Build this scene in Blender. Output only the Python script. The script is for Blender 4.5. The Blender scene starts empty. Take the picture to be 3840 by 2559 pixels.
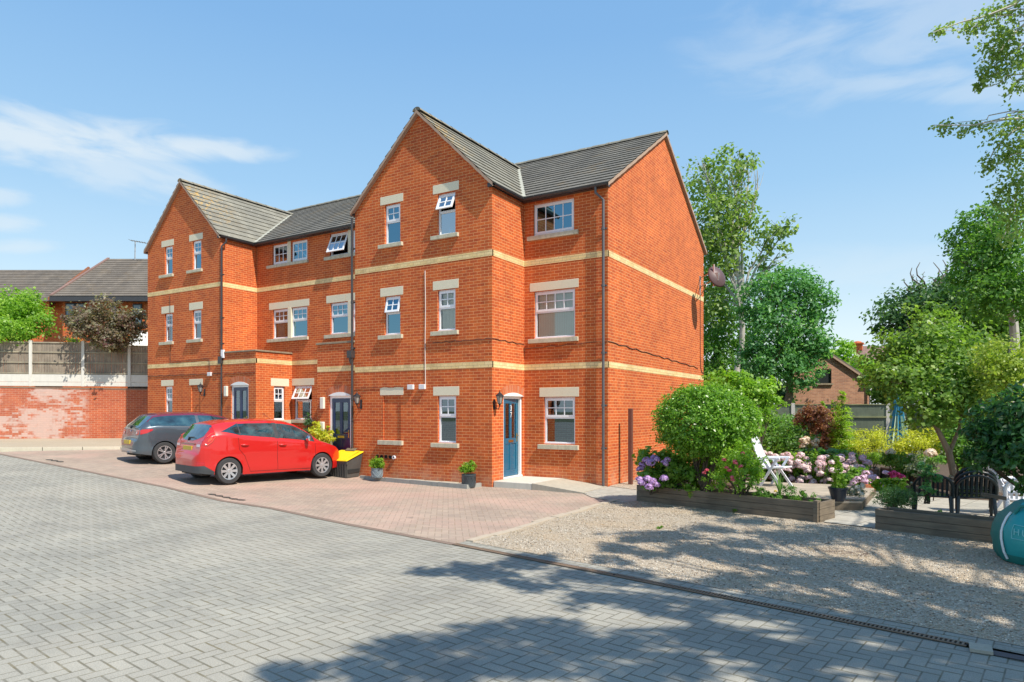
import bpy, math, random
import numpy as np
from mathutils import Vector, Matrix, noise
random.seed(7); RNG = np.random.default_rng(7)
sc = bpy.context.scene
R = math.radians
# ---------------------------------------------------------------- camera
YAW = R(31.5); FPX = 2553.0; CY = 1539.0; CAMH = 1.885
cam_d = bpy.data.cameras.new("camera"); cam = bpy.data.objects.new("camera", cam_d)
sc.collection.objects.link(cam); sc.camera = cam
cam.location = (0, 0, CAMH); cam.rotation_euler = (R(90), 0, YAW)
cam_d.sensor_width = 36; cam_d.lens = FPX / 3840 * 36
cam_d.shift_y = (CY - 1279.5) / 3840; cam_d.clip_start = 0.05; cam_d.clip_end = 3000
# ---------------------------------------------------------------- sky and sun
SUN = Vector((6, -1.35, 8.1)).normalized()
SUN_EL = math.asin(SUN.z); SUN_AZ = math.atan2(SUN.x, SUN.y)
world = bpy.data.worlds.new("World"); sc.world = world; world.use_nodes = True
wt = world.node_tree; wt.nodes.clear()
def wn(t, **k):
    n = wt.nodes.new(t)
    for a, b in k.items(): setattr(n, a, b)
    return n
def wl(a, b): wt.links.new(a, b)
sky = wn('ShaderNodeTexSky', sky_type='NISHITA', sun_disc=False)
sky.sun_elevation = SUN_EL; sky.sun_rotation = SUN_AZ; sky.air_density = 1.25; sky.dust_density = 0.7; sky.ozone_density = 1.6
wbg = wn('ShaderNodeBackground'); wbg.inputs[1].default_value = 0.15
wout = wn('ShaderNodeOutputWorld')
wtc = wn('ShaderNodeTexCoord')
def wmath(op, a, b=None, c=None, clamp=False):
    n = wn('ShaderNodeMath', operation=op); n.use_clamp = clamp
    for i, v in enumerate((a, b, c)):
        if v is None: continue
        if isinstance(v, (int, float)): n.inputs[i].default_value = v
        else: wl(v, n.inputs[i])
    return n.outputs[0]
def px_dir(u, v):
    r = (u - 1920) / FPX; z = (CY - v) / FPX
    d = Vector((r * math.cos(YAW) - math.sin(YAW), r * math.sin(YAW) + math.cos(YAW), z)); return d.normalized()
# thin clouds: a noise field on the direction sphere, kept to a few soft elongated patches
nz = wn('ShaderNodeTexNoise'); nz.inputs['Scale'].default_value = 7; nz.inputs['Detail'].default_value = 8; nz.inputs['Roughness'].default_value = .56
wmp = wn('ShaderNodeMapping'); wmp.inputs['Scale'].default_value = (1, 1, 3.4); wl(wtc.outputs['Generated'], wmp.inputs['Vector']); wl(wmp.outputs[0], nz.inputs['Vector'])
try: nz.inputs['Distortion'].default_value = .6
except Exception: pass
def cloud(u, v, ru, rv, amt, lo=.33, hi=.62, tilt=0.0):
    c = px_dir(u, v)
    e1 = Vector((math.cos(YAW), math.sin(YAW), 0)); e1 = (e1 - c * c.dot(e1)).normalized(); e2 = c.cross(e1) * -1
    e1, e2 = (e1 * math.cos(tilt) + e2 * math.sin(tilt)), (e2 * math.cos(tilt) - e1 * math.sin(tilt))
    def dotn(vec, off):
        n = wn('ShaderNodeVectorMath', operation='DOT_PRODUCT'); wl(wtc.outputs['Generated'], n.inputs[0]); n.inputs[1].default_value = vec
        return wmath('SUBTRACT', n.outputs['Value'], off)
    a = wmath('DIVIDE', dotn(e1, c.dot(e1)), ru / FPX); b = wmath('DIVIDE', dotn(e2, c.dot(e2)), rv / FPX)
    d = wmath('ADD', wmath('MULTIPLY', a, a), wmath('MULTIPLY', b, b))
    m = wmath('SUBTRACT', 1.0, d, clamp=True)
    thr = wmath('SUBTRACT', nz.outputs['Fac'], wmath('MULTIPLY', wmath('SUBTRACT', 1.0, m), .3))
    s = wn('ShaderNodeMapRange'); s.interpolation_type = 'SMOOTHSTEP'
    s.inputs['From Min'].default_value = lo; s.inputs['From Max'].default_value = hi; s.inputs['To Max'].default_value = amt
    wl(thr, s.inputs['Value'])
    dn = wn('ShaderNodeVectorMath', operation='DOT_PRODUCT'); wl(wtc.outputs['Generated'], dn.inputs[0]); dn.inputs[1].default_value = c
    return wmath('MULTIPLY', wmath('MULTIPLY', s.outputs[0], wmath('GREATER_THAN', dn.outputs['Value'], .3)), wmath('SMOOTH_MIN', m, 1.0, .1) if False else wmath('POWER', m, .5))
cl = [cloud(170, 520, 560, 120, .78, .26, .56, -.12), cloud(640, 560, 400, 58, .75, .22, .5, -.03), cloud(430, 620, 380, 110, .55, .25, .55, -.2), cloud(0, 730, 110, 45, .5, .2, .5), cloud(20, 840, 120, 36, .5, .2, .5), cloud(40, 925, 150, 30, .45, .2, .5),
      cloud(3700, 60, 900, 300, .36, .24, .56, .12), cloud(3450, 300, 330, 60, .4, .2, .5, .05), cloud(3600, 345, 420, 45, .35, .2, .5, .03), cloud(3300, 1000, 700, 90, .22, .2, .6)]
tot = cl[0]
for c_ in cl[1:]: tot = wmath('MAXIMUM', tot, c_)
sep = wn('ShaderNodeSeparateXYZ'); wl(wtc.outputs['Generated'], sep.inputs[0])
# the day's blue: deep overhead, pale towards the horizon, over the Nishita sky
gr = wn('ShaderNodeValToRGB'); wl(sep.outputs['Z'], gr.inputs[0]); ge = gr.color_ramp.elements
GS = [(0.0, (.82, .91, .95)), (.10, (.72, .87, .94)), (.19, (.50, .72, .90)), (.30, (.345, .595, .86)), (.48, (.225, .46, .79)), (.75, (.16, .37, .71))]
while len(ge) < len(GS): ge.new(.5)
for k_, (p_, c_) in enumerate(GS): ge[k_].position = p_; ge[k_].color = tuple(c_) + (1,)
gs = wn('ShaderNodeVectorMath', operation='SCALE'); wl(gr.outputs[0], gs.inputs[0]); gs.inputs['Scale'].default_value = 5.35
mx0 = wn('ShaderNodeMix', data_type='RGBA'); mx0.inputs['Factor'].default_value = .88; wl(sky.outputs[0], mx0.inputs[6]); wl(gs.outputs[0], mx0.inputs[7])
mx = wn('ShaderNodeMix', data_type='RGBA'); wl(tot, mx.inputs['Factor']); wl(mx0.outputs[2], mx.inputs[6]); mx.inputs[7].default_value = (4.1, 4.5, 4.75, 1)
wl(mx.outputs[2], wbg.inputs[0]); wl(wbg.outputs[0], wout.inputs[0])
sd = bpy.data.lights.new("sun", 'SUN'); so = bpy.data.objects.new("sun", sd); sc.collection.objects.link(so)
sd.energy = 4.9; sd.angle = R(.55); sd.color = (1.0, .93, .82)
so.rotation_euler = SUN.to_track_quat('Z', 'Y').to_euler(); so.location = (20, -5, 30)
sc.view_settings.view_transform = 'Standard'; sc.view_settings.look = 'None'; sc.view_settings.exposure = 0.41; sc.view_settings.gamma = 1.0
sc.cycles.max_bounces = 8; sc.cycles.transparent_max_bounces = 12
# ---------------------------------------------------------------- helpers
COL = sc.collection
def at(u, v, F):                 # point seen at a photo pixel, F metres ahead of the camera
    r = (u - 1920) / FPX; z = (CY - v) / FPX
    return Vector(((r * math.cos(YAW) - math.sin(YAW)) * F, (r * math.sin(YAW) + math.cos(YAW)) * F, CAMH + z * F))
def gz(x, y=0): return min(max((-12.5 - x) * .05, 0), .65)
def atg(u, F, z=0.0):
    p = at(u, 1500, F); p.z = z; return p
class MB:
    def __init__(s): s.v = []; s.f = []; s.uv = []; s.mi = []; s.cur = 0
    def face(s, pts, uv=None):
        i = len(s.v); s.v += [tuple(p) for p in pts]; s.f.append(tuple(range(i, i + len(pts)))); s.uv.append(uv or [(0, 0)] * len(pts)); s.mi.append(s.cur)
    def box(s, a, b, M=None):
        x0, y0, z0 = a; x1, y1, z1 = b
        P = [Vector(p) for p in ((x0, y0, z0), (x1, y0, z0), (x1, y1, z0), (x0, y1, z0), (x0, y0, z1), (x1, y0, z1), (x1, y1, z1), (x0, y1, z1))]
        if M is not None: P = [M @ p for p in P]
        for q, ax in (((0, 3, 2, 1), 2), ((4, 5, 6, 7), 2), ((0, 1, 5, 4), 1), ((2, 3, 7, 6), 1), ((1, 2, 6, 5), 0), ((3, 0, 4, 7), 0)):
            pts = [P[k] for k in q]
            if M is None:
                uv = [((p.x, p.y) if ax == 2 else (p.x, p.z) if ax == 1 else (p.y, p.z)) for p in pts]
            else:
                e = (pts[1] - pts[0]); l = e.length; h = (pts[2] - pts[1]).length; uv = [(0, 0), (l, 0), (l, h), (0, h)]
            s.face(pts, uv)
        return s
    def tube(s, path, r, n=8, cap=True, r2=None):
        path = [Vector(p) for p in path]; m = len(path)
        rr = r if isinstance(r, (list, tuple)) else [r + ((r2 - r) * i / max(m - 1, 1) if r2 is not None else 0) for i in range(m)]
        up = Vector((0, 0, 1)); rings = []; prev = None
        for i, p in enumerate(path):
            d = (path[min(i + 1, m - 1)] - path[max(i - 1, 0)])
            d = d.normalized() if d.length > 1e-9 else up
            if prev is None:
                a = d.cross(up if abs(d.z) < .95 else Vector((1, 0, 0))).normalized()
            else:
                a = (prev - d * prev.dot(d)); a = a.normalized() if a.length > 1e-6 else d.orthogonal().normalized()
            prev = a; b = d.cross(a)
            rings.append([p + (a * math.cos(2 * math.pi * k / n) + b * math.sin(2 * math.pi * k / n)) * rr[i] for k in range(n)])
        for i in range(m - 1):
            for k in range(n):
                k2 = (k + 1) % n
                s.face([rings[i][k], rings[i][k2], rings[i + 1][k2], rings[i + 1][k]], [(k / n, i), ((k + 1) / n, i), ((k + 1) / n, i + 1), (k / n, i + 1)])
        if cap:
            s.face(rings[0][::-1]); s.face(rings[-1])
        return s
    def lathe(s, prof, c=(0, 0, 0), n=24, M=None):
        c = Vector(c)
        def P(r, z, k):
            p = c + Vector((r * math.cos(2 * math.pi * k / n), r * math.sin(2 * math.pi * k / n), z)); return M @ p if M is not None else p
        for i in range(len(prof) - 1):
            (r0, z0), (r1, z1) = prof[i], prof[i + 1]
            for k in range(n):
                q = [P(r0, z0, k), P(r0, z0, k + 1), P(r1, z1, k + 1), P(r1, z1, k)]
                uv = [(k / n, z0), ((k + 1) / n, z0), ((k + 1) / n, z1), (k / n, z1)]
                if r0 < 1e-6: q = q[1:]; uv = uv[1:]
                elif r1 < 1e-6: q = q[:3]; uv = uv[:3]
                s.face(q, uv)
        return s
    def prism(s, poly, d, M=None):          # poly: list of Vector; d: extrusion vector
        poly = [Vector(p) for p in poly]; d = Vector(d); q = [p + d for p in poly]
        if M is not None: poly = [M @ p for p in poly]; q = [M @ p for p in q]
        s.face(poly[::-1], [(p.x + p.y, p.z) for p in poly[::-1]]); s.face(q, [(p.x + p.y, p.z) for p in q])
        for i in range(len(poly)):
            j = (i + 1) % len(poly); s.face([poly[i], poly[j], q[j], q[i]], [(0, 0), ((poly[j] - poly[i]).length, 0), ((poly[j] - poly[i]).length, (q[j] - poly[j]).length), (0, (q[j] - poly[j]).length)])
        return s
    def grid(s, pts, uvf=None):             # pts[i][j]
        for i in range(len(pts) - 1):
            for j in range(len(pts[0]) - 1):
                q = [pts[i][j], pts[i + 1][j], pts[i + 1][j + 1], pts[i][j + 1]]
                s.face(q, [uvf(*p) for p in q] if uvf else [(i, j), (i + 1, j), (i + 1, j + 1), (i, j + 1)])
        return s
    def build(s, name, mat, parent=None, smooth=False, bevel=0, merge=False, world=True, solid=0, subsurf=0):
        me = bpy.data.meshes.new(name)
        off = root_of(parent).location if (parent is not None and world) else Vector((0, 0, 0))
        me.from_pydata([(v[0] - off.x, v[1] - off.y, v[2] - off.z) for v in s.v], [], s.f)
        uvl = me.uv_layers.new(name="UVMap"); flat = [c for f in s.uv for p in f for c in p]; uvl.data.foreach_set('uv', flat)
        mats = mat if isinstance(mat, (list, tuple)) else [mat]
        for m_ in mats: me.materials.append(m_)
        if len(mats) > 1: me.polygons.foreach_set('material_index', s.mi)
        if merge or smooth or bevel or subsurf:
            import bmesh
            b = bmesh.new(); b.from_mesh(me); bmesh.ops.remove_doubles(b, verts=b.verts, dist=1e-4)
            bmesh.ops.recalc_face_normals(b, faces=b.faces); b.to_mesh(me); b.free()
        if smooth:
            me.polygons.foreach_set('use_smooth', [True] * len(me.polygons))
        o = bpy.data.objects.new(name, me); COL.objects.link(o)
        if parent is not None: o.parent = parent
        if smooth and not subsurf:
            try: me.set_sharp_from_angle(angle=R(38))
            except Exception: pass
        if solid:
            m_ = o.modifiers.new('solid', 'SOLIDIFY'); m_.thickness = solid; m_.offset = 0
        if bevel:
            m_ = o.modifiers.new('bevel', 'BEVEL'); m_.width = bevel; m_.segments = 2; m_.limit_method = 'ANGLE'
        if subsurf:
            m_ = o.modifiers.new('sub', 'SUBSURF'); m_.levels = subsurf; m_.render_levels = subsurf
        return o
def root_of(o):
    while o.parent is not None: o = o.parent
    return o
def tag(o, label=None, cat=None, group=None, kind=None):
    if label: o['label'] = label
    if cat: o['category'] = cat
    if group: o['group'] = group
    if kind: o['kind'] = kind
    return o
def thing(name, loc, label, cat, group=None, rz=0):
    o = bpy.data.objects.new(name, None); COL.objects.link(o); o.location = loc; o.rotation_euler = (0, 0, rz); o.empty_display_size = .2
    return tag(o, label, cat, group)
def copy_tree(o, parent=None):
    c = o.copy(); COL.objects.link(c)
    if parent is not None: c.parent = parent
    for ch in list(o.children): copy_tree(ch, c)
    return c
# ---------------------------------------------------------------- materials
class NT:
    def __init__(s, name):
        s.m = bpy.data.materials.new(name); s.m.use_nodes = True; s.t = s.m.node_tree; s.t.nodes.clear()
        s.out = s.n('ShaderNodeOutputMaterial'); s.b = s.n('ShaderNodeBsdfPrincipled'); s.l(s.b.outputs[0], s.out.inputs[0])
    def n(s, t, **k):
        x = s.t.nodes.new(t)
        for a, b in k.items(): setattr(x, a, b)
        return x
    def l(s, a, b): s.t.links.new(a, b)
    def set(s, node, key, v):
        i = node.inputs[key]
        if isinstance(v, (int, float)): i.default_value = v
        elif isinstance(v, (tuple, list)): i.default_value = tuple(v) + ((1,) if len(v) == 3 and i.type == 'RGBA' else ())
        else: s.l(v, i)
    def math(s, op, a, b=None, clamp=False):
        x = s.n('ShaderNodeMath', operation=op); x.use_clamp = clamp; s.set(x, 0, a)
        if b is not None: s.set(x, 1, b)
        return x.outputs[0]
    def mix(s, f, a, b, mode='MIX'):
        x = s.n('ShaderNodeMix', data_type='RGBA', blend_type=mode); s.set(x, 0, f); s.set(x, 6, a); s.set(x, 7, b); return x.outputs[2]
    def uv(s): return s.n('ShaderNodeTexCoord').outputs['UV']
    def obj(s): return s.n('ShaderNodeTexCoord').outputs['Object']
    def pos(s): return s.n('ShaderNodeNewGeometry').outputs['Position']
    def map(s, v, scale=(1, 1, 1), loc=(0, 0, 0), rot=(0, 0, 0)):
        x = s.n('ShaderNodeMapping'); s.l(v, x.inputs[0]); x.inputs['Scale'].default_value = scale; x.inputs['Location'].default_value = loc; x.inputs['Rotation'].default_value = rot; return x.outputs[0]
    def noise(s, v, scale, detail=3, rough=.5, out='Fac'):
        x = s.n('ShaderNodeTexNoise'); s.l(v, x.inputs['Vector']); x.inputs['Scale'].default_value = scale; x.inputs['Detail'].default_value = detail; x.inputs['Roughness'].default_value = rough; return x.outputs[out]
    def vor(s, v, scale, out='Distance', feature='F1'):
        x = s.n('ShaderNodeTexVoronoi', feature=feature); s.l(v, x.inputs['Vector']); x.inputs['Scale'].default_value = scale; return x.outputs[out]
    def ramp(s, f, stops, interp='LINEAR'):
        x = s.n('ShaderNodeValToRGB'); s.l(f, x.inputs[0]); e = x.color_ramp.elements; x.color_ramp.interpolation = interp
        while len(e) < len(stops): e.new(.5)
        for k, (p, c) in enumerate(stops): e[k].position = p; e[k].color = tuple(c) + (1,) if len(c) == 3 else c
        return x.outputs[0]
    def rng(s, f, a, b, c=0, d=1, smooth=False):
        x = s.n('ShaderNodeMapRange'); s.l(f, x.inputs[0]); x.inputs[1].default_value = a; x.inputs[2].default_value = b; x.inputs[3].default_value = c; x.inputs[4].default_value = d
        if smooth: x.interpolation_type = 'SMOOTHSTEP'
        return x.outputs[0]
    def bump(s, h, strength=.3, dist=.01):
        x = s.n('ShaderNodeBump'); s.l(h, x.inputs['Height']); x.inputs['Strength'].default_value = strength; x.inputs['Distance'].default_value = dist; s.l(x.outputs[0], s.b.inputs['Normal']); return x
    def base(s, v): s.set(s.b, 'Base Color', v); return s
    def rough(s, v): s.set(s.b, 'Roughness', v); return s
MATS = {}
def plain(name, col, rough=.6, metal=0, var=.12, scale=6, coat=0, bump=0, spec=None):
    """flat colour with mild mottling"""
    if name in MATS: return MATS[name]
    n = NT(name); c = tuple(col)
    f = n.noise(n.obj(), scale, 4, .6)
    lo = tuple(x * (1 - var) for x in c); hi = tuple(min(x * (1 + var), 1) for x in c)
    n.base(n.mix(f, lo, hi)); n.rough(rough); n.b.inputs['Metallic'].default_value = metal
    if coat: n.b.inputs['Coat Weight'].default_value = coat; n.b.inputs['Coat Roughness'].default_value = .03
    if spec is not None: n.b.inputs['Specular IOR Level'].default_value = spec
    if bump: n.bump(n.noise(n.obj(), scale * 6, 4, .6), bump, .01)
    MATS[name] = n.m; return n.m
def brick_mat(name, c1, c2, mortar, patches=None, w=.225, h=.075, ms=.011, stain=None):
    n = NT(name); uv = n.uv()
    # wobble the courses slightly so that the lines are not ruled
    b = n.n('ShaderNodeTexBrick'); n.l(uv, b.inputs['Vector'])
    b.inputs['Scale'].default_value = 1; b.inputs['Brick Width'].default_value = w; b.inputs['Row Height'].default_value = h
    b.inputs['Mortar Size'].default_value = ms * .5; b.inputs['Mortar Smooth'].default_value = .25; b.inputs['Bias'].default_value = -.1
    b.inputs['Color1'].default_value = tuple(c1) + (1,); b.inputs['Color2'].default_value = tuple(c2) + (1,); b.inputs['Mortar'].default_value = tuple(mortar) + (1,)
    big = n.noise(uv, .9, 4, .65); cell = n.n('ShaderNodeTexWhiteNoise', noise_dimensions='2D'); sxx = n.n('ShaderNodeSeparateXYZ'); n.l(uv, sxx.inputs[0]); row = n.math('FLOOR', n.math('DIVIDE', sxx.outputs[1], h)); cx = n.math('FLOOR', n.math('ADD', n.math('DIVIDE', sxx.outputs[0], w), n.math('MULTIPLY', n.math('FLOORED_MODULO', row, 2.0), .5))); cc = n.n('ShaderNodeCombineXYZ'); n.l(cx, cc.inputs[0]); n.l(row, cc.inputs[1]); n.l(cc.outputs[0], cell.inputs['Vector']); n.cellv = cell.outputs['Value']; fine = n.noise(uv, 45, 3, .7)
    col = n.mix(n.rng(big, .35, .7, 0, .35), b.outputs['Color'], (c2[0] * 1.12, c2[1] * 1.15, c2[2] * 1.1), 'MIX') if False else b.outputs['Color']
    col = n.mix(1, col, n.ramp(big, [(.3, (.86, .84, .84)), (.7, (1.12, 1.12, 1.1))]), 'MULTIPLY')
    col = n.mix(1, col, n.ramp(fine, [(.25, (.84, .84, .84)), (.75, (1.14, 1.13, 1.12))]), 'MULTIPLY')
    n.bk = b.outputs['Fac']
    col = n.mix(n.math('MULTIPLY', n.rng(n.cellv, .84, .95, 0, .32), n.math('SUBTRACT', 1.0, b.outputs['Fac'])), col, tuple(x * .55 for x in c2))
    drip = n.noise(n.map(uv, (3.2, .35, 1)), 1.4, 4, .6); col = n.mix(1, col, n.ramp(drip, [(.32, (.90, .89, .88)), (.55, (1.02, 1.02, 1.02)), (.8, (1.06, 1.05, 1.04))]), 'MULTIPLY')
    foot = n.math('MULTIPLY', n.rng(sxx.outputs[1], .1, .55, .5, 0), n.rng(n.noise(uv, 3, 4, .6), .4, .65)); col = n.mix(foot, col, (.52, .33, .22))
    if stain: col = stain(n, uv, col)
    n.base(col); n.rough(.86)
    hgt = n.math('ADD', n.math('MULTIPLY', b.outputs['Fac'], -1.0), n.math('MULTIPLY', fine, .35))
    n.bump(hgt, .45, .006)
    MATS[name] = n.m; return n.m
RED = brick_mat('red_brick', (.60, .125, .022), (.46, .075, .015), (.76, .38, .16), ms=.011)
CREAM = brick_mat('cream_brick', (.84, .65, .34), (.76, .55, .24), (.48, .36, .2))
SOLD = brick_mat('arch_brick', (.60, .13, .03), (.50, .10, .022), (.72, .40, .2), w=.6, h=.075)
def eff(n, uv, col):
    m = n.noise(uv, .55, 5, .62); m2 = n.math('ADD', n.math('MULTIPLY', n.noise(uv, 2.3, 4, .6), .6), n.math('MULTIPLY', n.cellv, .4))
    sx = n.n('ShaderNodeSeparateXYZ'); n.l(uv, sx.inputs[0])
    lim = n.rng(sx.outputs[0], 10.9, 11.4, 1, 0, True)
    k = n.rng(n.math('ADD', m, n.math('MULTIPLY', m2, .35)), .62, .74, .04, .62, True)
    col = n.mix(n.math('MULTIPLY', k, lim), col, n.mix(n.bk, (.66, .58, .52), (.48, .38, .33)))
    y = n.rng(n.noise(n.map(uv, loc=(31, 7, 0)), .7, 3, .6), .6, .7, 0, .55, True)
    return n.mix(n.math('MULTIPLY', y, n.rng(sx.outputs[0], 8.0, 9.4, 1, 0, True)), col, (.55, .30, .08))
REDW = brick_mat('stained_red_brick', (.50, .12, .045), (.43, .085, .035), (.55, .33, .22), stain=eff)
BROWNB = brick_mat('weathered_brick', (.48, .24, .14), (.34, .16, .10), (.46, .36, .27))
def stone_mat(name, c, dark=.55, stain=.5):
    n = NT(name); p = n.pos(); a = n.noise(n.map(p, (1, 1, .35)), 9, 5, .65); f = n.noise(p, 60, 3, .6)
    col = n.mix(n.rng(a, .45, .8, 0, stain), c, tuple(x * dark for x in c)); col = n.mix(1, col, n.ramp(f, [(.2, (.88, .88, .88)), (.8, (1.08, 1.08, 1.08))]), 'MULTIPLY')
    n.base(col); n.rough(.9); n.bump(f, .25, .004); MATS[name] = n.m; return n.m
LINTEL = stone_mat('lintel_stone', (.74, .67, .50), .85, .3)
SILL = stone_mat('sill_stone', (.58, .53, .39), .5, .8)
COPING = stone_mat('coping_stone', (.30, .24, .16), .5, .8)
VERGE = stone_mat('verge_mortar', (.42, .29, .21), .6, .6)
CONC = stone_mat('concrete', (.42, .38, .30), .6, .6)
CONCW = stone_mat('pale_concrete', (.66, .64, .58), .7, .35)
CONCG = stone_mat('grey_concrete', (.33, .33, .30), .6, .6)
UPVC = plain('white_upvc', (.82, .82, .84), .28, var=.03)
PAINTW = plain('white_paint', (.85, .85, .82), .35, var=.04)
GUT = plain('dark_gutter', (.045, .045, .05), .35, var=.3)
PIPE = plain('black_pipe', (.05, .045, .045), .3, var=.3)
PIPEG = plain('grey_pipe', (.10, .095, .10), .35, var=.25)
def roof_mat(name, c, moss=.5, orange=(.55, .30, .05), spotw=.35, w=.33, h=.33):
    n = NT(name); uv = n.uv()
    b = n.n('ShaderNodeTexBrick'); n.l(uv, b.inputs['Vector']); b.inputs['Scale'].default_value = 1; b.inputs['Brick Width'].default_value = w; b.inputs['Row Height'].default_value = h
    b.inputs['Mortar Size'].default_value = .004; b.inputs['Bias'].default_value = 0; b.inputs['Mortar Smooth'].default_value = .3
    b.inputs['Color1'].default_value = tuple(c) + (1,); b.inputs['Color2'].default_value = tuple(x * .78 for x in c) + (1,); b.inputs['Mortar'].default_value = tuple(x * .45 for x in c) + (1,)
    p = n.pos(); col = b.outputs['Color']
    a = n.noise(p, 1.3, 4, .65); col = n.mix(1, col, n.ramp(a, [(.3, (.78, .78, .78)), (.7, (1.15, 1.14, 1.1))]), 'MULTIPLY')
    d = n.noise(p, 16, 4, .7); col = n.mix(n.rng(d, .52, .72, 0, .5), col, tuple(x * .5 for x in c))
    sp = n.vor(p, 9); spn = n.noise(p, 3.2, 2, .5)
    col = n.mix(n.math('MULTIPLY', n.rng(sp, .10, .17, 1, 0), n.rng(spn, .48, .6, 0, spotw * 2.2, True), True), col, (.62, .60, .52))
    mo = n.noise(n.map(p, loc=(3, 9, 1)), 1.5, 3, .6); col = n.mix(n.math('MULTIPLY', n.rng(mo, .55, .66, 0, moss, True), n.rng(d, .4, .6)), col, (.20, .13, .05))
    n.base(col); n.rough(.9); n.bump(n.math('ADD', d, n.math('MULTIPLY', b.outputs['Fac'], -.6)), .3, .008); MATS[name] = n.m; return n
TILE = roof_mat('concrete_tile', (.175, .165, .145)).m
def lich():
    n = roof_mat('lichen_tile', (.25, .24, .20), .2, spotw=.45); p = n.pos(); base = n.b.inputs['Base Color'].links[0].from_socket
    dx = n.n('ShaderNodeVectorMath', operation='DISTANCE'); n.l(p, dx.inputs[0]); dx.inputs[1].default_value = (-22.4, 14.9, 9.6)
    k = n.math('MULTIPLY', n.rng(dx.outputs['Value'], .1, 1.9, 1, 0), n.rng(n.noise(p, 6.5, 5, .75), .52, .60, 0, 1, True), True)
    dx2 = n.n('ShaderNodeVectorMath', operation='DISTANCE'); n.l(p, dx2.inputs[0]); dx2.inputs[1].default_value = (-10.8, 13.95, 9.2)
    k2 = n.math('MULTIPLY', n.rng(dx2.outputs['Value'], .1, 1.3, 1, 0), n.rng(n.noise(p, 7, 5, .75), .5, .58, 0, 1, True), True)
    n.base(n.mix(n.math('MAXIMUM', k, k2), base, (.50, .30, .07))); return n.m
TILEL = lich()
TILED = roof_mat('dark_tile', (.17, .145, .12), .25, spotw=.2, w=.3, h=.3).m
TILER = roof_mat('brown_tile', (.24, .15, .13), .1, spotw=.1, w=.3, h=.3).m
def glass_mat(name, tint, gloss, gcol=(.9, .96, 1)):
    n = NT(name); n.t.nodes.remove(n.b)
    g = n.n('ShaderNodeBsdfGlossy'); g.inputs['Color'].default_value = tuple(gcol) + (1,); g.inputs['Roughness'].default_value = .015
    t = n.n('ShaderNodeBsdfTransparent'); t.inputs[0].default_value = tuple(tint) + (1,)
    fr = n.n('ShaderNodeFresnel'); fr.inputs[0].default_value = 1.5
    f = n.math('ADD', n.math('MULTIPLY', fr.outputs[0], 1.6), gloss, True)
    w = n.noise(n.pos(), 1.2, 1, .5); bp = n.n('ShaderNodeBump'); n.l(w, bp.inputs['Height']); bp.inputs['Strength'].default_value = .05; bp.inputs['Distance'].default_value = .02; n.l(bp.outputs[0], g.inputs['Normal'])
    mx_ = n.n('ShaderNodeMixShader'); n.l(f, mx_.inputs[0]); n.l(t.outputs[0], mx_.inputs[1]); n.l(g.outputs[0], mx_.inputs[2]); n.l(mx_.outputs[0], n.out.inputs[0])
    MATS[name] = n.m; return n.m
GLASS = glass_mat('window_glass', (.50, .62, .66), .16, (.72, .88, 1))
GLASSO = glass_mat('tilted_window_glass', (.5, .6, .65), .42, (.95, .98, 1))
GLASSB = glass_mat('blue_reflecting_glass', (.12, .22, .28), .26, (.42, .78, 1.0))
GLASSC = glass_mat('clear_window_glass', (.85, .88, .86), .03)
CARGLASS = glass_mat('tinted_car_glass', (.10, .13, .14), .10)
CARGLASSL = glass_mat('clear_car_glass', (.55, .6, .58), .08)
ROOMD = plain('dark_room', (.05, .048, .045), .9)
BLIND = plain('fabric_blind', (.86, .80, .70), .85, var=.06)
CURT = plain('net_curtain', (.42, .38, .36), .9, var=.15)
WOODBROWN = plain('brown_post_paint', (.16, .055, .035), .6, var=.3, scale=12)
def wood_mat(name, a, b_, scale=(1.2, 1.2, 14), rough=.85):
    n = NT(name); p = n.obj(); f = n.noise(n.map(p, scale), 2.2, 5, .65); g = n.noise(p, 2.2, 3, .6)
    col = n.mix(f, a, b_); col = n.mix(1, col, n.ramp(g, [(.3, (.75, .75, .75)), (.7, (1.2, 1.18, 1.15))]), 'MULTIPLY'); n.base(col); n.rough(rough); n.bump(f, .35, .006); MATS[name] = n.m; return n.m
SLEEPER = wood_mat('weathered_sleeper', (.055, .042, .03), (.27, .215, .15), (1.1, 1.1, 16))
FENCEW = wood_mat('weathered_fence_board', (.11, .09, .07), (.40, .335, .26), (9, 9, 1.2))
FENCEG = wood_mat('green_fence_board', (.13, .17, .12), (.24, .28, .20), (9, 9, 1.2))
BARK = wood_mat('bark', (.14, .10, .07), (.30, .24, .17), (4, 4, 1.5))
BARKL = wood_mat('pale_birch_bark', (.34, .32, .27), (.62, .60, .55), (2, 2, 5))
BARKD = wood_mat('dark_bark', (.05, .04, .03), (.12, .09, .06), (4, 4, 1.5))
SOIL = plain('soil', (.09, .06, .04), .95, var=.5, scale=20, bump=.6)
def leaf_mat(name, a, b_, c=None, rough=.42, trans=.5):
    """leaf colour by a per-leaf random number kept in the UV map"""
    n = NT(name); sx = n.n('ShaderNodeSeparateXYZ'); n.l(n.uv(), sx.inputs[0])
    col = n.ramp(sx.outputs[0], [(0, a), (.75, b_), (1, c or b_)]); n.base(col); n.rough(rough)
    tr = n.n('ShaderNodeBsdfTranslucent'); n.l(n.mix(1, col, (1.25, 1.35, .6), 'MULTIPLY'), tr.inputs[0])
    m_ = n.n('ShaderNodeMixShader'); m_.inputs[0].default_value = trans; n.l(n.b.outputs[0], m_.inputs[1]); n.l(tr.outputs[0], m_.inputs[2]); n.l(m_.outputs[0], n.out.inputs[0]); MATS[name] = n.m; return n.m
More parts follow.
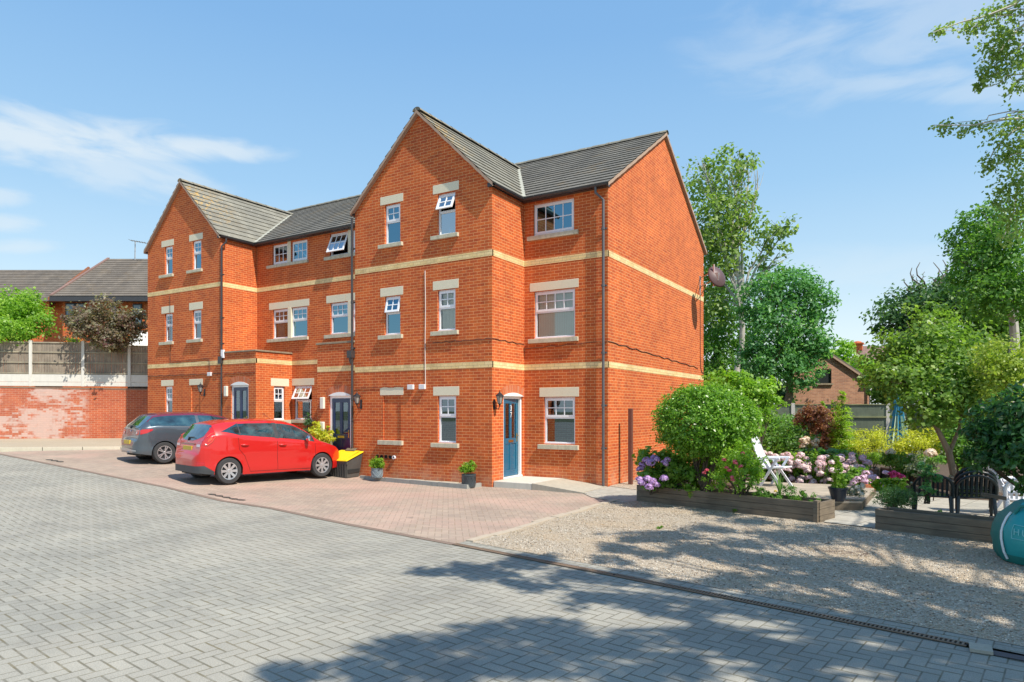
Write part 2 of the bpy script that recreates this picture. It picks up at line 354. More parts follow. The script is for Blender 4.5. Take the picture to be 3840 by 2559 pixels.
# ================================================================ THE APARTMENT BUILDING
Yg, Yr, Yb, XL, XC, XS = 13.95, 15.5, 23.8, -13.7, -9.12, -6.73
Y2, Y2r, Yb2, XL2, XC2 = 14.92, 16.43, 24.72, -25.48, -21.06
PAX = -19.18; PBX = -15.2
def PY(Y): return lambda a, d, z: Vector((a, Y - d, z))
def PX(X): return lambda a, d, z: Vector((X + d, a, z))
def PXm(X): return lambda a, d, z: Vector((X - d, a, z))
def pbox(mb, P, a0, a1, d0, d1, z0, z1):
    c = [P(a, d, z) for z in (z0, z1) for d in (d0, d1) for a in (a0, a1)]
    xs = [p.x for p in c]; ys = [p.y for p in c]; zs = [p.z for p in c]
    mb.box((min(xs), min(ys), min(zs)), (max(xs), max(ys), max(zs)))
def wall(mb, P, a0, a1, z0, prof, holes=(), reveal=.1, brk=()):
    """brick face with real openings; prof = list of (a, z) along the top"""
    def top(a):
        for (x0, y0), (x1, y1) in zip(prof, prof[1:]):
            if x0 - 1e-6 <= a <= x1 + 1e-6: return y0 + (y1 - y0) * (a - x0) / max(x1 - x0, 1e-9)
    cuts = sorted(set([a0, a1] + [x for x, _ in prof] + [h for H in holes for h in H[:2]]))
    cuts = [c for c in cuts if a0 - 1e-9 <= c <= a1 + 1e-9]
    for c0, c1 in zip(cuts, cuts[1:]):
        m = (c0 + c1) / 2; z = z0
        hs = sorted([(h[2], h[3]) for h in holes if h[0] < m < h[1]])
        for h0, h1 in hs:
            mb.face([P(c0, 0, z), P(c1, 0, z), P(c1, 0, h0), P(c0, 0, h0)], [(c0, z), (c1, z), (c1, h0), (c0, h0)]); z = h1
        mb.face([P(c0, 0, z), P(c1, 0, z), P(c1, 0, top(c1)), P(c0, 0, top(c0))], [(c0, z), (c1, z), (c1, top(c1)), (c0, top(c0))])
    for h in holes:
        x0, x1, y0, y1 = h[:4]; r = h[4] if len(h) > 4 else reveal
        for q in (((x0, y0), (x1, y0)), ((x1, y0), (x1, y1)), ((x1, y1), (x0, y1)), ((x0, y1), (x0, y0))):
            (p, q1), (s_, t) = q
            vert = abs(p - s_) < 1e-9
            mb.face([P(p, 0, q1), P(s_, 0, t), P(s_, -r, t), P(p, -r, q1)], [(p, q1), (s_, t), (s_ + (r if vert else 0), t + (0 if vert else r)), (p + (r if vert else 0), q1 + (0 if vert else r))])
bld = thing('apartment_building', ((XL + XS) / 2, 18, 0), 'three storey red brick block of flats with two front gables and cream brick bands', 'building')
W = {  # name: plane, a0,a1,z0,z1, cols, kind, lintel(a0,a1,z0,z1), sill(a0,a1,z0,z1), extra
}
def rects():
    L = []
    def w(P, a0, a1, z0, z1, cols, kind='both', lin=None, sill=None, open_=0, glass=None, inside=None, wall_=''):
        L.append(dict(P=P, a0=a0, a1=a1, z0=z0, z1=z1, cols=cols, kind=kind, lin=lin, sill=sill, open=open_, glass=glass, inside=inside, wall=wall_))
    g = PY(Yg)
    w(g, -12.60, -12.05, 6.37, 7.44, 2, lin=(-12.76, -11.95, 7.46, 7.68), sill=(-12.79, -11.95, 6.27, 6.37), glass=GLASSB, inside='curtain', wall_='G')
    w(g, -10.80, -10.23, 6.37, 7.44, 2, lin=(-10.95, -10.12, 7.46, 7.69), sill=(-10.98, -10.12, 6.27, 6.37), open_=24, glass=GLASSB, inside='jug', wall_='G')
    w(g, -12.60, -12.05, 3.92, 4.96, 2, lin=(-12.76, -11.95, 4.97, 5.20), sill=(-12.79, -11.95, 3.80, 3.91), open_=13, glass=GLASSB, wall_='G')
    w(g, -10.80, -10.23, 3.92, 4.97, 2, lin=(-10.95, -10.13, 4.98, 5.21), sill=(-10.98, -10.12, 3.80, 3.91), inside='blind', wall_='G')
    w(g, -10.79, -10.21, 1.05, 2.25, 2, lin=(-10.94, -10.11, 2.26, 2.49), sill=(-10.97, -10.11, .93, 1.04), wall_='G')
    w(g, -12.65, -12.03, 1.08, 2.29, 0, 'blank', lin=(-12.77, -11.94, 2.29, 2.50), sill=(-12.80, -11.94, .95, 1.07), wall_='G')
    r = PY(Yr)
    w(r, -8.84, -7.66, 6.44, 7.27, 4, 'grid', sill=(-9.0, -7.53, 6.32, 6.43), glass=GLASSB, wall_='R')
    w(r, -8.82, -7.63, 3.75, 4.98, 4, lin=(-8.95, -7.53, 4.99, 5.21), sill=(-8.97, -7.53, 3.63, 3.74), inside='blind', wall_='R')
    w(r, -8.53, -7.63, 1.02, 2.22, 3, lin=(-8.66, -7.52, 2.23, 2.47), sill=(-8.68, -7.52, .88, 1.0), wall_='R')
    l = PY(Y2)
    for (a0, a1, b0, b1) in ((-24.37, -23.88, -24.58, -23.80), (-22.66, -22.15, -22.86, -22.06)):
        w(l, a0, a1, 6.94, 7.98, 2, lin=(b0, b1, 7.99, 8.22), sill=(b0 - .07, b1, 6.83, 6.93), glass=GLASSB, wall_='L')
        w(l, a0, a1, 4.44, 5.48, 2, lin=(b0, b1, 5.50, 5.76), sill=(b0 - .07, b1, 4.32, 4.43), wall_='L', inside='curtain')
    w(l, -24.36, -23.89, 1.60, 2.77, 2, lin=(-24.60, -23.82, 2.79, 3.01), sill=(-24.67, -23.8, 1.48, 1.59), wall_='L')
    w(l, -22.74, -22.19, 1.60, 2.79, 0, 'blank', lin=(-22.86, -22.06, 2.79, 3.01), sill=(-22.9, -22.06, 1.48, 1.59), wall_='L')
    m = PY(Y2r)
    w(m, -20.21, -19.40, 7.11, 7.83, 3, 'grid', sill=(-20.45, -18.33, 7.0, 7.10), wall_='M')
    w(m, -19.21, -18.40, 7.11, 7.83, 3, 'grid', wall_='M', glass=GLASSB)
    w(m, -17.30, -16.45, 7.09, 7.84, 3, 'grid', sill=(-17.52, -15.1, 6.96, 7.07), open_=22, wall_='M')
    w(m, -16.27, -15.42, 7.09, 7.84, 3, 'grid', wall_='M')
    w(m, -20.19, -19.38, 4.45, 5.50, 3, lin=(-20.39, -18.30, 5.51, 5.75), sill=(-20.44, -18.33, 4.33, 4.44), wall_='M', inside='curtain')
    w(m, -19.22, -18.40, 4.45, 5.50, 3, wall_='M', glass=GLASSB)
    w(m, -17.28, -16.45, 4.45, 5.50, 3, glass=GLASSB, lin=(-17.47, -15.2, 5.51, 5.76), sill=(-17.52, -15.1, 4.31, 4.43), wall_='M')
    w(m, -16.27, -15.42, 4.45, 5.50, 3, wall_='M')
    w(m, -19.06, -18.17, 1.56, 2.74, 3, lin=(-19.17, -18.06, 2.75, 2.99), sill=(-19.15, -18.04, 1.44, 1.55), open_=26, inside='curtain', wall_='M')
    p = PX(PAX)
    w(p, 15.66, 16.12, 1.55, 2.71, 2, lin=(15.53, 16.3, 2.72, 2.98), sill=(15.5, 16.34, 1.40, 1.54), wall_='PA')
    return L
WIN = rects()
def holes(k): return [(w['a0'], w['a1'], w['z0'], w['z1'], (.035 if w['kind'] == 'blank' else .12)) for w in WIN if w['wall'] == k]
EV = 7.40; EV2 = 7.94
mb = MB()
apx = (XL + XC) / 2
wall(mb, PY(Yg), XL, XC, -.3, [(XL, EV), (apx, 9.68), (XC, EV)], holes('G'))
wall(mb, PX(XC), Yg, Yr, -.3, [(Yg, EV), (Yr, EV)], [(14.47, 15.42, .15, 2.33, .13)])
wall(mb, PY(Yr), XC, XS, -.3, [(XC, EV), (XS, EV)], holes('R'))
YM = 19.65
wall(mb, PX(XS), Yr, Yb, -.3, [(Yr, EV), (YM, 10.06), (Yb, EV)])
wall(mb, PY(Yb), XL, XS, -.3, [(XL, EV), (XS, EV)])
wall(mb, PXm(XL), Yg, Yb, -.3, [(Yg, EV), (Yr, EV), (YM, 10.06), (Yb, EV)])
# blank-window backs
for w_ in WIN:
    if w_['kind'] == 'blank':
        P = w_['P']; mb.face([P(a, -.035, z) for a, z in ((w_['a0'], w_['z0']), (w_['a1'], w_['z0']), (w_['a1'], w_['z1']), (w_['a0'], w_['z1']))], [(w_['a0'], w_['z0']), (w_['a1'], w_['z0']), (w_['a1'], w_['z1']), (w_['a0'], w_['z1'])])
ap2 = (XL2 + XC2) / 2; YM2 = 20.58
wall(mb, PY(Y2), XL2, XC2, -.1, [(XL2, EV2), (ap2, 10.2), (XC2, EV2)], holes('L'))
wall(mb, PX(XC2), Y2, Y2r, 3.7, [(Y2, EV2), (Y2r, EV2)])
wall(mb, PY(Y2r), XC2, XL, -.1, [(XC2, EV2), (XL, EV2)], holes('M'))
wall(mb, PXm(XL2), Y2, Yb2, -.1, [(Y2, EV2), (Y2r, EV2), (YM2, 10.6), (Yb2, EV2)])
wall(mb, PY(Yb2), XL2, XL, -.1, [(XL2, EV2), (XL, EV2)])
wall(mb, PX(XL), Y2r, Yb2, 7.2, [(Y2r, EV2), (YM2, 10.6), (Yb2, EV2)])
mb.build('brick_wall', RED, bld)
# ---- porches
for nm, x0, x1, y0, y1, zt, hl, sideh, lab in (('A', XC2, PAX, Y2, Y2r, 3.86, [(-20.48, -19.56, .5, 2.86, .12)], holes('PA'), 0), ('B', PBX, XL, Yg, Y2r, 3.78, [(-14.72, -13.85, .2, 2.40, .12)], [], 1)):
    p = MB(); wall(p, PY(y0), x0, x1, -.1, [(x0, zt), (x1, zt)], hl)
    if nm == 'A': wall(p, PX(x1), y0, y1, -.1, [(y0, zt), (y1, zt)], sideh)
    else: wall(p, PXm(x0), y0, y1, -.1, [(y0, zt), (y1, zt)])
    po = p.build('porch', RED, bld)
    c = MB(); c.box((x0 - (.03 if nm == 'B' else -.002), y0 - .035, zt), (x1 + (.035 if nm == 'A' else -.002), y1 - .002, zt + .055)); c.build('coping', COPING, po, bevel=.008)
# ---- cream string courses, a whisker proud of the brick
sc_ = MB()
def band(P, a0, a1, z, d=.006, e0=.0, e1=.0): pbox(sc_, P, a0 - e0, a1 + e1, -.05, d, z, z + .15)
for z in (2.94, 5.673):
    band(PY(Yg), XL, XC, z, e1=.006); band(PX(XC), Yg + .001, Yr - .007, z); band(PY(Yr), XC + .007, XS, z, e1=.006); band(PX(XS), Yr + .001, Yb, z)
z = 3.475
band(PY(Y2), XL2, XC2, z); band(PY(Y2), XC2 + .001, PAX, z, e1=.006); band(PX(PAX), Y2 + .001, Y2r - .007, z); band(PY(Y2r), PAX + .007, PBX, z)
band(PY(Yg), PBX, XL - .001, 2.99)
z = 6.21
band(PY(Y2), XL2, XC2, z, e1=.006); band(PX(XC2), Y2 + .001, Y2r - .007, z); band(PY(Y2r), XC2 + .007, XL, z)
sc_.build('string_course', CREAM, bld)
# ---- windows
def bars(mb, P, a0, a1, z0, z1, cols, rows, d0, d1, t=.011):
    for i in range(1, cols):
        a = a0 + (a1 - a0) * i / cols; pbox(mb, P, a - t, a + t, d0, d1, z0, z1)
    for j in range(1, rows):
        z = z0 + (z1 - z0) * j / rows; pbox(mb, P, a0, a1, d0 + .001, d1 - .001, z - t, z + t)
def ring(mb, P, a0, a1, z0, z1, t, d0, d1, tb=None):
    tb = tb or t
    pbox(mb, P, a0, a0 + t, d0, d1, z0, z1); pbox(mb, P, a1 - t, a1, d0, d1, z0, z1); pbox(mb, P, a0 + t, a1 - t, d0, d1, z1 - t, z1); pbox(mb, P, a0 + t, a1 - t, d0, d1, z0, z0 + tb)
for w_ in WIN:
    P, a0, a1, z0, z1 = w_['P'], w_['a0'], w_['a1'], w_['z0'], w_['z1']
    if w_['kind'] == 'blank':
        for nm, s, m_, d in (('lintel', w_['lin'], LINTEL, .004), ('sill', w_['sill'], SILL, .074)):
            q = MB(); pbox(q, P, s[0], s[1], -.02, d, s[2], s[3]); q.build(nm, m_, bld, bevel=.006)
        continue
    fr = MB(); ring(fr, P, a0, a1, z0, z1, .05, -.115, -.06); pbox(fr, P, a0 - .012, a1 + .012, -.06, -.03, z0, z0 + .03)
    both = w_['kind'] == 'both'; zt = z0 + (z1 - z0) * .565 if both else z0 + .05
    if both: pbox(fr, P, a0 + .05, a1 - .05, -.115, -.058, zt - .03, zt + .03)
    pbox(fr, P, (a0 + a1) / 2 - .12, (a0 + a1) / 2 + .12, -.06, -.052, z1 - .033, z1 - .012)
    F = fr.build('window', UPVC, bld)
    s0 = zt + (.01 if both else 0); sash = MB(); hx = z1 - .035
    ring(sash, P, a0 + .03, a1 - .03, s0, z1 - .035, .055, -.075, -.045)
    bars(sash, P, a0 + .085, a1 - .085, s0 + .055, z1 - .09, w_['cols'], 2, -.066, -.05)
    pane = MB(); 
    pane.face([P(a, -.062, z) for a, z in ((a0 + .08, s0 + .05), (a1 - .08, s0 + .05), (a1 - .08, z1 - .085), (a0 + .08, z1 - .085))])
    sm = MB()
    if both:
        sm.face([P(a, -.085, z) for a, z in ((a0 + .05, z0 + .05), (a1 - .05, z0 + .05), (a1 - .05, zt - .03), (a0 + .05, zt - .03))])
    gm = GLASSO if w_['open'] > 15 else w_['glass'] or (GLASSC if w_['inside'] == 'blind' else GLASS)
    if w_['open']:
        an = R(w_['open']); ax = P(a0, -.05, hx); n_ = (P(0, 1, 0) - P(0, 0, 0)); al = (P(1, 0, 0) - P(0, 0, 0))
        M = Matrix.Translation(ax) @ Matrix.Rotation(an * (1 if (al.cross(n_)).z < 0 else -1), 4, al) @ Matrix.Translation(-ax)
        t1 = M @ P(a0, -.05, s0)
        if (t1 - P(a0, -.05, s0)).dot(n_) < 0: M = Matrix.Translation(ax) @ Matrix.Rotation(-an * (1 if (al.cross(n_)).z < 0 else -1), 4, al) @ Matrix.Translation(-ax)
        sash.v = [tuple(M @ Vector(v)) for v in sash.v]; pane.v = [tuple(M @ Vector(v)) for v in pane.v]
    so_ = sash.build('sash', UPVC, F)
    pane.v += sm.v; 
    k = len(pane.v) - len(sm.v); pane.f += [tuple(i + k for i in f) for f in sm.f]; pane.uv += sm.uv; pane.mi += sm.mi
    pane.build('pane', gm, F)
    if w_['lin']:
        q = MB(); s = w_['lin']; wd = s[1] - s[0]
        if wd > 1.8:
            h = s[0] + wd * (.5 if wd < 2.15 else .4); pbox(q, P, s[0], h - .004, -.02, .004, s[2], s[3]); pbox(q, P, h + .004, s[1], -.02, .004, s[2], s[3])
        else: pbox(q, P, s[0], s[1], -.02, .004, s[2], s[3])
        q.build('lintel', LINTEL, F, bevel=.005)
    if w_['sill']:
        q = MB(); s = w_['sill']; pbox(q, P, s[0], s[1], -.1, .074, s[2], s[3]); q.build('sill', SILL, F, bevel=.007)
    if w_['inside'] == 'blind':
        q = MB(); n = int((a1 - a0) / .055)
        for i in range(n):
            a = a0 + .06 + (a1 - a0 - .12) * (i + .5) / n; hw = (a1 - a0 - .12) / n * .5
            q.face([P(a - hw, -.135, z0), P(a + hw * 1.02, -.13, z0), P(a + hw * 1.02, -.13, z1), P(a - hw, -.135, z1)])
        q.build('blind', BLIND, F)
    if w_['inside'] == 'curtain':
        q = MB(); ww = (a1 - a0) * .42
        pts = [[P(a0 + .03 + ww * i / 12, -.22 + .02 * math.sin(i * 1.9), z) for z in (z0, z1)] for i in range(13)]; q.grid(pts); q.build('curtain', CURT, F)
    if w_['inside'] == 'jug':
        q = MB(); c = P((a0 + a1) / 2 + .0, -.2, z0 + .02); q.lathe([(0, 0), (.055, 0), (.06, .2), (.045, .22), (0, .22)], c, 12); q.build('window_jug', plain('pale_blue_pot', (.35, .5, .62), .4), F, smooth=True)
# stone mullions between the paired windows
for x0, z0, z1 in ((-19.395, 7.105, 7.86), (-16.445, 7.075, 7.86), (-19.375, 4.445, 5.505), (-16.445, 4.435, 5.505)):
    q = MB(); q.box((x0, Y2r - .02, z0), (x0 + .17, Y2r + .1, z1)); q.build('mullion', LINTEL, bld, bevel=.006)
# ---- doors
def arch(P, a0, a1, zs, zp, parent):
    """segmental soldier arch over a door, and the white panel below it"""
    n = 15; q = MB(); m = (a0 + a1) / 2; hw = (a1 - a0) / 2; s = zp - zs; Rr = (hw * hw + s * s) / (2 * s); cz = zp - Rr; th = math.asin(min(hw / Rr, 1)) * 1.08
    for i in range(n):
        t0 = -th + 2 * th * (i + .07) / n; t1 = -th + 2 * th * (i + .93) / n; r0, r1 = Rr, Rr + .2
        pts = [P(m + r * math.sin(t), .005, cz + r * math.cos(t)) for r, t in ((r0, t0), (r0, t1), (r1, t1), (r1, t0))]
        bk = [P(m + r * math.sin(t), -.03, cz + r * math.cos(t)) for r, t in ((r0, t0), (r0, t1), (r1, t1), (r1, t0))]
        u = i * .6 + .03; q.face(pts, [(u, .01), (u + .2, .01), (u + .2, .06), (u, .06)])
        for k in range(4): q.face([pts[k], pts[(k + 1) % 4], bk[(k + 1) % 4], bk[k]], [(u, .01), (u + .05, .01), (u + .05, .06), (u, .06)])
    q.build('arch', SOLD, parent)
    # mortar bed of the arch
    q = MB(); 
    for i in range(12):
        t0 = -th + 2 * th * i / 12; t1 = -th + 2 * th * (i + 1) / 12
        q.face([P(m + r * math.sin(t), .0025, cz + r * math.cos(t)) for r, t in ((Rr, t0), (Rr, t1), (Rr + .2, t1), (Rr + .2, t0))])
    q.build('arch_mortar', plain('arch_mortar', (.48, .30, .19), .9), parent)
    q = MB(); pts = [P(a0, .02, zs - .005), P(a1, .02, zs - .005)] + [P(m + Rr * math.sin(t), .02, cz + Rr * math.cos(t)) for t in [th * (1 - 2 * i / 10) for i in range(11)]]
    q.prism(pts, (P(0, -.1, 0) - P(0, 0, 0))); return q
def door(P, a0, a1, z0, z1, zp, colr, ajar=0, glassd=None, knobright=True):
    D = MB(); t = .075
    pbox(D, P, a0, a0 + t, -.10, -.04, z0, z1); pbox(D, P, a1 - t, a1, -.10, -.04, z0, z1); pbox(D, P, a0, a1, -.10, -.039, z1 - t, z1)
    pbox(D, P, a0, a1, -.12, .0, z0 - .02, z0 + .02)
    dr = D.build('door', PAINTW, bld)
    h = arch(P, a0 - .01, a1 + .01, z1 - .0, zp, dr); h.build('head_panel', PAINTW, dr)
    b0, b1 = a0 + t, a1 - t; L = MB(); zb, zt = z0 + .03, z1 - t - .01
    st = .10; mid = zb + (zt - zb) * .42
    def bx(q, x0, x1, y0, y1, d0=-.085, d1=-.045): pbox(q, P, x0, x1, d0, d1, y0, y1)
    bx(L, b0, b0 + st, zb, zt); bx(L, b1 - st, b1, zb, zt); bx(L, b0 + st, b1 - st, zt - .11, zt); bx(L, b0 + st, b1 - st, mid, mid + .14); bx(L, b0 + st, b1 - st, zb, zb + .16)
    cm = (b0 + b1) / 2; bx(L, cm - .055, cm + .055, zb + .16, mid); bx(L, cm - .055, cm + .055, mid + .14, zt - .11); bx(L, b0 + st, b1 - st, zb + .16, mid, -.08, -.06)
    G = MB()
    for x0, x1 in ((b0 + st, cm - .055), (cm + .055, b1 - st)): G.face([P(a, -.065, z) for a, z in ((x0, mid + .14), (x1, mid + .14), (x1, zt - .11), (x0, zt - .11))])
    E_ = MB(); pbox(E_, P, cm - .13, cm + .13, -.045, -.036, mid + .035, mid + .095)
    hx = b1 - .06 if knobright else b0 + .06
    pbox(E_, P, hx - .02, hx + .02, -.045, -.038, mid + .04, mid + .26); E_.tube([P(hx, -.04, mid + .2), P(hx, .0, mid + .2), P(hx - .1 * (1 if knobright else -1), .0, mid + .2)], .011, 8)
    allm = [L, G, E_]
    if ajar:
        ax = P(b0, -.085, 0); M = Matrix.Translation(ax) @ Matrix.Rotation(ajar, 4, 'Z') @ Matrix.Translation(-ax)
        for q in allm: q.v = [tuple(M @ Vector(v)) for v in q.v]
        for nmr, zz in (('lock', zb + .35), ('lock', mid + .1), ('lock', zt - .3)):
            q = MB(); pbox(q, P, b1 + .001, b1 + .004, -.075, -.055, zz, zz + .12); q.v = [tuple(M @ Vector(v)) for v in q.v]; q.build(nmr, GUT, dr)
    L.build('door_leaf', colr, dr, bevel=.004); G.build('door_glass', glassd or GLASS, dr); E_.build('door_handle', plain('brass', (.55, .38, .12), .3, .9), dr)
    return dr, (b0, b1, zb, zt, mid)
BLUE = plain('blue_door_paint', (.006, .12, .215), .35, var=.15, coat=.4); NAVY = plain('navy_door_paint', (.008, .022, .085), .3, var=.15, coat=.4)
d3, g3 = door(PX(XC), 14.47, 15.42, .17, 2.25, 2.335, BLUE, ajar=R(4.5))
# house number on the door, hung top to bottom
NUMW = plain('white_number', (.85, .85, .85), .4)
ax = PX(XC)(g3[0], -.085, 0); M3 = Matrix.Translation(ax) @ Matrix.Rotation(R(4.5), 4, 'Z') @ Matrix.Translation(-ax)
def glyph(s, size, mat, parent, M, name='number', depth=.004):
    c = bpy.data.curves.new(name, 'FONT'); c.body = s; c.size = size; c.extrude = depth; c.align_x = 'CENTER'; c.align_y = 'CENTER'
    o = bpy.data.objects.new(name, c); COL.objects.link(o); dg = bpy.context.evaluated_depsgraph_get(); me = bpy.data.meshes.new_from_object(o.evaluated_get(dg)); bpy.data.objects.remove(o)
    if not me.materials: me.materials.append(mat)
    else: me.materials[0] = mat
    rl = root_of(parent).location if parent else Vector((0, 0, 0)); me.transform(Matrix.Translation(-rl) @ M)
    o = bpy.data.objects.new(name, me); COL.objects.link(o)
    if parent: o.parent = parent
    return o
cm3 = (g3[0] + g3[1]) / 2
for k, ch in enumerate('37'):
    Mg = M3 @ Matrix.Translation(PX(XC)(cm3, -.038, 1.93 - k * .17)) @ Matrix(((0, 0, 1, 0), (1, 0, 0, 0), (0, 1, 0, 0), (0, 0, 0, 1)))
    glyph(ch, .2, NUMW, d3, Mg)
door(PY(Y2), -20.48, -19.56, .5, 2.745, 2.855, NAVY); door(PY(Yg), -14.72, -13.85, .2, 2.30, 2.40, NAVY)
# ---- roofs: real stepped courses of tiles
def courses(mb, o, along, up, S, lim, g=.31, lip=.032, nrm=None, uvo=0):
    """o = eave origin, along/up unit vectors, lim(s) -> list of (a0, a1)"""
    n = nrm or along.cross(up).normalized(); k = int(math.ceil(S / g)); gg = S / k
    for i in range(k):
        s0, s1 = i * gg, (i + 1) * gg + .02
        L0 = lim(s0 + 1e-4); L1 = lim(min(s1, S))
        for (x0, x1), (y0, y1) in zip(L0, L1):
            if x1 - x0 < .01 and y1 - y0 < .01: continue
            A = o + along * x0 + up * s0; B = o + along * x1 + up * s0; C = o + along * y1 + up * s1; D = o + along * y0 + up * s1
            h0 = n * lip; h1 = n * .004
            mb.face([A + h0, B + h0, C + h1, D + h1], [(x0 + uvo + (i % 2) * .16, .002), (x1 + uvo + (i % 2) * .16, .002), (y1 + uvo + (i % 2) * .16, .32), (y0 + uvo + (i % 2) * .16, .32)])
            mb.face([A - n * .01, B - n * .01, B + h0, A + h0], [(x0, 0), (x1, 0), (x1, .05), (x0, .05)])
def gable_roof(xw0, xw1, yv, zv, ev, top, xe0, xe1, yeave, zm, ym, xr, tile, tileg, par, hideL=False):
    """main range (ridge along X) with one front gable (ridge along Y)"""
    vecX = Vector((1, 0, 0)); dy = ym - yeave; dz = zm - ev; S = math.hypot(dy, dz); up = Vector((0, dy / S, dz / S))
    mid = (xw0 + xw1) / 2; sl = (top - ev) / (xw1 - mid)
    def lim(s):
        z = ev + s * dz / S
        if z >= top: return [(xe0, xr)]
        return [(xw1 - (z - ev) / sl, xr)]
    def limL(s):
        z = ev + s * dz / S
        if z >= top: return [(xe0, xe0)]
        return [(xe0, max(xw0 + (z - ev) / sl, xe0))]
    m = MB(); courses(m, Vector((0, yeave, ev)), vecX, up, S, lim, nrm=Vector((0, -dz / S, dy / S)))
    if xw0 - xe0 > .05 or True: courses(m, Vector((0, yeave, ev)), vecX, up, S * (top - ev) / dz, limL, nrm=Vector((0, -dz / S, dy / S)))
    upb = Vector((0, -dy / S, dz / S)); courses(m, Vector((0, 2 * ym - yeave, ev)), vecX, upb, S, lambda s: [(xe0, xr)], nrm=Vector((0, dz / S, dy / S)))
    r = m.build('roof', tile, par)
    m = MB(); hw = xw1 - mid; dg = top - ev; Sg = math.hypot(hw, dg); yf = yv
    def lg(s): return [(yf, yeave + s / Sg * dg * dy / dz)]
    Y = Vector((0, 1, 0))
    courses(m, Vector((xw1, 0, ev)), Y, Vector((-hw / Sg, 0, dg / Sg)), Sg, lg, nrm=Vector((dg / Sg, 0, hw / Sg)))
    courses(m, Vector((xw0, 0, ev)), Y, Vector((hw / Sg, 0, dg / Sg)), Sg, lg, nrm=Vector((-dg / Sg, 0, hw / Sg)))
    r2 = m.build('roof', tileg, par)
    # ridge tiles, one half-round each
    def ridge(a, b):
        rt = MB()
        d = (b - a); L = d.length; d.normalize(); n = max(1, int(L / .45)); s_ = d.cross(Vector((0, 0, 1)))
        for i in range(n):
            p = a + d * (L * i / n); q = a + d * (L * (i + 1) / n + .03)
            ra, rb = .135, .12; sec = [math.pi * j / 6 for j in range(7)]
            P0 = [p + s_ * (ra * math.cos(t)) + Vector((0, 0, ra * .75 * math.sin(t) - .05)) for t in sec]; P1 = [q + s_ * (rb * math.cos(t)) + Vector((0, 0, rb * .75 * math.sin(t) - .05)) for t in sec]
            for j in range(6): rt.face([P0[j], P0[j + 1], P1[j + 1], P1[j]], [(i * .4, j * .05), (i * .4, j * .05 + .05), (i * .4 + .3, j * .05 + .05), (i * .4 + .3, j * .05)])
            rt.face(P0)
        rt.build('ridge', tileg, r)
    ridge(Vector((xe0, ym, zm + .03)), Vector((xr, ym, zm + .03))); ridge(Vector((mid, yf, top + .03)), Vector((mid, yeave + dg * dy / dz, top + .03)))
    # valley strips
    vb = MB()
    for x0, sg in ((xw1, -1), (xw0, 1)):
        a = Vector((x0, yeave, ev + .04)); b = Vector((mid, yeave + dg * dy / dz, top + .035)); d = (b - a).normalized(); s_ = d.cross(Vector((0, 0, 1))).normalized()
        for k in range(14):
            p = a + (b - a) * k / 14; q = a + (b - a) * (k + .97) / 14; j = .012 * math.sin(k * 2.7)
            vb.face([p - s_ * (.06 + j), p + s_ * (.06 - j), q + s_ * (.06 + j), q - s_ * (.06 - j)])
    vb.build('valley', COPING if False else stone_mat('valley_mortar', (.38, .38, .32), .6, .5), r, solid=.02)
    return r, r2, mid
rR, rRg, midR = gable_roof(XL - .06, XC + .07, Yg - .115, 0, 7.43, 9.72, XL - .06, 0, Yr - .16, 10.13, YM, XS + .08, TILE, TILEL, bld)
rL, rLg, midL = gable_roof(XL2 - .06, XC2 + .07, Y2 - .115, 0, 7.97, 10.25, XL2 - .06, 0, Y2r - .16, 10.66, YM2, XL - .0, TILE, TILEL, bld)
# verge undercloak: slanting strips with the wobble of laid mortar
def verge(pts, out, par, wid=.115):
    q = MB(); n = 26
    for (a, b) in zip(pts, pts[1:]):
        a, b = Vector(a), Vector(b); L = (b - a).length; k = max(6, int(L / .16)); rows = []
        for i in range(k + 1):
            p = a + (b - a) * i / k; j = .006 * math.sin(i * 2.3) + .004 * math.sin(i * 5.1)
            rows.append([p + Vector((0, 0, .015 + j)), p + Vector((0, 0, -.075 + j)), p + Vector((0, 0, -.075 + j)) - Vector(out) * wid])
        q.grid(rows)
    q.build('verge', VERGE, par)
verge([(XL - .08, Yg - .12, 7.40), (midR, Yg - .12, 9.71), (XC + .09, Yg - .12, 7.40)], (0, -1, 0), rRg)
verge([(XL2 - .08, Y2 - .12, 7.94), (midL, Y2 - .12, 10.24), (XC2 + .09, Y2 - .12, 7.94)], (0, -1, 0), rLg)
verge([(XS + .085, Yr - .17, 7.42), (XS + .085, YM, 10.12), (XS + .085, 2 * YM - Yr + .17, 7.42)], (1, 0, 0), rR)
# ---- gutters, fascias, downpipes
def gutter(a, b, out, drop=.0):
    a, b = Vector(a), Vector(b); o = Vector(out); q = MB(); sec = [math.pi + math.pi * j / 8 for j in range(9)]
    rows = [[p + o * (.06 + .062 * math.cos(t)) + Vector((0, 0, .062 * math.sin(t))) for t in sec] for p in (a, b)]
    q.grid(rows); q2 = [[p + o * (.06 + .056 * math.cos(t)) + Vector((0, 0, .056 * math.sin(t))) for t in sec] for p in (a, b)]; q.grid(q2)
    L = (b - a).length; n = max(1, int(L / .9))
    for i in range(n + 1):
        p = a + (b - a) * (i / n); w = (b - a).normalized() * .02
        rr = [[c + o * (.06 + .068 * math.cos(t)) + Vector((0, 0, .068 * math.sin(t))) for t in sec] for c in (p - w, p + w)]; q.grid(rr)
    g = q.build('gutter', GUT, bld, smooth=True)
    q = MB(); c0 = a + Vector((0, 0, -.06)); l_ = (b - a); q.prism([c0, c0 + l_, c0 + l_ + Vector((0, 0, .1)), c0 + Vector((0, 0, .1))], o * -.13); q.build('fascia', GUT, g)
    return g
gutter((XC + .0, Yr - .13, 7.40), (XS + .05, Yr - .13, 7.42), (0, -1, 0)); gutter((XC + .03, Yg - .06, 7.41), (XC + .03, Yr - .16, 7.40), (1, 0, 0))
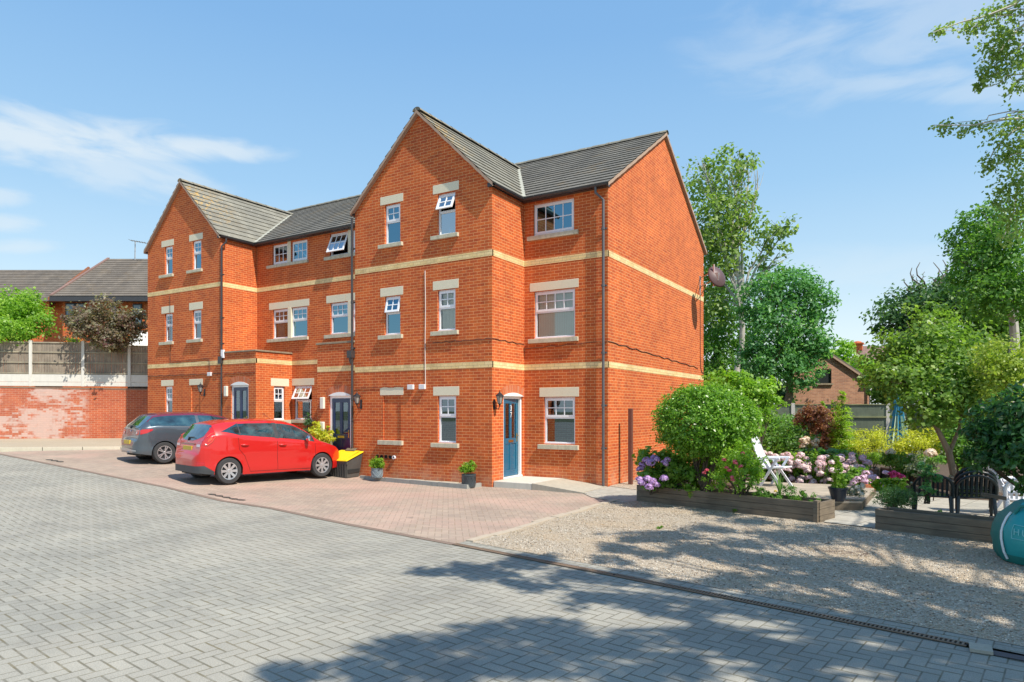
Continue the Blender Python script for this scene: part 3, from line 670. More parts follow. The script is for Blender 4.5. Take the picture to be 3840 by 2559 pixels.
gutter((XC2 + .02, Y2r - .13, 7.93), (XL - .02, Y2r - .13, 7.95), (0, -1, 0)); gutter((XC2 + .03, Y2 - .06, 7.95), (XC2 + .03, Y2r - .16, 7.93), (1, 0, 0))
q = MB(); q.box((XL - .14, Yg - .06, 7.33), (XL - .02, Yg + 3, 7.42)); q.build('gutter', GUT, bld)
q = MB(); q.box((XL2 - .14, Y2 - .06, 7.87), (XL2 - .02, Y2 + 9, 7.96)); q.build('gutter', GUT, bld)
def downpipe(path, col, clips, out, r=.034):
    q = MB(); q.tube(path, r, 12); 
    for z in clips:
        p = [Vector(path[-1][:2] + (z,)) if isinstance(path[-1], tuple) else Vector((path[-1].x, path[-1].y, z))][0]
        q.tube([p + Vector((0, 0, -.035)), p + Vector((0, 0, .035))], r * 1.28, 12)
        o = Vector(out); s = o.cross(Vector((0, 0, 1))); q.prism([p - s * .075 - o * .04 + Vector((0, 0, -.02)), p + s * .075 - o * .04 + Vector((0, 0, -.02)), p + s * .075 - o * .04 + Vector((0, 0, .02)), p - s * .075 - o * .04 + Vector((0, 0, .02))], o * -.02)
    return q.build('downpipe', col, bld, smooth=True)
downpipe([(-6.98, Yr - .19, 7.36), (-6.98, Yr - .19, 7.22), (-6.82, Yr - .085, 7.05), (-6.82, Yr - .085, .0)], PIPEG, (6.35, 4.95, 3.3, 2.0, .95), (0, -1, 0))
downpipe([(XC2 + .15, Y2 + .12, 7.88), (XC2 + .15, Y2 + .12, 7.75), (XC2 + .075, Y2 + .0, 7.6), (XC2 + .075, Y2 + -.01, .3)], PIPE, (6.6, 5.1, 4.2, 3.0, 1.6), (0, -1, 0))
downpipe([(XL - .06, Yg - .06, 7.26), (XL - .06, Yg - .05, 3.5), (XL - .06, Yg - .05, .02)], PIPE, (6.4, 4.9, 3.62, 2.2), (0, -1, 0))
hp = MB(); hp.box((XL - .17, Yg - .15, 3.35), (XL - .0, Yg - .005, 3.55)); hp.lathe([(.035, 3.18), (.05, 3.25), (.07, 3.36)], (XL - .075, Yg - .08, 0), 10); hp.build('hopper', PIPE, bld)
hp = MB(); hp.box((XC2 - .01, Y2 - .1, 3.50), (XC2 + .16, Y2 - .002, 3.75)); hp.build('hopper', PIPE, bld)
hp = MB(); hp.box((XC2 + .12, Y2 - .07, 3.70), (XC2 + .24, Y2 - .002, 3.98)); hp.build('meter_box', UPVC, bld)
# ---- cables, junction boxes, satellite dish, lamps, meters
CAB = plain('white_cable', (.62, .55, .5), .6); CABD = plain('dark_cable', (.10, .05, .035), .7)
def cable(pts, r, mat, par=bld, nm='cable'): q = MB(); q.tube(pts, r, 6); return q.build(nm, mat, par, smooth=True)
cable([(-11.19 + .006 * math.sin(z * 3.1), Yg - .012, z) for z in np.arange(2.52, 5.66, .15)], .011, CAB)
for x in (-11.66, -11.27): q = MB(); pbox(q, PY(Yg), x - .1, x + .1, 0, .07, 2.43, 2.56); q.build('junction_box', plain('box_plastic', (.72, .70, .70), .4), bld, bevel=.012)
def wav(f, n, a=.012): return [f(i / (n - 1)) + Vector((0, 0, a * math.sin(i * 1.7) + a * .6 * math.sin(i * 4.1))) for i in range(n)]
cable(wav(lambda t: Vector((-10.95 + t * 1.84, Yg - .011, 3.62 + .02 * t)), 22), .009, CABD)
cable(wav(lambda t: Vector((XC + .011, Yg + t * 1.53, 3.64 - .02 * t)), 14), .008, CABD)
cable(wav(lambda t: Vector((XC + .02 + t * 2.36, Yr - .011, 3.5 + .09 * t)), 16), .007, CABD)
cable(wav(lambda t: Vector((XS + .011, Yr + t * 7.6, 3.58 - .25 * t)), 34, .016), .010, CABD)
cable(wav(lambda t: Vector((XL + .02 + t * 2.0, Yg - .011, 2.50)), 16, .008), .006, CABD)
cable(wav(lambda t: Vector((XL2 + .02 + t * 4.4, Y2 - .011, 3.18 - .02 * t)), 26, .014), .011, CABD)
cable([(XL2 + 1.45, Y2 - .012, 6.15), (XL2 + 1.47, Y2 - .012, 4.5), (XL2 + 1.48, Y2 - .012, 3.66), (XC2 - .75, Y2 - .012, 3.72), (XC2 - .62, Y2 - .012, 3.69), (XC2 - .58, Y2 - .012, 3.25)], .009, CABD)
q = MB(); pbox(q, PY(Y2), XC2 - .66, XC2 - .46, 0, .07, 3.09, 3.22); q.build('junction_box', plain('box_plastic', (.72, .70, .70), .4), bld, bevel=.012)
cable(wav(lambda t: Vector((XC2 + .25 + t * 1.6, Y2 - .011, 3.15)), 12, .01), .008, CABD)
# flues and the four round air holes
q = MB()
for i in range(4): q.lathe([(0, 0), (.038, 0), (.038, .02), (.05, .02), (.05, 0)], (0, 0, 0), 12, Matrix.Translation((-12.86 + i * .155, Yg - .001, .62)) @ Matrix.Rotation(R(90), 4, 'X'))
q.build('air_vent', plain('vent_hole', (.02, .012, .01), .9), bld)
q = MB(); q.lathe([(.05, 0), (.05, .06), (.03, .06)], (0, 0, 0), 12, Matrix.Translation((-12.24, Yg, .62)) @ Matrix.Rotation(R(90), 4, 'X')); q.build('overflow_pipe', UPVC, bld)
# satellite dish on its bracket (a thing of its own)
ds = thing('satellite_dish', (XS, 23.3, 5.6), 'large dark brown satellite dish on steel arms high on the orange side wall', 'satellite dish')
STEEL = plain('galvanised_steel', (.42, .40, .38), .45, .6, var=.2); DISHM = plain('brown_dish', (.10, .055, .055), .5, var=.2)
dc = at(2697, 1031, 22.2)
q = MB(); Rd = .55; rows = []
Rd = .345
for i in range(9):
    r = Rd * i / 8; rows.append([(r * math.cos(2 * math.pi * k / 32), r * math.sin(2 * math.pi * k / 32) * 1.12, .13 * (r / Rd) ** 2) for k in range(33)])
Md = Matrix.Translation(dc) @ Matrix.Rotation(R(54), 4, 'Z') @ Matrix.Rotation(R(90 - 20), 4, 'X') @ Matrix.Rotation(R(180), 4, 'Y')
q.grid([[Md @ Vector(p) for p in r_] for r_ in rows]); dish_o = q.build('reflector', DISHM, ds, smooth=True, solid=.012)
q = MB(); pc = dc + Vector((-.15, -.08, 0)); q.tube([pc + Vector((0, 0, -.38)), pc + Vector((0, 0, .34))], .03, 10)
q.build('mast', plain('mast_steel', (.55, .42, .40), .4, .3), ds, smooth=True)
q = MB()
for dz in (.12, -.18):
    a = Vector((XS + .01, 23.35, dc.z + dz)); q.tube([a, pc + Vector((0, 0, dz + .02))], .018, 8); q.box((XS, 23.27, dc.z + dz - .06), (XS + .02, 23.43, dc.z + dz + .06))
q.tube([Vector((XS + .01, 23.35, dc.z - .5)), (Vector((XS, 23.35, dc.z - .2)) + pc) / 2 + Vector((0, 0, -.12))], .015, 8); q.box((XS, 23.31, dc.z - .52), (XS + .02, 23.39, dc.z + .2))
q.box(tuple(dc + Vector((-.2, -.1, -.2))), tuple(dc + Vector((.0, .05, .06))))
q.build('bracket', STEEL, ds)
cable([Vector((XS + .012, 23.36, dc.z - .5)), Vector((XS + .012, 23.37, 3.75)), Vector((XS + .012, 23.42, 3.35)), Vector((XS + .012, 23.55, 3.2)), Vector((XS + .012, 23.78, 3.18))], .012, CABD, ds)
# lanterns
BLACKM = plain('black_lantern_iron', (.025, .025, .028), .35, .3); LGLASS = plain('lantern_glass', (.30, .28, .25), .15, var=.1)
def lantern(base, out, name_lab, upturn=False):
    o = Vector(out); c = base + o * .17; t = thing('wall_lantern', base, name_lab, 'lamp', 'lanterns beside the doors')
    q = MB(); q.lathe([(0, .19), (.012, .19), (.012, .17), (.02, .15), (.10, .085), (.115, .07), (.115, .062), (0, .062)], c, 6); q.lathe([(0, -.2), (.012, -.19), (.03, -.14), (.055, -.13), (.055, -.12), (0, -.12)], c, 6); q.lathe([(0, .21), (.014, .2), (.0, .19)], c, 6); q.build('lantern_cap', BLACKM, t)
    q = MB(); q.lathe([(.05, -.12), (.088, .062)], c, 6); q.build('lantern_glass', LGLASS, t)
    q = MB()
    for k in range(6):
        a = 2 * math.pi * k / 6; q.tube([c + Vector((.052 * math.cos(a), .052 * math.sin(a), -.12)), c + Vector((.092 * math.cos(a), .092 * math.sin(a), .062))], .006, 4)
    s = -1 if not upturn else 1
    q.tube([base + Vector((0, 0, -.12)), base + o * .05 + Vector((0, 0, -.24)), base + o * .13 + Vector((0, 0, -.26)), c + Vector((0, 0, -.19))], .012, 6)
    q.prism([base + Vector((0, 0, z)) + o.cross(Vector((0, 0, 1))) * a for z, a in ((-.28, -.03), (-.28, .03), (-.02, .03), (-.02, -.03))], o * .02); q.build('lantern_arm', BLACKM, t)
    return t
lantern(Vector((XC, 14.03, 2.17)), (1, 0, 0), 'black coach lantern on the brick beside the half open blue door')
lantern(Vector((-13.46, Yg, 2.2)), (0, -1, 0), 'black coach lantern between the navy door and the bricked-up window')
lantern(Vector((XC2 - .88, Y2, 2.66)), (0, -1, 0), 'black coach lantern on the far gable above the parked cars')
for (P, a0, a1, z0, z1, nm) in ((PY(Y2), -20.78, -20.62, 2.36, 2.72, 'bulkhead_light'), (PY(Yg), -15.02, -14.87, 1.92, 2.26, 'bulkhead_light'), (PY(Yg), -15.06, -14.88, 1.28, 1.55, 'meter_box')):
    q = MB(); pbox(q, P, a0, a1, 0, .08, z0, z1); q.build(nm, plain('cream_plastic', (.78, .74, .62), .35), bld, bevel=.02)
# ================================================================ GROUND
def herring(name, ca, cb, joint, unit, rot, jw=.06, jc=1.0, speck=.5, tint=None, jointvar=True):
    n = NT(name); p = n.map(n.pos(), (1 / unit, 1 / unit, 0), (137.3, 211.7, 0), (0, 0, rot))
    sx = n.n('ShaderNodeSeparateXYZ'); n.l(p, sx.inputs[0]); x, y = sx.outputs[0], sx.outputs[1]
    i = n.math('FLOOR', x); j = n.math('FLOOR', y); fx = n.math('FRACT', x); fy = n.math('FRACT', y)
    k = n.math('FLOORED_MODULO', n.math('ADD', n.math('SUBTRACT', i, j), .01), 4.0); k = n.math('FLOOR', k)
    def eq(v): return n.math('COMPARE', k, float(v)) 
    E = []
    for v in range(4):
        c = n.n('ShaderNodeMath', operation='COMPARE'); n.set(c, 0, k); c.inputs[1].default_value = v; c.inputs[2].default_value = .1; E.append(c.outputs[0])
    L_ = n.math('ADD', fx, n.math('MULTIPLY', E[1], 9)); R_ = n.math('ADD', n.math('SUBTRACT', 1.0, fx), n.math('MULTIPLY', E[0], 9))
    B_ = n.math('ADD', fy, n.math('MULTIPLY', E[2], 9)); T_ = n.math('ADD', n.math('SUBTRACT', 1.0, fy), n.math('MULTIPLY', E[3], 9))
    dx = n.math('MINIMUM', L_, R_); dy = n.math('MINIMUM', B_, T_)
    dj = n.math('MINIMUM', n.math('MULTIPLY', dx, 1.35), n.math('MULTIPLY', dy, .9))
    edge = n.noise(n.pos(), 30, 2, .6); d = n.math('ADD', dj, n.math('MULTIPLY', n.math('SUBTRACT', edge, .5), .04))
    m = n.rng(d, jw * .35, jw * 1.3, 1, 0, True)
    idv = n.n('ShaderNodeCombineXYZ'); n.l(n.math('SUBTRACT', i, E[1]), idv.inputs[0]); n.l(n.math('SUBTRACT', j, E[2]), idv.inputs[1]); n.l(n.math('ADD', E[0], E[1]), idv.inputs[2])
    wnz = n.n('ShaderNodeTexWhiteNoise', noise_dimensions='3D'); n.l(idv.outputs[0], wnz.inputs['Vector'])
    col = n.mix(wnz.outputs['Value'], ca, cb)
    if tint: col = n.mix(n.rng(n.noise(n.pos(), .55, 4, .62), .42, .62, 0, .8, True), col, tint)
    g = n.noise(n.pos(), 95, 3, .75); g2 = n.noise(n.pos(), .8, 4, .6); v = n.vor(n.pos(), 150)
    col = n.mix(1, col, n.ramp(g, [(.3, (1 - speck * .4,) * 3), (.7, (1 + speck * .35,) * 3)]), 'MULTIPLY')
    col = n.mix(n.rng(v, .06, .13, .4 * speck, 0), col, (.75, .74, .68))
    col = n.mix(1, col, n.ramp(g2, [(.3, (.87, .87, .87)), (.7, (1.1, 1.1, 1.08))]), 'MULTIPLY')
    st = n.noise(n.map(n.pos(), (.55, 1.6, 1), (2, 5, 0)), 1.1, 6, .7); col = n.mix(n.rng(st, .56, .70, 0, .38, True), col, tuple(x * .62 for x in cb)); st2 = n.vor(n.map(n.pos(), loc=(9, 3, 0)), .9); col = n.mix(n.math('MULTIPLY', n.rng(st2, .03, .10, .45, 0, True), n.rng(n.noise(n.pos(), 9, 3, .6), .4, .6)), col, (.09, .085, .075))
    jcol = n.mix(n.rng(n.noise(n.pos(), 3, 3, .6), .45, .65), joint, (joint[0] * 1.25, joint[1] * 1.1, joint[2] * .65))
    jm = n.math('MULTIPLY', m, n.rng(n.noise(n.pos(), 5, 3, .6), .3, .6, .45 * jc, jc))
    n.base(n.mix(jm, col, jcol)); n.rough(.88); n.bump(n.math('ADD', n.math('MULTIPLY', m, -1.0), n.math('MULTIPLY', g, .5)), .5, .006)
    MATS[name] = n.m; return n.m
ROT = R(8)
GREYP = herring('grey_block_paving', (.315, .304, .262), (.265, .256, .222), (.10, .09, .06), .115, ROT, jw=.08, jc=.82, speck=.7, tint=(.345, .325, .275))
REDP = herring('red_block_paving', (.385, .30, .235), (.32, .25, .20), (.20, .16, .12), .105, ROT + R(45), jw=.07, jc=.6, speck=.35, tint=(.44, .30, .24))
GRAVM = NT('gravel_bed')
p = GRAVM.pos(); a = GRAVM.vor(p, 46, 'Color'); dd = GRAVM.vor(p, 46); b_ = GRAVM.vor(p, 85, 'Color'); bs = GRAVM.n('ShaderNodeSeparateColor'); GRAVM.l(a, bs.inputs[0]); b2 = GRAVM.n('ShaderNodeSeparateColor'); GRAVM.l(b_, b2.inputs[0])
c0 = GRAVM.ramp(bs.outputs[0], [(0, (.13, .095, .06)), (.25, (.33, .25, .17)), (.6, (.49, .39, .28)), (.85, (.58, .50, .39)), (1, (.74, .68, .58))])
c1 = GRAVM.ramp(b2.outputs[0], [(0, (.20, .16, .11)), (.5, (.42, .36, .27)), (1, (.60, .55, .46))])
lo = GRAVM.noise(p, .7, 4, .6); col = GRAVM.mix(.5, c0, c1); col = GRAVM.mix(GRAVM.rng(lo, .45, .62, 0, .6, True), col, (.46, .35, .23))
lo2 = GRAVM.noise(GRAVM.map(p, (1, 2.2, 1), (4, 1, 0)), .9, 5, .65); col = GRAVM.mix(GRAVM.rng(lo2, .60, .70, 0, .6, True), col, (.17, .13, .07))
dk = GRAVM.n('ShaderNodeVectorMath', operation='DISTANCE'); GRAVM.l(GRAVM.map(p, (1, 2.6, 1)), dk.inputs[0]); dk.inputs[1].default_value = (-.95, 10.0 * 2.6, 0)
col = GRAVM.mix(GRAVM.math('MULTIPLY', GRAVM.rng(dk.outputs['Value'], .15, .8, .9, 0, True), GRAVM.rng(GRAVM.noise(p, 6, 3, .6), .4, .6), True), col, (.07, .04, .03))
GRAVM.base(col); GRAVM.rough(.9); GRAVM.bump(GRAVM.math('MULTIPLY', dd, -1.0), 1.0, .02); MATS['gravel'] = GRAVM.m
TARM = NT('footpath_tarmac'); p = TARM.pos(); col = TARM.mix(TARM.noise(p, .9, 4, .6), (.36, .29, .20), (.42, .36, .27)); col = TARM.mix(1, col, TARM.ramp(TARM.noise(p, 50, 3, .7), [(.3, (.8,) * 3), (.7, (1.2,) * 3)]), 'MULTIPLY')
TARM.base(col); TARM.rough(.9)
SLAB = NT('paving_slabs'); p = SLAB.pos(); bt = SLAB.n('ShaderNodeTexBrick'); SLAB.l(SLAB.map(p, (1, 1, 0), (0, 0, 0), (0, 0, R(15))), bt.inputs['Vector']); bt.inputs['Scale'].default_value = 1; bt.inputs['Brick Width'].default_value = .6; bt.inputs['Row Height'].default_value = .6; bt.inputs['Mortar Size'].default_value = .006
bt.inputs['Color1'].default_value = (.40, .37, .31, 1); bt.inputs['Color2'].default_value = (.34, .32, .27, 1); bt.inputs['Mortar'].default_value = (.12, .10, .07, 1); bt.offset = 0
SLAB.base(SLAB.mix(1, bt.outputs['Color'], SLAB.ramp(SLAB.noise(p, 6, 5, .7), [(.3, (.78,) * 3), (.7, (1.18,) * 3)]), 'MULTIPLY')); SLAB.rough(.9)
LAWN = plain('rough_ground', (.10, .11, .045), .95, var=.5, scale=3)
def struct(mb, name, mat): return tag(mb.build(name, mat), kind='structure')
def poly_ground(name, pts, mat, dz=0.0, fn=gz):
    """sheet following the gentle slope: polygon given as x-sorted lower and upper chains"""
    lo, hi = pts; xs = sorted(set([p[0] for p in lo] + [p[0] for p in hi] + [x for x in (-25.5, -22, -19, -16, -12.5)])); x0 = max(lo[0][0], hi[0][0]); x1 = min(lo[-1][0], hi[-1][0]); xs = [x for x in xs if x0 <= x <= x1]
    def ev(ch, x):
        for (a, b), (c, d) in zip(ch, ch[1:]):
            if a <= x <= c: return b + (d - b) * (x - a) / max(c - a, 1e-9)
    m = MB()
    for a, b in zip(xs, xs[1:]):
        m.face([Vector((a, ev(lo, a), fn(a) + dz)), Vector((b, ev(lo, b), fn(b) + dz)), Vector((b, ev(hi, b), fn(b) + dz)), Vector((a, ev(hi, a), fn(a) + dz))])
    return struct(m, name, mat)
# base sheet out to the horizon (follows the slope in X)
m = MB(); xs = [-900, -60, -25.5, -12.5, 40, 900]; ys = [-600, 900]
for a, b in zip(xs, xs[1:]): m.face([Vector((a, ys[0], gz(a) - .05)), Vector((b, ys[0], gz(b) - .05)), Vector((b, ys[1], gz(b) - .05)), Vector((a, ys[1], gz(a) - .05))])
struct(m, 'ground', LAWN)
LINE = [(-60, 9.6), (-23.64, 9.34), (-14.9, 9.09), (-10.85, 8.69), (-8.15, 8.10), (-5.68, 7.67), (-3.05, 7.17), (.25, 6.5), (.9, 6.35), (12, 4.3)]
poly_ground('road', ([(-60, -30), (12, -30)], LINE), GREYP, 0.0)
off = lambda ch, d: [(x, y + d) for x, y in ch]
cut = lambda ch, a, b: [p for p in ch if a <= p[0] <= b]
edge_l = cut(LINE, -24, -5.5); edge_l = [(-23.64, 9.34)] + [p for p in edge_l if p[0] > -23.6] + []
EDGEB = plain('brown_edging_block', (.20, .145, .11), .9, var=.25, scale=9)
poly_ground('paving_edge', ([(x, y - .005) for x, y in cut(LINE, -60, -5.6)], off(cut(LINE, -60, -5.6), .115)), EDGEB, .006)
poly_ground('parking_bay', (off([(-24.4, 9.35)] + cut(LINE, -23.7, -5.6), .02), [(-24.4, 10.2), (-23.4, 12.9), (-23.2, 14.9), (-5.4, 15.9)]), REDP, .001)
poly_ground('block_border', (off([(-5.68, 7.67)] + cut(LINE, -5, 12), .12), off([(-5.68, 7.67)] + cut(LINE, -5, 12), .34)), GREYP, .004)
# footpath by the stained wall, with its kerb
FP = [(-40, 1.5), (-24.8, 9.8), (-23.45, 12.8), (-23.3, 14.9)]
poly_ground('pavement', ([(-60, -12), (-24.85, 9.85), (-23.5, 12.85), (-23.3, 14.9)], [(-60, 16), (-30, 20), (-23.3, 20)]), TARM.m, .09)
q = MB(); kp = [Vector((-36, 3.5, 0)), Vector((-24.8, 9.8, 0)), Vector((-23.45, 12.8, 0)), Vector((-23.3, 14.9, 0))]
for a, b in zip(kp, kp[1:]):
    d = (b - a); n_ = Vector((-d.y, d.x, 0)).normalized(); k = max(1, int(d.length / .92))
    for i in range(k):
        p0 = a + d * (i / k); p1 = a + d * ((i + .985) / k); z0, z1 = gz(p0.x), gz(p1.x)
        q.prism([Vector((p0.x, p0.y, z0 - .1)), Vector((p1.x, p1.y, z1 - .1)), Vector((p1.x, p1.y, z1 + .1)), Vector((p0.x, p0.y, z0 + .1))], n_ * .13)
struct(q, 'kerb', stone_mat('kerb_stone', (.58, .53, .42), .7, .4))
# gravel yard and its broken concrete edge
poly_ground('gravel_yard', ([(-5.55, 7.95), (-3.05, 7.5), (.25, 6.83), (.9, 6.68), (12, 4.6)], [(-5.55, 12.9), (-5.2, 13.42), (-1.5, 12.5), (1.0, 11.8), (12, 8)]), GRAVM.m, .008)
q = MB(); yy = 8.0; k = 0
while yy < 12.9:
    l_ = random.uniform(.35, .95); x = -5.6 + .03 * math.sin(yy * 3); w = .13 + random.uniform(-.03, .03)
    q.box((x - w / 2, yy, -.05), (x + w / 2 + .02, yy + l_ - .012, .016 + random.uniform(0, .008))); yy += l_
struct(q, 'gravel_edging', stone_mat('edging_concrete', (.44, .37, .28), .75, .5))
poly_ground('side_path', ([(-6.7, 14.0), (-6.2, 13.4), (-5.3, 12.95), (-5.18, 13.3)], [(-6.7, 26), (-5.18, 26)]), SLAB.m, .012)
poly_ground('garden_path', ([(-1.5, 12.42), (-.72, 12.2)], [(-1.5, 20.5), (-.72, 20.5)]), SLAB.m, .02)
poly_ground('patio', ([(-.72, 12.2), (4, 11.0)], [(-.72, 17.2), (4, 17.2)]), SLAB.m, .012)
poly_ground('garden_soil', ([(-5.2, 13.4), (-1.5, 12.4), (-1.45, 12.4), (4.5, 11.2)], [(-5.2, 30), (4.5, 32)]), SOIL, -.01)
# gravel margin at the wall foot
poly_ground('shingle_margin', ([(-6.72, 15.55), (-6.0, 15.2), (-5.3, 15.0)], [(-6.72, 22), (-5.3, 22)]), GRAVM.m, .02)
# loose stones: nobody could count them
def stones(name, n, area, z, s0, s1, cols):
    base = np.array([(1, 0, 0), (-1, 0, 0), (0, 1, 0), (0, -1, 0), (0, 0, .7), (0, 0, -.7)], float); F0 = np.array([(0, 2, 4), (2, 1, 4), (1, 3, 4), (3, 0, 4), (2, 0, 5), (1, 2, 5), (3, 1, 5), (0, 3, 5)])
    P = area(n); n = len(P); s = RNG.uniform(s0, s1, n) ; s = s * RNG.uniform(.6, 1.2, n)
    V = base[None] * (1 + RNG.uniform(-.35, .35, (n, 6, 3))); a = RNG.uniform(0, 6.28, n); c, si = np.cos(a)[:, None], np.sin(a)[:, None]
    X = (V[:, :, 0] * c - V[:, :, 1] * si); Y = V[:, :, 0] * si + V[:, :, 1] * c; V = np.stack([X, Y, V[:, :, 2] * .8], 2) * s[:, None, None] + P[:, None, :]
    me = bpy.data.meshes.new(name); me.vertices.add(n * 6); me.vertices.foreach_set('co', V.reshape(-1)); fl = (F0[None] + (np.arange(n) * 6)[:, None, None]).reshape(-1)
    me.loops.add(len(fl)); me.loops.foreach_set('vertex_index', fl.astype(np.int32)); me.polygons.add(n * 8); me.polygons.foreach_set('loop_start', np.arange(0, n * 24, 3, dtype=np.int32)); me.update()
    uvl = me.uv_layers.new(name='UVMap'); u = np.repeat(RNG.uniform(0, 1, n), 24); uvl.data.foreach_set('uv', np.stack([u, u * 0], 1).reshape(-1).astype(np.float32)); me.validate()
    nn = NT(name + '_mat'); sx = nn.n('ShaderNodeSeparateXYZ'); nn.l(nn.uv(), sx.inputs[0]); nn.base(nn.ramp(sx.outputs[0], cols)); nn.rough(.8); me.materials.append(nn.m)
    o = bpy.data.objects.new(name, me); COL.objects.link(o); return o
def yard(n):
    x = RNG.uniform(-5.45, 4.2, n); y = RNG.uniform(5.6, 13.2, n); lo = np.interp(x, [-5.55, -3.05, .25, 12], [8.0, 7.53, 6.86, 4.6]); hi = np.interp(x, [-5.55, -5.2, -1.5, 1.0, 4.2], [12.7, 13.3, 12.35, 11.6, 10.5])
    k = (y > lo) & (y < hi); x, y = x[k], y[k]; return np.stack([x, y, np.full(len(x), .012)], 1)
tag(stones('gravel', 34000, yard, .01, .006, .0145, [(0, (.16, .12, .09)), (.3, (.40, .32, .23)), (.7, (.55, .46, .35)), (1, (.74, .68, .58))]), kind='stuff', label='loose beige gravel covering the yard in front of the planters')
# channel drain with a slotted grate
dr = thing('channel_drain', (-3, 7.2, 0), 'slotted channel drain running between the grey blocks and the gravel', 'drain')
q = MB(); g = MB(); DL = cut(LINE, -5.7, .26); fr_ = MB()
for (x0, y0), (x1, y1) in zip(DL, DL[1:]):
    a = Vector((x0, y0, 0)); b = Vector((x1, y1, 0)); d = b - a; L = d.length; d.normalize(); n_ = Vector((-d.y, d.x, 0))
    q.face([a + Vector((0, 0, .005)), b + Vector((0, 0, .005)), b + n_ * .095 + Vector((0, 0, .005)), a + n_ * .095 + Vector((0, 0, .005))])
    for o_ in (.0, .083): g.prism([a + n_ * o_ + Vector((0, 0, .006)), b + n_ * o_ + Vector((0, 0, .006)), b + n_ * (o_ + .012) + Vector((0, 0, .006)), a + n_ * (o_ + .012) + Vector((0, 0, .006))], (0, 0, .01))
    k = int(L / .034)
    for i in range(k):
        p = a + d * (i * .034); g.prism([p + n_ * .012 + Vector((0, 0, .006)), p + d * .014 + n_ * .012 + Vector((0, 0, .006)), p + d * .014 + n_ * .083 + Vector((0, 0, .006)), p + n_ * .083 + Vector((0, 0, .006))], (0, 0, .009))
q.build('channel', plain('drain_dark', (.012, .012, .012), .9), dr); g.build('grate', plain('rusty_grate', (.24, .17, .12), .7, .3, var=.4, scale=3), dr)
q = MB(); q.box((.27, 6.38, .005), (.42, 6.56, .03)); struct(q, 'drain_end_block', CONC)
poly_ground('dark_edging', ([(.42, 6.38), (.9, 6.3), (12, 4.25)], [(.42, 6.50), (.9, 6.42), (12, 4.37)]), plain('dark_engineering_brick', (.08, .065, .07), .7, var=.4, scale=14), .01)
# dark drain covers set in the red paving
def cover(name, lab, x0, y0, n, w, h, rz=0.0):
    t = thing(name, (x0, y0, gz(x0)), lab, 'drain cover'); t.rotation_euler = (0, -math.atan(.05) * 0, rz)
    for i in range(n):
        q = MB(); q.lathe([(0, .008), (.5, .008), (.5, 0)], (0, 0, 0), 18); q.v = [(v[0] * w + i * w * 1.02, v[1] * h, v[2] + gz(x0 + i * w) - gz(x0) + .004) for v in q.v]; q.build('cover_plate', plain('dark_iron', (.09, .085, .07), .6, .2, var=.5, scale=20), t, world=False)
cover('drain_cover', 'row of dark patches in the red paving just behind the red car', -13.35, 9.25, 5, .26, .12, R(-3))
cover('drain_cover', 'small dark cover in the red paving at the far edge of the road', -21.6, 9.75, 3, .3, .14)
# ---- kerb strips and step at the foot of the right gable
q = MB(); zt = .10
kb = thing('bedding_kerb', (-11, 13.6, 0), 'low concrete edging with slabs along the foot of the right gable', 'kerb')
A = Vector((-13.2, 13.62, 0)); B = Vector((-9.42, 13.32, 0)); d = (B - A); n_ = Vector((-d.y, d.x, 0)).normalized()
for i in range(4):
    p0 = A + d * (i / 4); p1 = A + d * ((i + .99) / 4); q.prism([p0 + Vector((0, 0, -.1 + .03)), p1 + Vector((0, 0, -.1)), p1 + Vector((0, 0, zt)), p0 + Vector((0, 0, zt + .01))], n_ * .07)
q.prism([B + n_ * .07 + Vector((0, 0, -.1)), B + n_ * .55 + Vector((0, 0, -.1)), B + n_ * .55 + Vector((0, 0, zt)), B + n_ * .07 + Vector((0, 0, zt))], (-.07, 0, 0)); q.build('edging', CONCG, kb)
q = MB()
for i in range(5):
    x = -12.25 + i * .55; q.box((x, Yg - .36 - .03 * i, .02), (x + .5, Yg - .02, .065 + .006 * (i % 2)))
q.build('slab', CONC, kb, bevel=.01)
st = thing('door_step', (-8.3, 14.6, 0), 'concrete doorstep and ramp in front of the half open blue door', 'step')
q = MB(); q.prism([Vector((-9.1, 13.98, -.1)), Vector((-8.02, 13.98, -.1)), Vector((-8.02, 15.49, -.1)), Vector((-9.1, 15.49, -.1))], (0, 0, .25)); q.build('platform', stone_mat('step_concrete', (.56, .54, .47), .75, .5), st, bevel=.012)
q = MB(); T = [(-8.015, 13.98, .149), (-6.75, 13.92, .012), (-6.75, 15.49, .012), (-8.015, 15.49, .149)]; q.face([Vector(p) for p in T])
for a, b in zip(T, T[1:] + T[:1]): q.face([Vector(a), Vector(b), Vector((b[0], b[1], -.05)), Vector((a[0], a[1], -.05))])
q.prism([Vector((-8.015, 13.975, -.05)), Vector((-6.55, 13.905, -.05)), Vector((-6.55, 13.905, .02)), Vector((-8.015, 13.975, .155))], (0, .06, 0)); q.build('ramp', CONC, st)
ps = thing('brown_post', (-6.35, 16.15, 0), 'tall brown timber post standing against the orange side wall', 'post'); q = MB(); q.box((-6.45, 16.1, 0), (-6.35, 16.2, 1.93)); q.build('timber', WOODBROWN, ps, bevel=.006)
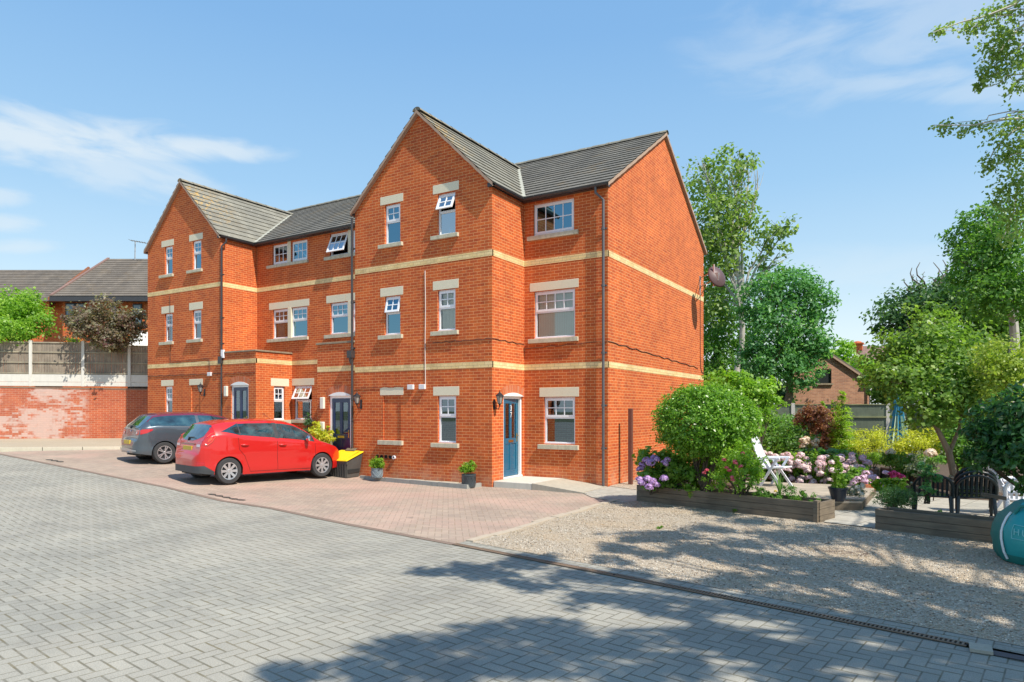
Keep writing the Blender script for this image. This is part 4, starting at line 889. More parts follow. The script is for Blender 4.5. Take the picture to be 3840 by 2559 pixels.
# ================================================================ CARS
def paint(name, c, metal=.35, coat=1.0):
    n = NT(name); n.base(n.mix(n.noise(n.obj(), 2, 2, .5), c, tuple(x * .93 for x in c))); n.rough(.34); n.b.inputs['Metallic'].default_value = metal; n.b.inputs['Coat Weight'].default_value = coat; n.b.inputs['Coat Roughness'].default_value = .03
    MATS[name] = n.m; return n.m
CRED = paint('red_car_paint', (.62, .012, .010), .2); CGREY = paint('grey_car_paint', (.10, .125, .15), .55); CMAR = paint('maroon_roof_paint', (.20, .025, .06), .35)
def darkglass():  # opaque panes; patchy teal reflections are put into the base colour
    n = NT('car_window_glass'); f = n.noise(n.map(n.obj(), (1.5, 1.5, 3)), 1.6, 3, .5); n.base(n.ramp(f, [(.35, (.008, .016, .02)), (.55, (.02, .06, .08)), (.7, (.05, .12, .14))])); n.rough(.03); n.b.inputs['IOR'].default_value = 1.9; n.b.inputs['Coat Weight'].default_value = 1; n.b.inputs['Coat Roughness'].default_value = .01; return n.m
CGL = darkglass()
TYRE = plain('tyre_rubber', (.035, .035, .037), .75, var=.3); ALLOY = plain('alloy_rim', (.62, .62, .64), .3, .75, var=.05); ALLOYD = plain('dark_alloy_pocket', (.05, .05, .055), .5, .3)
BPLAS = plain('black_bumper_plastic', (.045, .05, .055), .55, var=.2); CHROME = plain('chrome', (.75, .76, .78), .12, 1.0, var=.02)
PLATE = plain('yellow_number_plate', (.68, .47, .03), .4, var=.2, scale=3); LRED = plain('tail_lamp_red', (.50, .012, .02), .15, coat=1, var=.2); LWHITE = plain('tail_lamp_clear', (.72, .60, .62), .15, coat=1); LAMB = plain('tail_lamp_amber', (.66, .075, .03), .2, coat=1, var=.3)
HLAMP = plain('head_lamp_glass', (.60, .64, .68), .1, .3, coat=1); SEAM = plain('door_seam_dark', (.04, .006, .006), .8); SEAMG = plain('grey_door_seam', (.02, .022, .025), .8)
WR = .30
class Car:
    def __init__(s, c):
        s.c = c; s.xs = c['xs']; s.cache = {}
    def cv(s, k, x): a = s.c[k]; return float(np.interp(x, [p[0] for p in a], [p[1] for p in a]))
    def section(s, x):
        key = round(x, 4)
        if key in s.cache: return s.cache[key]
        c = s.c; zt = s.cv('zt', x); w = s.cv('w', x); zs = s.cv('sillc', x); ar = c['ar']; fl = 0
        for ax in (c['rx'], c['fx']):
            dx = x - ax
            if abs(dx) < ar: zs = max(zs, WR + math.sqrt(max(ar * ar - dx * dx, 0)))
            if abs(dx) < ar + .10: fl = max(fl, .016 * min(1, (ar + .10 - abs(dx)) / .12))
        zb = min(s.cv('zb', x), zt - .05); wr = min(s.cv('we', x), w * .95); zr = max(min(zt - s.cv('dz', x), zt - .012), zb + .01); zs = min(zs, zb - .04); P = []
        for t_ in (0, .06, .14, .25, .4, .52, .60, .68, .8, .9, 1.0):
            z = zs + (zb - zs) * t_; cr = c['crease']
            k = 1 - .06 * (max(0, (.42 - z)) / .25) ** 1.5 - (.06 * max(0, z - cr)) - .018 * math.exp(-((z - .50) / .12) ** 2)
            P.append((w * min(k, 1.004) + fl * max(0, 1 - (z - .3) / .5), z))
        wb = P[-1][0]
        for t_ in (.12, .3, .5, .7, .88, 1.0): P.append((wb + (wr - wb) * t_ + .02 * math.sin(math.pi * t_), zb + (zr - zb) * t_))
        for t_ in (.08, .2, .4, .6, .8, 1.0): P.append((wr * (1 - t_), zr + (zt - zr) * (1 - (1 - t_) ** 2.4)))
        s.cache[key] = P; return P
    def Y(s, x, z):
        P = s.section(x); return float(np.interp(z, [p[1] for p in P], [p[0] for p in P]))
    def Zt(s, x, y):
        P = s.section(x)[10:]; ys = [p[0] for p in P][::-1]; zs = [p[1] for p in P][::-1]
        y = abs(y)
        if y > s.section(x)[4][0]: return -1
        if y > ys[-1]: return zs[-1]
        return float(np.interp(y, ys, zs))
    def rearX(s, y, z):
        x = s.xs[0]
        for i in range(160):
            if s.Zt(x, y) >= z: return x
            x += .006
        return x
    def frontX(s, y, z):
        x = s.xs[-1]
        for i in range(220):
            if s.Zt(x, y) >= z: return x
            x -= .006
        return x
def sidepatch(car, mb, poly_lo, poly_hi, side, n=14, off=.006):
    """poly_lo / poly_hi: (x, z) chains with equal length"""
    rows = []
    for i in range(n + 1):
        t = i / n
        def ev(ch):
            k = t * (len(ch) - 1); j = min(int(k), len(ch) - 2); f = k - j; return ch[j][0] + (ch[j + 1][0] - ch[j][0]) * f, ch[j][1] + (ch[j + 1][1] - ch[j][1]) * f
        (x0, z0), (x1, z1) = ev(poly_lo), ev(poly_hi); r = []
        for k in range(7):
            x = x0 + (x1 - x0) * k / 6; z = z0 + (z1 - z0) * k / 6; r.append((x, side * (car.Y(x, z) + off), z))
        rows.append(r)
    mb.grid(rows)
def endpatch(car, mb, y0, y1, zlo, zhi, front=False, n=12, m=6, off=.007):
    rows = []
    for i in range(n + 1):
        y = y0 + (y1 - y0) * i / n; a = zlo(y) if callable(zlo) else zlo; b = zhi(y) if callable(zhi) else zhi; r = []
        for k in range(m + 1):
            z = a + (b - a) * k / m; x = (car.frontX(y, z) + off) if front else (car.rearX(y, z) - off); r.append((x, y, z))
        rows.append(r)
    mb.grid(rows)
def wheel(root, x, y, r, side, spokes, twin, dark=False):
    w = MB(); hw = .1; prof = [(r * .62, -hw * .9), (r * .70, -hw), (r * .93, -hw), (r * .985, -hw * .8), (r, -hw * .5), (r, hw * .5), (r * .985, hw * .8), (r * .93, hw), (r * .70, hw), (r * .66, hw * .86), (r * .62, hw * .7)]
    M = Matrix.Translation((x, y, r)) @ Matrix.Rotation(R(-90) * side, 4, 'X')
    w.lathe(prof, (0, 0, 0), 36, M); W_ = w.build('wheel', TYRE, root, smooth=True, world=False)
    q = MB(); q.lathe([(r * .665, hw * .86), (r * .655, hw * .93), (r * .60, hw * .90), (r * .58, hw * .45), (r * .58, -hw * .5)], (0, 0, 0), 36, M)
    for k in range(spokes):
        a0 = 2 * math.pi * k / spokes
        for da in ((-.10, .10) if twin else (0,)):
            a = a0 + da; d = Vector((math.cos(a), math.sin(a), 0)); d1 = Vector((math.cos(a0 + da * 1.7), math.sin(a0 + da * 1.7), 0)); s_ = Vector((-d.y, d.x, 0)); h = .016 if twin else .030
            z1, z0 = hw * .80, hw * .92
            p = [d * (r * .12) + s_ * h * .8 + Vector((0, 0, z1)), d * (r * .12) - s_ * h * .8 + Vector((0, 0, z1)), d1 * (r * .62) - s_ * h + Vector((0, 0, z0)), d1 * (r * .62) + s_ * h + Vector((0, 0, z0))]
            q.prism(p, (0, 0, -.02), M)
    q.lathe([(0, hw * .9), (r * .12, hw * .88), (r * .15, hw * .74)], (0, 0, 0), 16, M); q.build('rim', ALLOY, W_, world=False)
    q = MB(); q.lathe([(0, hw * .25), (r * .58, hw * .25)], (0, 0, 0), 24, M); q.lathe([(r * .2, hw * .3), (r * .42, hw * .3)], (0, 0, 0), 24, M); q.build('brake_disc', ALLOYD, W_, world=False)
    return W_
def build_car(name, label, loc, rz, c, body_mat, roof_mat_, kind):
    root = thing(name, loc, label, 'car', 'cars parked in front of the flats', rz); car = Car(c)
    xs = c['xs']; body = MB(); roof = MB(); low = MB()
    dense = sorted(set([round(x, 4) for x in xs] + [round(ax + c['ar'] * math.cos(math.pi * k / 18), 4) for ax in (c['rx'], c['fx']) for k in range(19)] + [round(ax + sg * (c['ar'] + .001), 4) for ax in (c['rx'], c['fx']) for sg in (-1, 1)]))
    rows = [(x, car.section(x)) for x in dense]
    for side in (-1, 1):
        for (x0, P0), (x1, P1) in zip(rows, rows[1:]):
            for k in range(len(P0) - 1):
                q = [(x0, side * P0[k][0], P0[k][1]), (x1, side * P1[k][0], P1[k][1]), (x1, side * P1[k + 1][0], P1[k + 1][1]), (x0, side * P0[k + 1][0], P0[k + 1][1])]
                zc = (q[0][2] + q[2][2]) / 2; xc = (x0 + x1) / 2
                tgt = body
                if c['lowtrim'](xc, zc): tgt = low
                elif roof_mat_ is not None and k >= 15 and c['roofx'][0] < xc < c['roofx'][1]: tgt = roof
                tgt.face(q if side > 0 else q[::-1])
    for (x, P), fl in ((rows[0], 0), (rows[-1], 1)):
        for k in range(len(P) - 1):
            q = [(x, -P[k][0], P[k][1]), (x, P[k][0], P[k][1]), (x, P[k + 1][0], P[k + 1][1]), (x, -P[k + 1][0], P[k + 1][1])]
            (low if c['lowtrim'](x, (P[k][1] + P[k + 1][1]) / 2) else body).face(q)
    B = body.build('body', body_mat, root, smooth=True, world=False)
    if roof.v: roof.build('roof', roof_mat_, root, smooth=True, world=False)
    if low.v: low.build('bumper_skirt', BPLAS, root, smooth=True, world=False)
    q = MB(); q.box((xs[0] + .18, -.6, c['sill'] + .02), (xs[-1] - .25, .6, .62)); q.build('underbody', ROOMD, root, world=False)
    # glass
    for side in (-1, 1):
        for x0, x1 in c['win']:
            q = MB(); rows_ = []
            for i in range(21):
                x = x0 + (x1 - x0) * i / 20; P = car.section(x); zb, zr = P[10][1], P[16][1]; lo = zb + (zr - zb) * .10; hi = zb + (zr - zb) * .90
                if 'wpt' in c and x < c['wpt'][0]: f = max((x - x0) / (c['wpt'][0] - x0), .04); m_ = lo + (hi - lo) * c['wpt'][1]; lo = m_ + (lo - m_) * f; hi = m_ + (hi - m_) * f
                rows_.append([(x, side * (car.Y(x, lo + (hi - lo) * k / 5) + .005), lo + (hi - lo) * k / 5) for k in range(6)])
            q.grid(rows_); q.build('side_window', CGL, root, smooth=True, world=False)
    for side in (-1, 1):
        for x0, x1 in c.get('pil', ()):
            q = MB(); rows_ = []
            for i in range(5):
                x = x0 + (x1 - x0) * i / 4; P = car.section(x); zb, zr = P[10][1], P[16][1]; lo = zb + (zr - zb) * .07; hi = zb + (zr - zb) * .93
                rows_.append([(x, side * (car.Y(x, lo + (hi - lo) * k / 5) + .004), lo + (hi - lo) * k / 5) for k in range(6)])
            q.grid(rows_); q.build('pillar_trim', GUT, root, smooth=True, world=False)
    q = MB(); rows_ = []
    x0, x1 = c['ws']
    for i in range(13):
        x = x0 + (x1 - x0) * i / 12; P = car.section(x)[16:]; wv = P[0][0] * .95; zs_ = []
        r = []
        for k in range(17):
            y = -wv + 2 * wv * k / 16; z = float(np.interp(abs(y), [p[0] for p in P][::-1], [p[1] for p in P][::-1])); r.append((x + .003, y, z + .006))
        rows_.append(r)
    q.grid(rows_); q.build('windscreen', CGL, root, smooth=True, world=False)
    q = MB(); hb = c['rw']; endpatch(car, q, -hb[0], hb[0], lambda y: hb[1] + hb[3] * (abs(y) / hb[0]) ** 3, lambda y: hb[2] - .02 * (abs(y) / hb[0]) ** 2, n=20, m=8); rg = q.build('rear_window', CGL, root, smooth=True, world=False)
    q = MB(); z0 = hb[1] + .02; q.tube([(car.rearX(0, z0) - .02, .02, z0), (car.rearX(.12, z0 + .05) - .03, .08, z0 + .045), (car.rearX(-.2, z0 + .03) - .025, -.28, z0 + .055)], .012, 6); q.tube([(car.rearX(0, z0) - .02, .05, z0 - .02), (car.rearX(0, z0) - .02, .01, z0 + .03)], .02, 6); q.build('rear_wiper', GUT, root, world=False)
    # plate
    pz = c['plate']; q = MB(); x = car.rearX(0, pz) - .012; q.box((x - .004, -.26, pz - .055), (x + .03, .26, pz + .055)); q.build('number_plate', PLATE, root, world=False, bevel=.003)
    for px_, py_ in ((c['rx'], 1), (c['rx'], -1), (c['fx'], 1), (c['fx'], -1)): wheel(root, px_, py_ * (c['tw'] - .1), WR, py_, *c['spokes'])
    # seams and handles
    sm = body_mat is CRED and SEAM or SEAMG
    for side in (-1, 1):
        for ch in c['seams']:
            q = MB(); pts = []
            for (xa, za), (xb, zb_) in zip(ch, ch[1:]):
                for k in range(6): x = xa + (xb - xa) * k / 5; z = za + (zb_ - za) * k / 5; pts.append((x, side * (car.Y(x, z) + .0005), z))
            q.tube(pts, .0045, 4); q.build('door_seam', sm, root, world=False)
        for hx, hz in c['handles']:
            q = MB(); y = side * (car.Y(hx, hz) + .012); q.tube([(hx - .10, side * (car.Y(hx - .1, hz)), hz + .004), (hx - .07, y + side * .01, hz + .006), (hx, y + side * .016, hz + .004), (hx + .07, y + side * .01, hz), (hx + .10, side * car.Y(hx + .1, hz), hz - .002)], [.012, .018, .02, .018, .012], 8); q.build('door_handle', body_mat, root, world=False, smooth=True)
        mx, mz = c['mirror']; my = side * (car.Y(mx, mz) + .13); q = MB()
        q.lathe([(0, -.09), (.045, -.075), (.075, -.03), (.08, .02), (.06, .07), (0, .09)], (0, 0, 0), 14, Matrix.Translation((mx, my, mz)) @ Matrix.Rotation(R(90), 4, 'X') @ Matrix.Diagonal((.7, 1, 1.15, 1))); q.tube([(mx + .03, side * (car.Y(mx, mz) - .02), mz - .04), (mx, my, mz - .03)], .022, 8); q.build('mirror', c['mirmat'], root, world=False, smooth=True)
        q = MB(); endpatch(car, q, side * .42, side * .70, .62, .76, front=True); q.build('headlight', HLAMP, root, world=False, smooth=True)
    return root, car
def frange(a, b, n): return [a + (b - a) * i / (n - 1) for i in range(n)]
RC = dict(xs=[-1.975, -1.97, -1.955, -1.94, -1.92, -1.90, -1.88, -1.86, -1.84, -1.82, -1.80, -1.77, -1.74, -1.71, -1.68, -1.65, -1.62, -1.60, -1.575, -1.56, -1.54, -1.52] + frange(-1.5, 1.6, 42) + [1.68, 1.75, 1.8, 1.84, 1.88, 1.91, 1.94, 1.96, 1.975],
    zt=[(-1.975, .56), (-1.965, .66), (-1.945, .72), (-1.905, .745), (-1.885, .80), (-1.86, .95), (-1.83, 1.03), (-1.74, 1.16), (-1.63, 1.30), (-1.575, 1.365), (-1.565, 1.39), (-1.4, 1.43), (-1.2, 1.462), (-.7, 1.482), (-.2, 1.485), (.2, 1.465), (.5, 1.41), (.62, 1.36), (.9, 1.20), (1.15, 1.02), (1.25, .965), (1.45, .905), (1.65, .83), (1.8, .755), (1.88, .68), (1.94, .60), (1.975, .5)],
    w=[(-1.975, .46), (-1.96, .57), (-1.93, .655), (-1.88, .72), (-1.80, .77), (-1.68, .815), (-1.5, .845), (-1.3, .858), (-.8, .86), (.8, .86), (1.4, .85), (1.65, .82), (1.8, .76), (1.9, .66), (1.975, .50)],
    we=[(-1.975, .42), (-1.85, .62), (-1.66, .62), (-1.0, .60), (.4, .575), (.65, .60), (1.15, .69), (1.5, .70), (1.8, .62), (1.975, .4)],
    zb=[(-1.975, .8), (-1.75, 1.08), (-1.4, 1.115), (-1.1, 1.095), (-.5, 1.03), (.2, .96), (1.0, .885), (1.3, .855), (1.7, .74), (1.975, .46)],
    dz=[(-1.975, .02), (-1.66, .05), (-1.0, .07), (.5, .06), (1.1, .05), (1.5, .04), (1.975, .02)], sill=.19, sillc=[(-1.975, .30), (-1.6, .24), (-1.0, .20), (1.5, .19), (1.8, .22), (1.975, .28)], ar=.335, rx=-1.245, fx=1.245, crease=.80, tw=.865,
    lowtrim=lambda x, z: False, roofx=(0, 0), win=[(-1.42, -.98), (-.95, -.07), (.03, 1.02)], wpt=(-1.0, .30), pil=((-.985, -.945), (-.075, .035)), ws=(.60, 1.12), rw=(.63, 1.0, 1.36, .10), plate=.815, spokes=(8, False),
    seams=[[(-.02, 1.0), (-.02, .60), (0, .27)], [(1.03, .92), (1.05, .6), (.98, .27)], [(-1.02, 1.05), (-1.0, .78), (-.86, .62), (-.72, .27)], [(-.72, .26), (.98, .245)]], handles=[(-.86, .88), (.12, .85)], mirror=(.78, .99), mirmat=CHROME)
red_h = R(77.3); rr = Vector((-14.27, 10.40)); hd = Vector((math.cos(red_h), math.sin(red_h))); lf = Vector((-hd.y, hd.x))
cpos = rr + hd * 1.245 + lf * .83
red, rcar = build_car('red_hatchback', 'bright red five door hatchback parked nose to the wall by the navy door', (cpos.x, cpos.y, gz(cpos.x) + .0), red_h, RC, CRED, None, 'red')
for side in (-1, 1):
    q = MB(); endpatch(rcar, q, side * .48, side * .735, lambda y: .86 + .06 * (abs(y) - .48) / .25, lambda y: .95 + .14 * (abs(y) - .48) / .25, n=10); q.build('tail_light', LRED, red, world=False, smooth=True)
    q = MB(); sidepatch(rcar, q, [(-1.85, .90), (-1.74, .87), (-1.64, .95), (-1.56, 1.06)], [(-1.82, 1.02), (-1.74, 1.10), (-1.64, 1.17), (-1.55, 1.19)], side, 12); tl = q.build('tail_light', LRED, red, world=False, smooth=True)
    q = MB(); q.tube([(x, side * (rcar.Y(x, z) + .010), z) for x, z in ((-1.80, .93), (-1.74, .90), (-1.65, .97), (-1.575, 1.07), (-1.565, 1.17), (-1.64, 1.155), (-1.74, 1.085))], .012, 6); q.build('tail_light_rim', LAMB, red, world=False, smooth=True)
    q = MB(); sidepatch(rcar, q, [(-1.74, .96), (-1.64, 1.02)], [(-1.72, 1.03), (-1.63, 1.11)], side, 6, .011); q.build('indicator_lamp', LAMB, red, world=False, smooth=True)
    q = MB(); endpatch(rcar, q, side * .50, side * .70, lambda y: .865, lambda y: .915, n=6, off=.011); q.build('reversing_light', LWHITE, red, world=False, smooth=True)
    q = MB(); sidepatch(rcar, q, [(-1.93, .47), (-1.78, .46)], [(-1.94, .53), (-1.80, .53)], side, 8); q.build('reflector', LRED, red, world=False, smooth=True)
q = MB(); endpatch(rcar, q, -.40, .40, .90, .935, n=14, m=2, off=.02); q.build('hatch_trim', plain('brushed_trim', (.35, .20, .18), .35, .7), red, world=False, smooth=True)
q = MB(); x = rcar.rearX(0, .99) - .012; q.lathe([(0, .004), (.04, .004), (.045, 0)], (0, 0, 0), 16, Matrix.Translation((rcar.rearX(0, .965) - .004, 0, .965)) @ Matrix.Rotation(R(-90), 4, 'Y') @ Matrix.Diagonal((.55, 1, 1, 1))); q.build('badge', CHROME, red, world=False)
q = MB(); q.tube([(-.65, 0, 1.48), (-.85, 0, 1.66)], .004, 5); q.tube([(.25, 0, 1.45), (.02, 0, 1.60)], .004, 5); q.build('aerial', GUT, red, world=False)
red.scale = (.995, 1.03, 1.05); red.location += Vector((-math.cos(YAW), -math.sin(YAW), 0)) * .07
def skirt(car, par, zh, yy):
    q = MB(); endpatch(car, q, -yy, yy, lambda y: car.section(car.rearX(y, .5))[0][1] - .02, lambda y: zh, n=20, m=4, off=.006)
    for side in (-1, 1): sidepatch(car, q, [(-1.97, .29), (-1.80, .26), (-1.60, .235)], [(-1.972, zh), (-1.80, zh + .01), (-1.585, .30)], side, 12, .006)
    q.build('bumper_skirt', BPLAS, par, world=False, smooth=True)
skirt(rcar, red, .43, .70)
# grey car
GC = dict(RC); GC.update(zt=[(-1.975, .50), (-1.965, .62), (-1.945, .68), (-1.92, .70), (-1.89, .78), (-1.86, .95), (-1.83, 1.05), (-1.72, 1.17), (-1.57, 1.31), (-1.50, 1.37), (-1.49, 1.385), (-1.3, 1.42), (-1.0, 1.455), (-.4, 1.465), (.1, 1.44), (.45, 1.37), (.62, 1.31), (.9, 1.16), (1.15, 1.03), (1.25, .99), (1.45, .94), (1.65, .88), (1.8, .80), (1.88, .72), (1.94, .62), (1.975, .5)],
    zb=[(-1.975, .8), (-1.80, 1.0), (-1.4, 1.03), (-.5, 1.0), (.2, .965), (1.0, .93), (1.3, .90), (1.7, .78), (1.975, .5)], win=[(-1.60, -.35), (-.26, 1.0)], roofx=(-1.66, .62), rw=(.61, .99, 1.335, .03), plate=.60, spokes=(5, True), crease=.86,
    seams=[[(-.30, 1.0), (-.30, .60), (-.24, .27)], [(1.03, .92), (1.05, .6), (.98, .27)], [(-.24, .26), (.98, .245)]], handles=[(-.16, .86)], mirmat=CMAR, lowtrim=lambda x, z: False)
GC.pop('wpt', None); GC['pil'] = ()
gh = R(77); gr = Vector((-18.86, 11.56)); hd = Vector((math.cos(gh), math.sin(gh))); lf = Vector((-hd.y, hd.x)); gp = gr + hd * 1.245 + lf * .83
gry, gcar = build_car('grey_hatchback', 'grey three door hatchback with a maroon roof parked beside the red car', (gp.x, gp.y, gz(gp.x) + .01), gh, GC, CGREY, CMAR, 'grey')
gry.rotation_euler = (0, 0, gh); gry.scale = (1.02, 1.02, 1.02)
for side in (-1, 1):
    q = MB(); endpatch(gcar, q, side * .48, side * .735, lambda y: .80 + .03 * (abs(y) - .5) / .25, lambda y: .945 + .0 * y, n=8); q.build('tail_light', LRED, gry, world=False, smooth=True)
    q = MB(); sidepatch(gcar, q, [(-1.85, .82), (-1.70, .86), (-1.56, .93)], [(-1.85, .955), (-1.70, .97), (-1.54, .975)], side, 8); q.build('tail_light', LRED, gry, world=False, smooth=True)
    q = MB(); endpatch(gcar, q, side * .51, side * .60, .83, .90, n=4, off=.012); q.build('reversing_light', LWHITE, gry, world=False, smooth=True)
q = MB(); endpatch(gcar, q, -.66, .66, lambda y: .35 + .0 * y, lambda y: .43 - .05 * (abs(y) / .66) ** 2, n=16, m=2, off=.016); q.build('diffuser_trim', plain('silver_trim', (.5, .52, .55), .3, .8), gry, world=False, smooth=True)
q = MB(); Mx = Matrix.Translation((-1.99, -.12, .31)) @ Matrix.Rotation(R(-90), 4, 'Y'); q.lathe([(.03, -.1), (.036, 0), (.036, .015), (.026, .015), (.026, -.1)], (0, 0, 0), 14, Mx); q.build('exhaust', CHROME, gry, world=False)
q = MB(); xb = gcar.rearX(0, .88) - .006
for a, b in (((-.035, .90), (0, .94)), ((0, .94), (.012, .88)), ((.012, .88), (.04, .925))): q.tube([(xb, a[0], a[1]), (xb, b[0], b[1])], .007, 5)
q.build('badge', CHROME, gry, world=False)
q = MB()
for k in range(4): q.box((xb - .004, -.06 + k * .035, .80), (xb + .0, -.04 + k * .035, .825))
q.build('badge_letters', CHROME, gry, world=False)
# ================================================================ VEGETATION
def leaf_mesh(name, blobs, mat, size, n, parent, aspect=.5, clus=.16, shell=.45, up=.5, k_per=26, world=True, hang=0.0, bend=True):
    """blobs: (centre, (rx, ry, rz), weight). Leaves gather in small sprays through each blob, denser near its skin."""
    C = np.array([tuple(b[0]) for b in blobs], float); Rr = np.array([b[1] if isinstance(b[1], (tuple, list)) else (b[1],) * 3 for b in blobs], float); wt = np.array([b[2] if len(b) > 2 else 1.0 for b in blobs]); vol = wt * (Rr.prod(1) ** (2 / 3)); pr = vol / vol.sum()
    nk = max(4, n // k_per); bi = RNG.choice(len(blobs), nk, p=pr); d = RNG.normal(size=(nk, 3)); d /= np.linalg.norm(d, axis=1)[:, None]
    rad = (shell + (1 - shell) * RNG.uniform(0, 1, nk) ** .6); rad *= RNG.uniform(.82, 1.12, nk); K = C[bi] + d * rad[:, None] * Rr[bi]
    ki = RNG.integers(0, nk, n); rs = Rr[bi[ki]].mean(1); sp = RNG.normal(size=(n, 3)) * (clus * rs)[:, None]; sp[:, 2] *= .7
    P = K[ki] + sp; out = d[ki] * .8 + RNG.normal(size=(n, 3)) * .75; out[:, 2] += up; out /= np.linalg.norm(out, axis=1)[:, None]
    t = RNG.normal(size=(n, 3)); t[:, 2] -= hang; t -= out * (t * out).sum(1)[:, None]; t /= np.linalg.norm(t, axis=1)[:, None] + 1e-9; s_ = np.cross(out, t)
    sz = (size * RNG.uniform(.65, 1.25, n))[:, None]; a = P - t * sz * .5; b = P + t * sz * .5; m = P - t * sz * .05; w = s_ * sz * aspect * .5; fold = out * sz * .10
    V = np.stack([a, m + w + fold, b, m - w + fold], 1).reshape(-1, 3)
    off = root_of(parent).location if (parent is not None and world) else Vector((0, 0, 0)); V = V - np.array(off)
    me = bpy.data.meshes.new(name); me.vertices.add(n * 4); me.vertices.foreach_set('co', V.reshape(-1).astype(np.float32)); me.loops.add(n * 4); me.loops.foreach_set('vertex_index', np.arange(n * 4, dtype=np.int32)); me.polygons.add(n); me.polygons.foreach_set('loop_start', np.arange(0, n * 4, 4, dtype=np.int32)); me.update()
    hv = np.clip(RNG.uniform(0, 1, n) * .6 + RNG.uniform(0, 1, nk)[ki] * .4, 0, 1)
    uvl = me.uv_layers.new(name='UVMap'); uvl.data.foreach_set('uv', np.stack([np.repeat(hv, 4), np.zeros(n * 4)], 1).reshape(-1).astype(np.float32)); me.validate(); me.materials.append(mat)
    o = bpy.data.objects.new(name, me); COL.objects.link(o)
    if parent is not None: o.parent = parent
    return o
def limb(mb, a, b, r0, r1, n=7, sag=.0, wob=.12, seg=7):
    a, b = Vector(a), Vector(b); L = (b - a).length; pts = []
    for i in range(n + 1):
        t = i / n; p = a.lerp(b, t); k = math.sin(math.pi * t) * L * wob * .3; pts.append(p + Vector((math.sin(t * 7 + a.x * 3) * k, math.cos(t * 6 + a.y * 3) * k, sag * L * math.sin(math.pi * t))))
    mb.tube(pts, [r0 + (r1 - r0) * (i / n) for i in range(n + 1)], seg, cap=False)
def tree(name, base, fork, blobs, label, cat='tree', mat=None, bark=None, r=.15, size=.12, n=6000, group=None, aspect=.6, clus=.16, shell=.45, twigs=True, up=.5, hang=0., k_per=26, stems=None):
    base = Vector(base); t = thing(name, base, label, cat, group); q = MB(); fork = Vector(fork)
    if stems:
        for s_ in stems: q.tube([Vector(p) for p in s_[0]], s_[1], 8, r2=s_[1] * .5)
    else: limb(q, base - Vector((0, 0, .05)), fork, r, r * .7, wob=.1, seg=9)
    for b in blobs:
        c = Vector(b[0]); rr = b[1] if isinstance(b[1], (tuple, list)) else (b[1],) * 3; src = fork if not stems else Vector(stems[0][0][-1])
        limb(q, src, c, r * .5, r * .12, sag=.04, seg=6)
        if twigs:
            for k in range(5): limb(q, c.lerp(src, random.uniform(.05, .5)), c + Vector((random.uniform(-.8, .8) * rr[0], random.uniform(-.8, .8) * rr[1], random.uniform(-.6, .85) * rr[2])), r * .14, r * .04, n=4, seg=4)
    q.build('trunk', bark or BARK, t, smooth=True)
    leaf_mesh('crown', blobs, mat, size, n, t, aspect, clus, shell, up, hang=hang, k_per=k_per); return t
def shrub(name, base, blobs, label, cat='shrub', mat=None, size=.06, n=2500, group=None, aspect=.55, stem=.02, clus=.18, shell=.4, up=.5, stemmat=None, hang=0, k_per=26):
    base = Vector(base); t = thing(name, base, label, cat, group); q = MB()
    for b in blobs:
        c = Vector(b[0])
        for k in range(3): limb(q, base + Vector((random.uniform(-.05, .05), random.uniform(-.05, .05), -.02)), c + Vector((random.uniform(-.3, .3), random.uniform(-.3, .3), random.uniform(-.2, .4))) * (b[1] if not isinstance(b[1], (tuple, list)) else b[1][0]), stem, stem * .4, n=4, seg=5)
    q.build('stems', stemmat or BARKD, t, smooth=True); leaf_mesh('foliage', blobs, mat, size, n, t, aspect, clus, shell, up, hang=hang, k_per=k_per); return t
LG = {k: leaf_mat('leaf_' + k, *[tuple(min(c * 1.12, .8) for c in x) if isinstance(x, tuple) else x for x in v]) for k, v in {
    'laurel': ((.07, .17, .02), (.21, .40, .045), (.42, .60, .14), .33), 'bright': ((.12, .27, .02), (.26, .44, .05), (.42, .56, .10)), 'syc': ((.09, .18, .03), (.21, .34, .06), (.38, .48, .13)), 'mid': ((.07, .18, .03), (.16, .32, .06), (.28, .43, .11)),
    'dark': ((.045, .11, .04), (.11, .22, .08), (.19, .32, .13)), 'birch': ((.12, .20, .045), (.25, .37, .09), (.42, .50, .18)), 'ash': ((.06, .19, .065), (.15, .35, .12), (.27, .48, .18)), 'yellow': ((.32, .38, .03), (.58, .58, .06), (.74, .66, .10)),
    'lime': ((.13, .27, .02), (.26, .42, .04), (.38, .48, .07)), 'dlaurel': ((.02, .075, .025), (.055, .16, .05), (.14, .30, .12), .3), 'purple': ((.14, .05, .06), (.24, .22, .14), (.46, .46, .34)), 'acer': ((.20, .08, .06), (.38, .20, .13), (.52, .34, .22)), 'cypress': ((.14, .28, .02), (.30, .46, .04), (.62, .68, .08)),
    'gold': ((.2, .3, .04), (.34, .42, .07), (.5, .48, .1)), 'grey': ((.16, .20, .15), (.26, .30, .24), (.36, .40, .34)), 'hyd': ((.09, .20, .03), (.20, .36, .05), (.34, .44, .07)), 'olive': ((.08, .17, .03), (.18, .31, .05), (.30, .42, .10))}.items()}
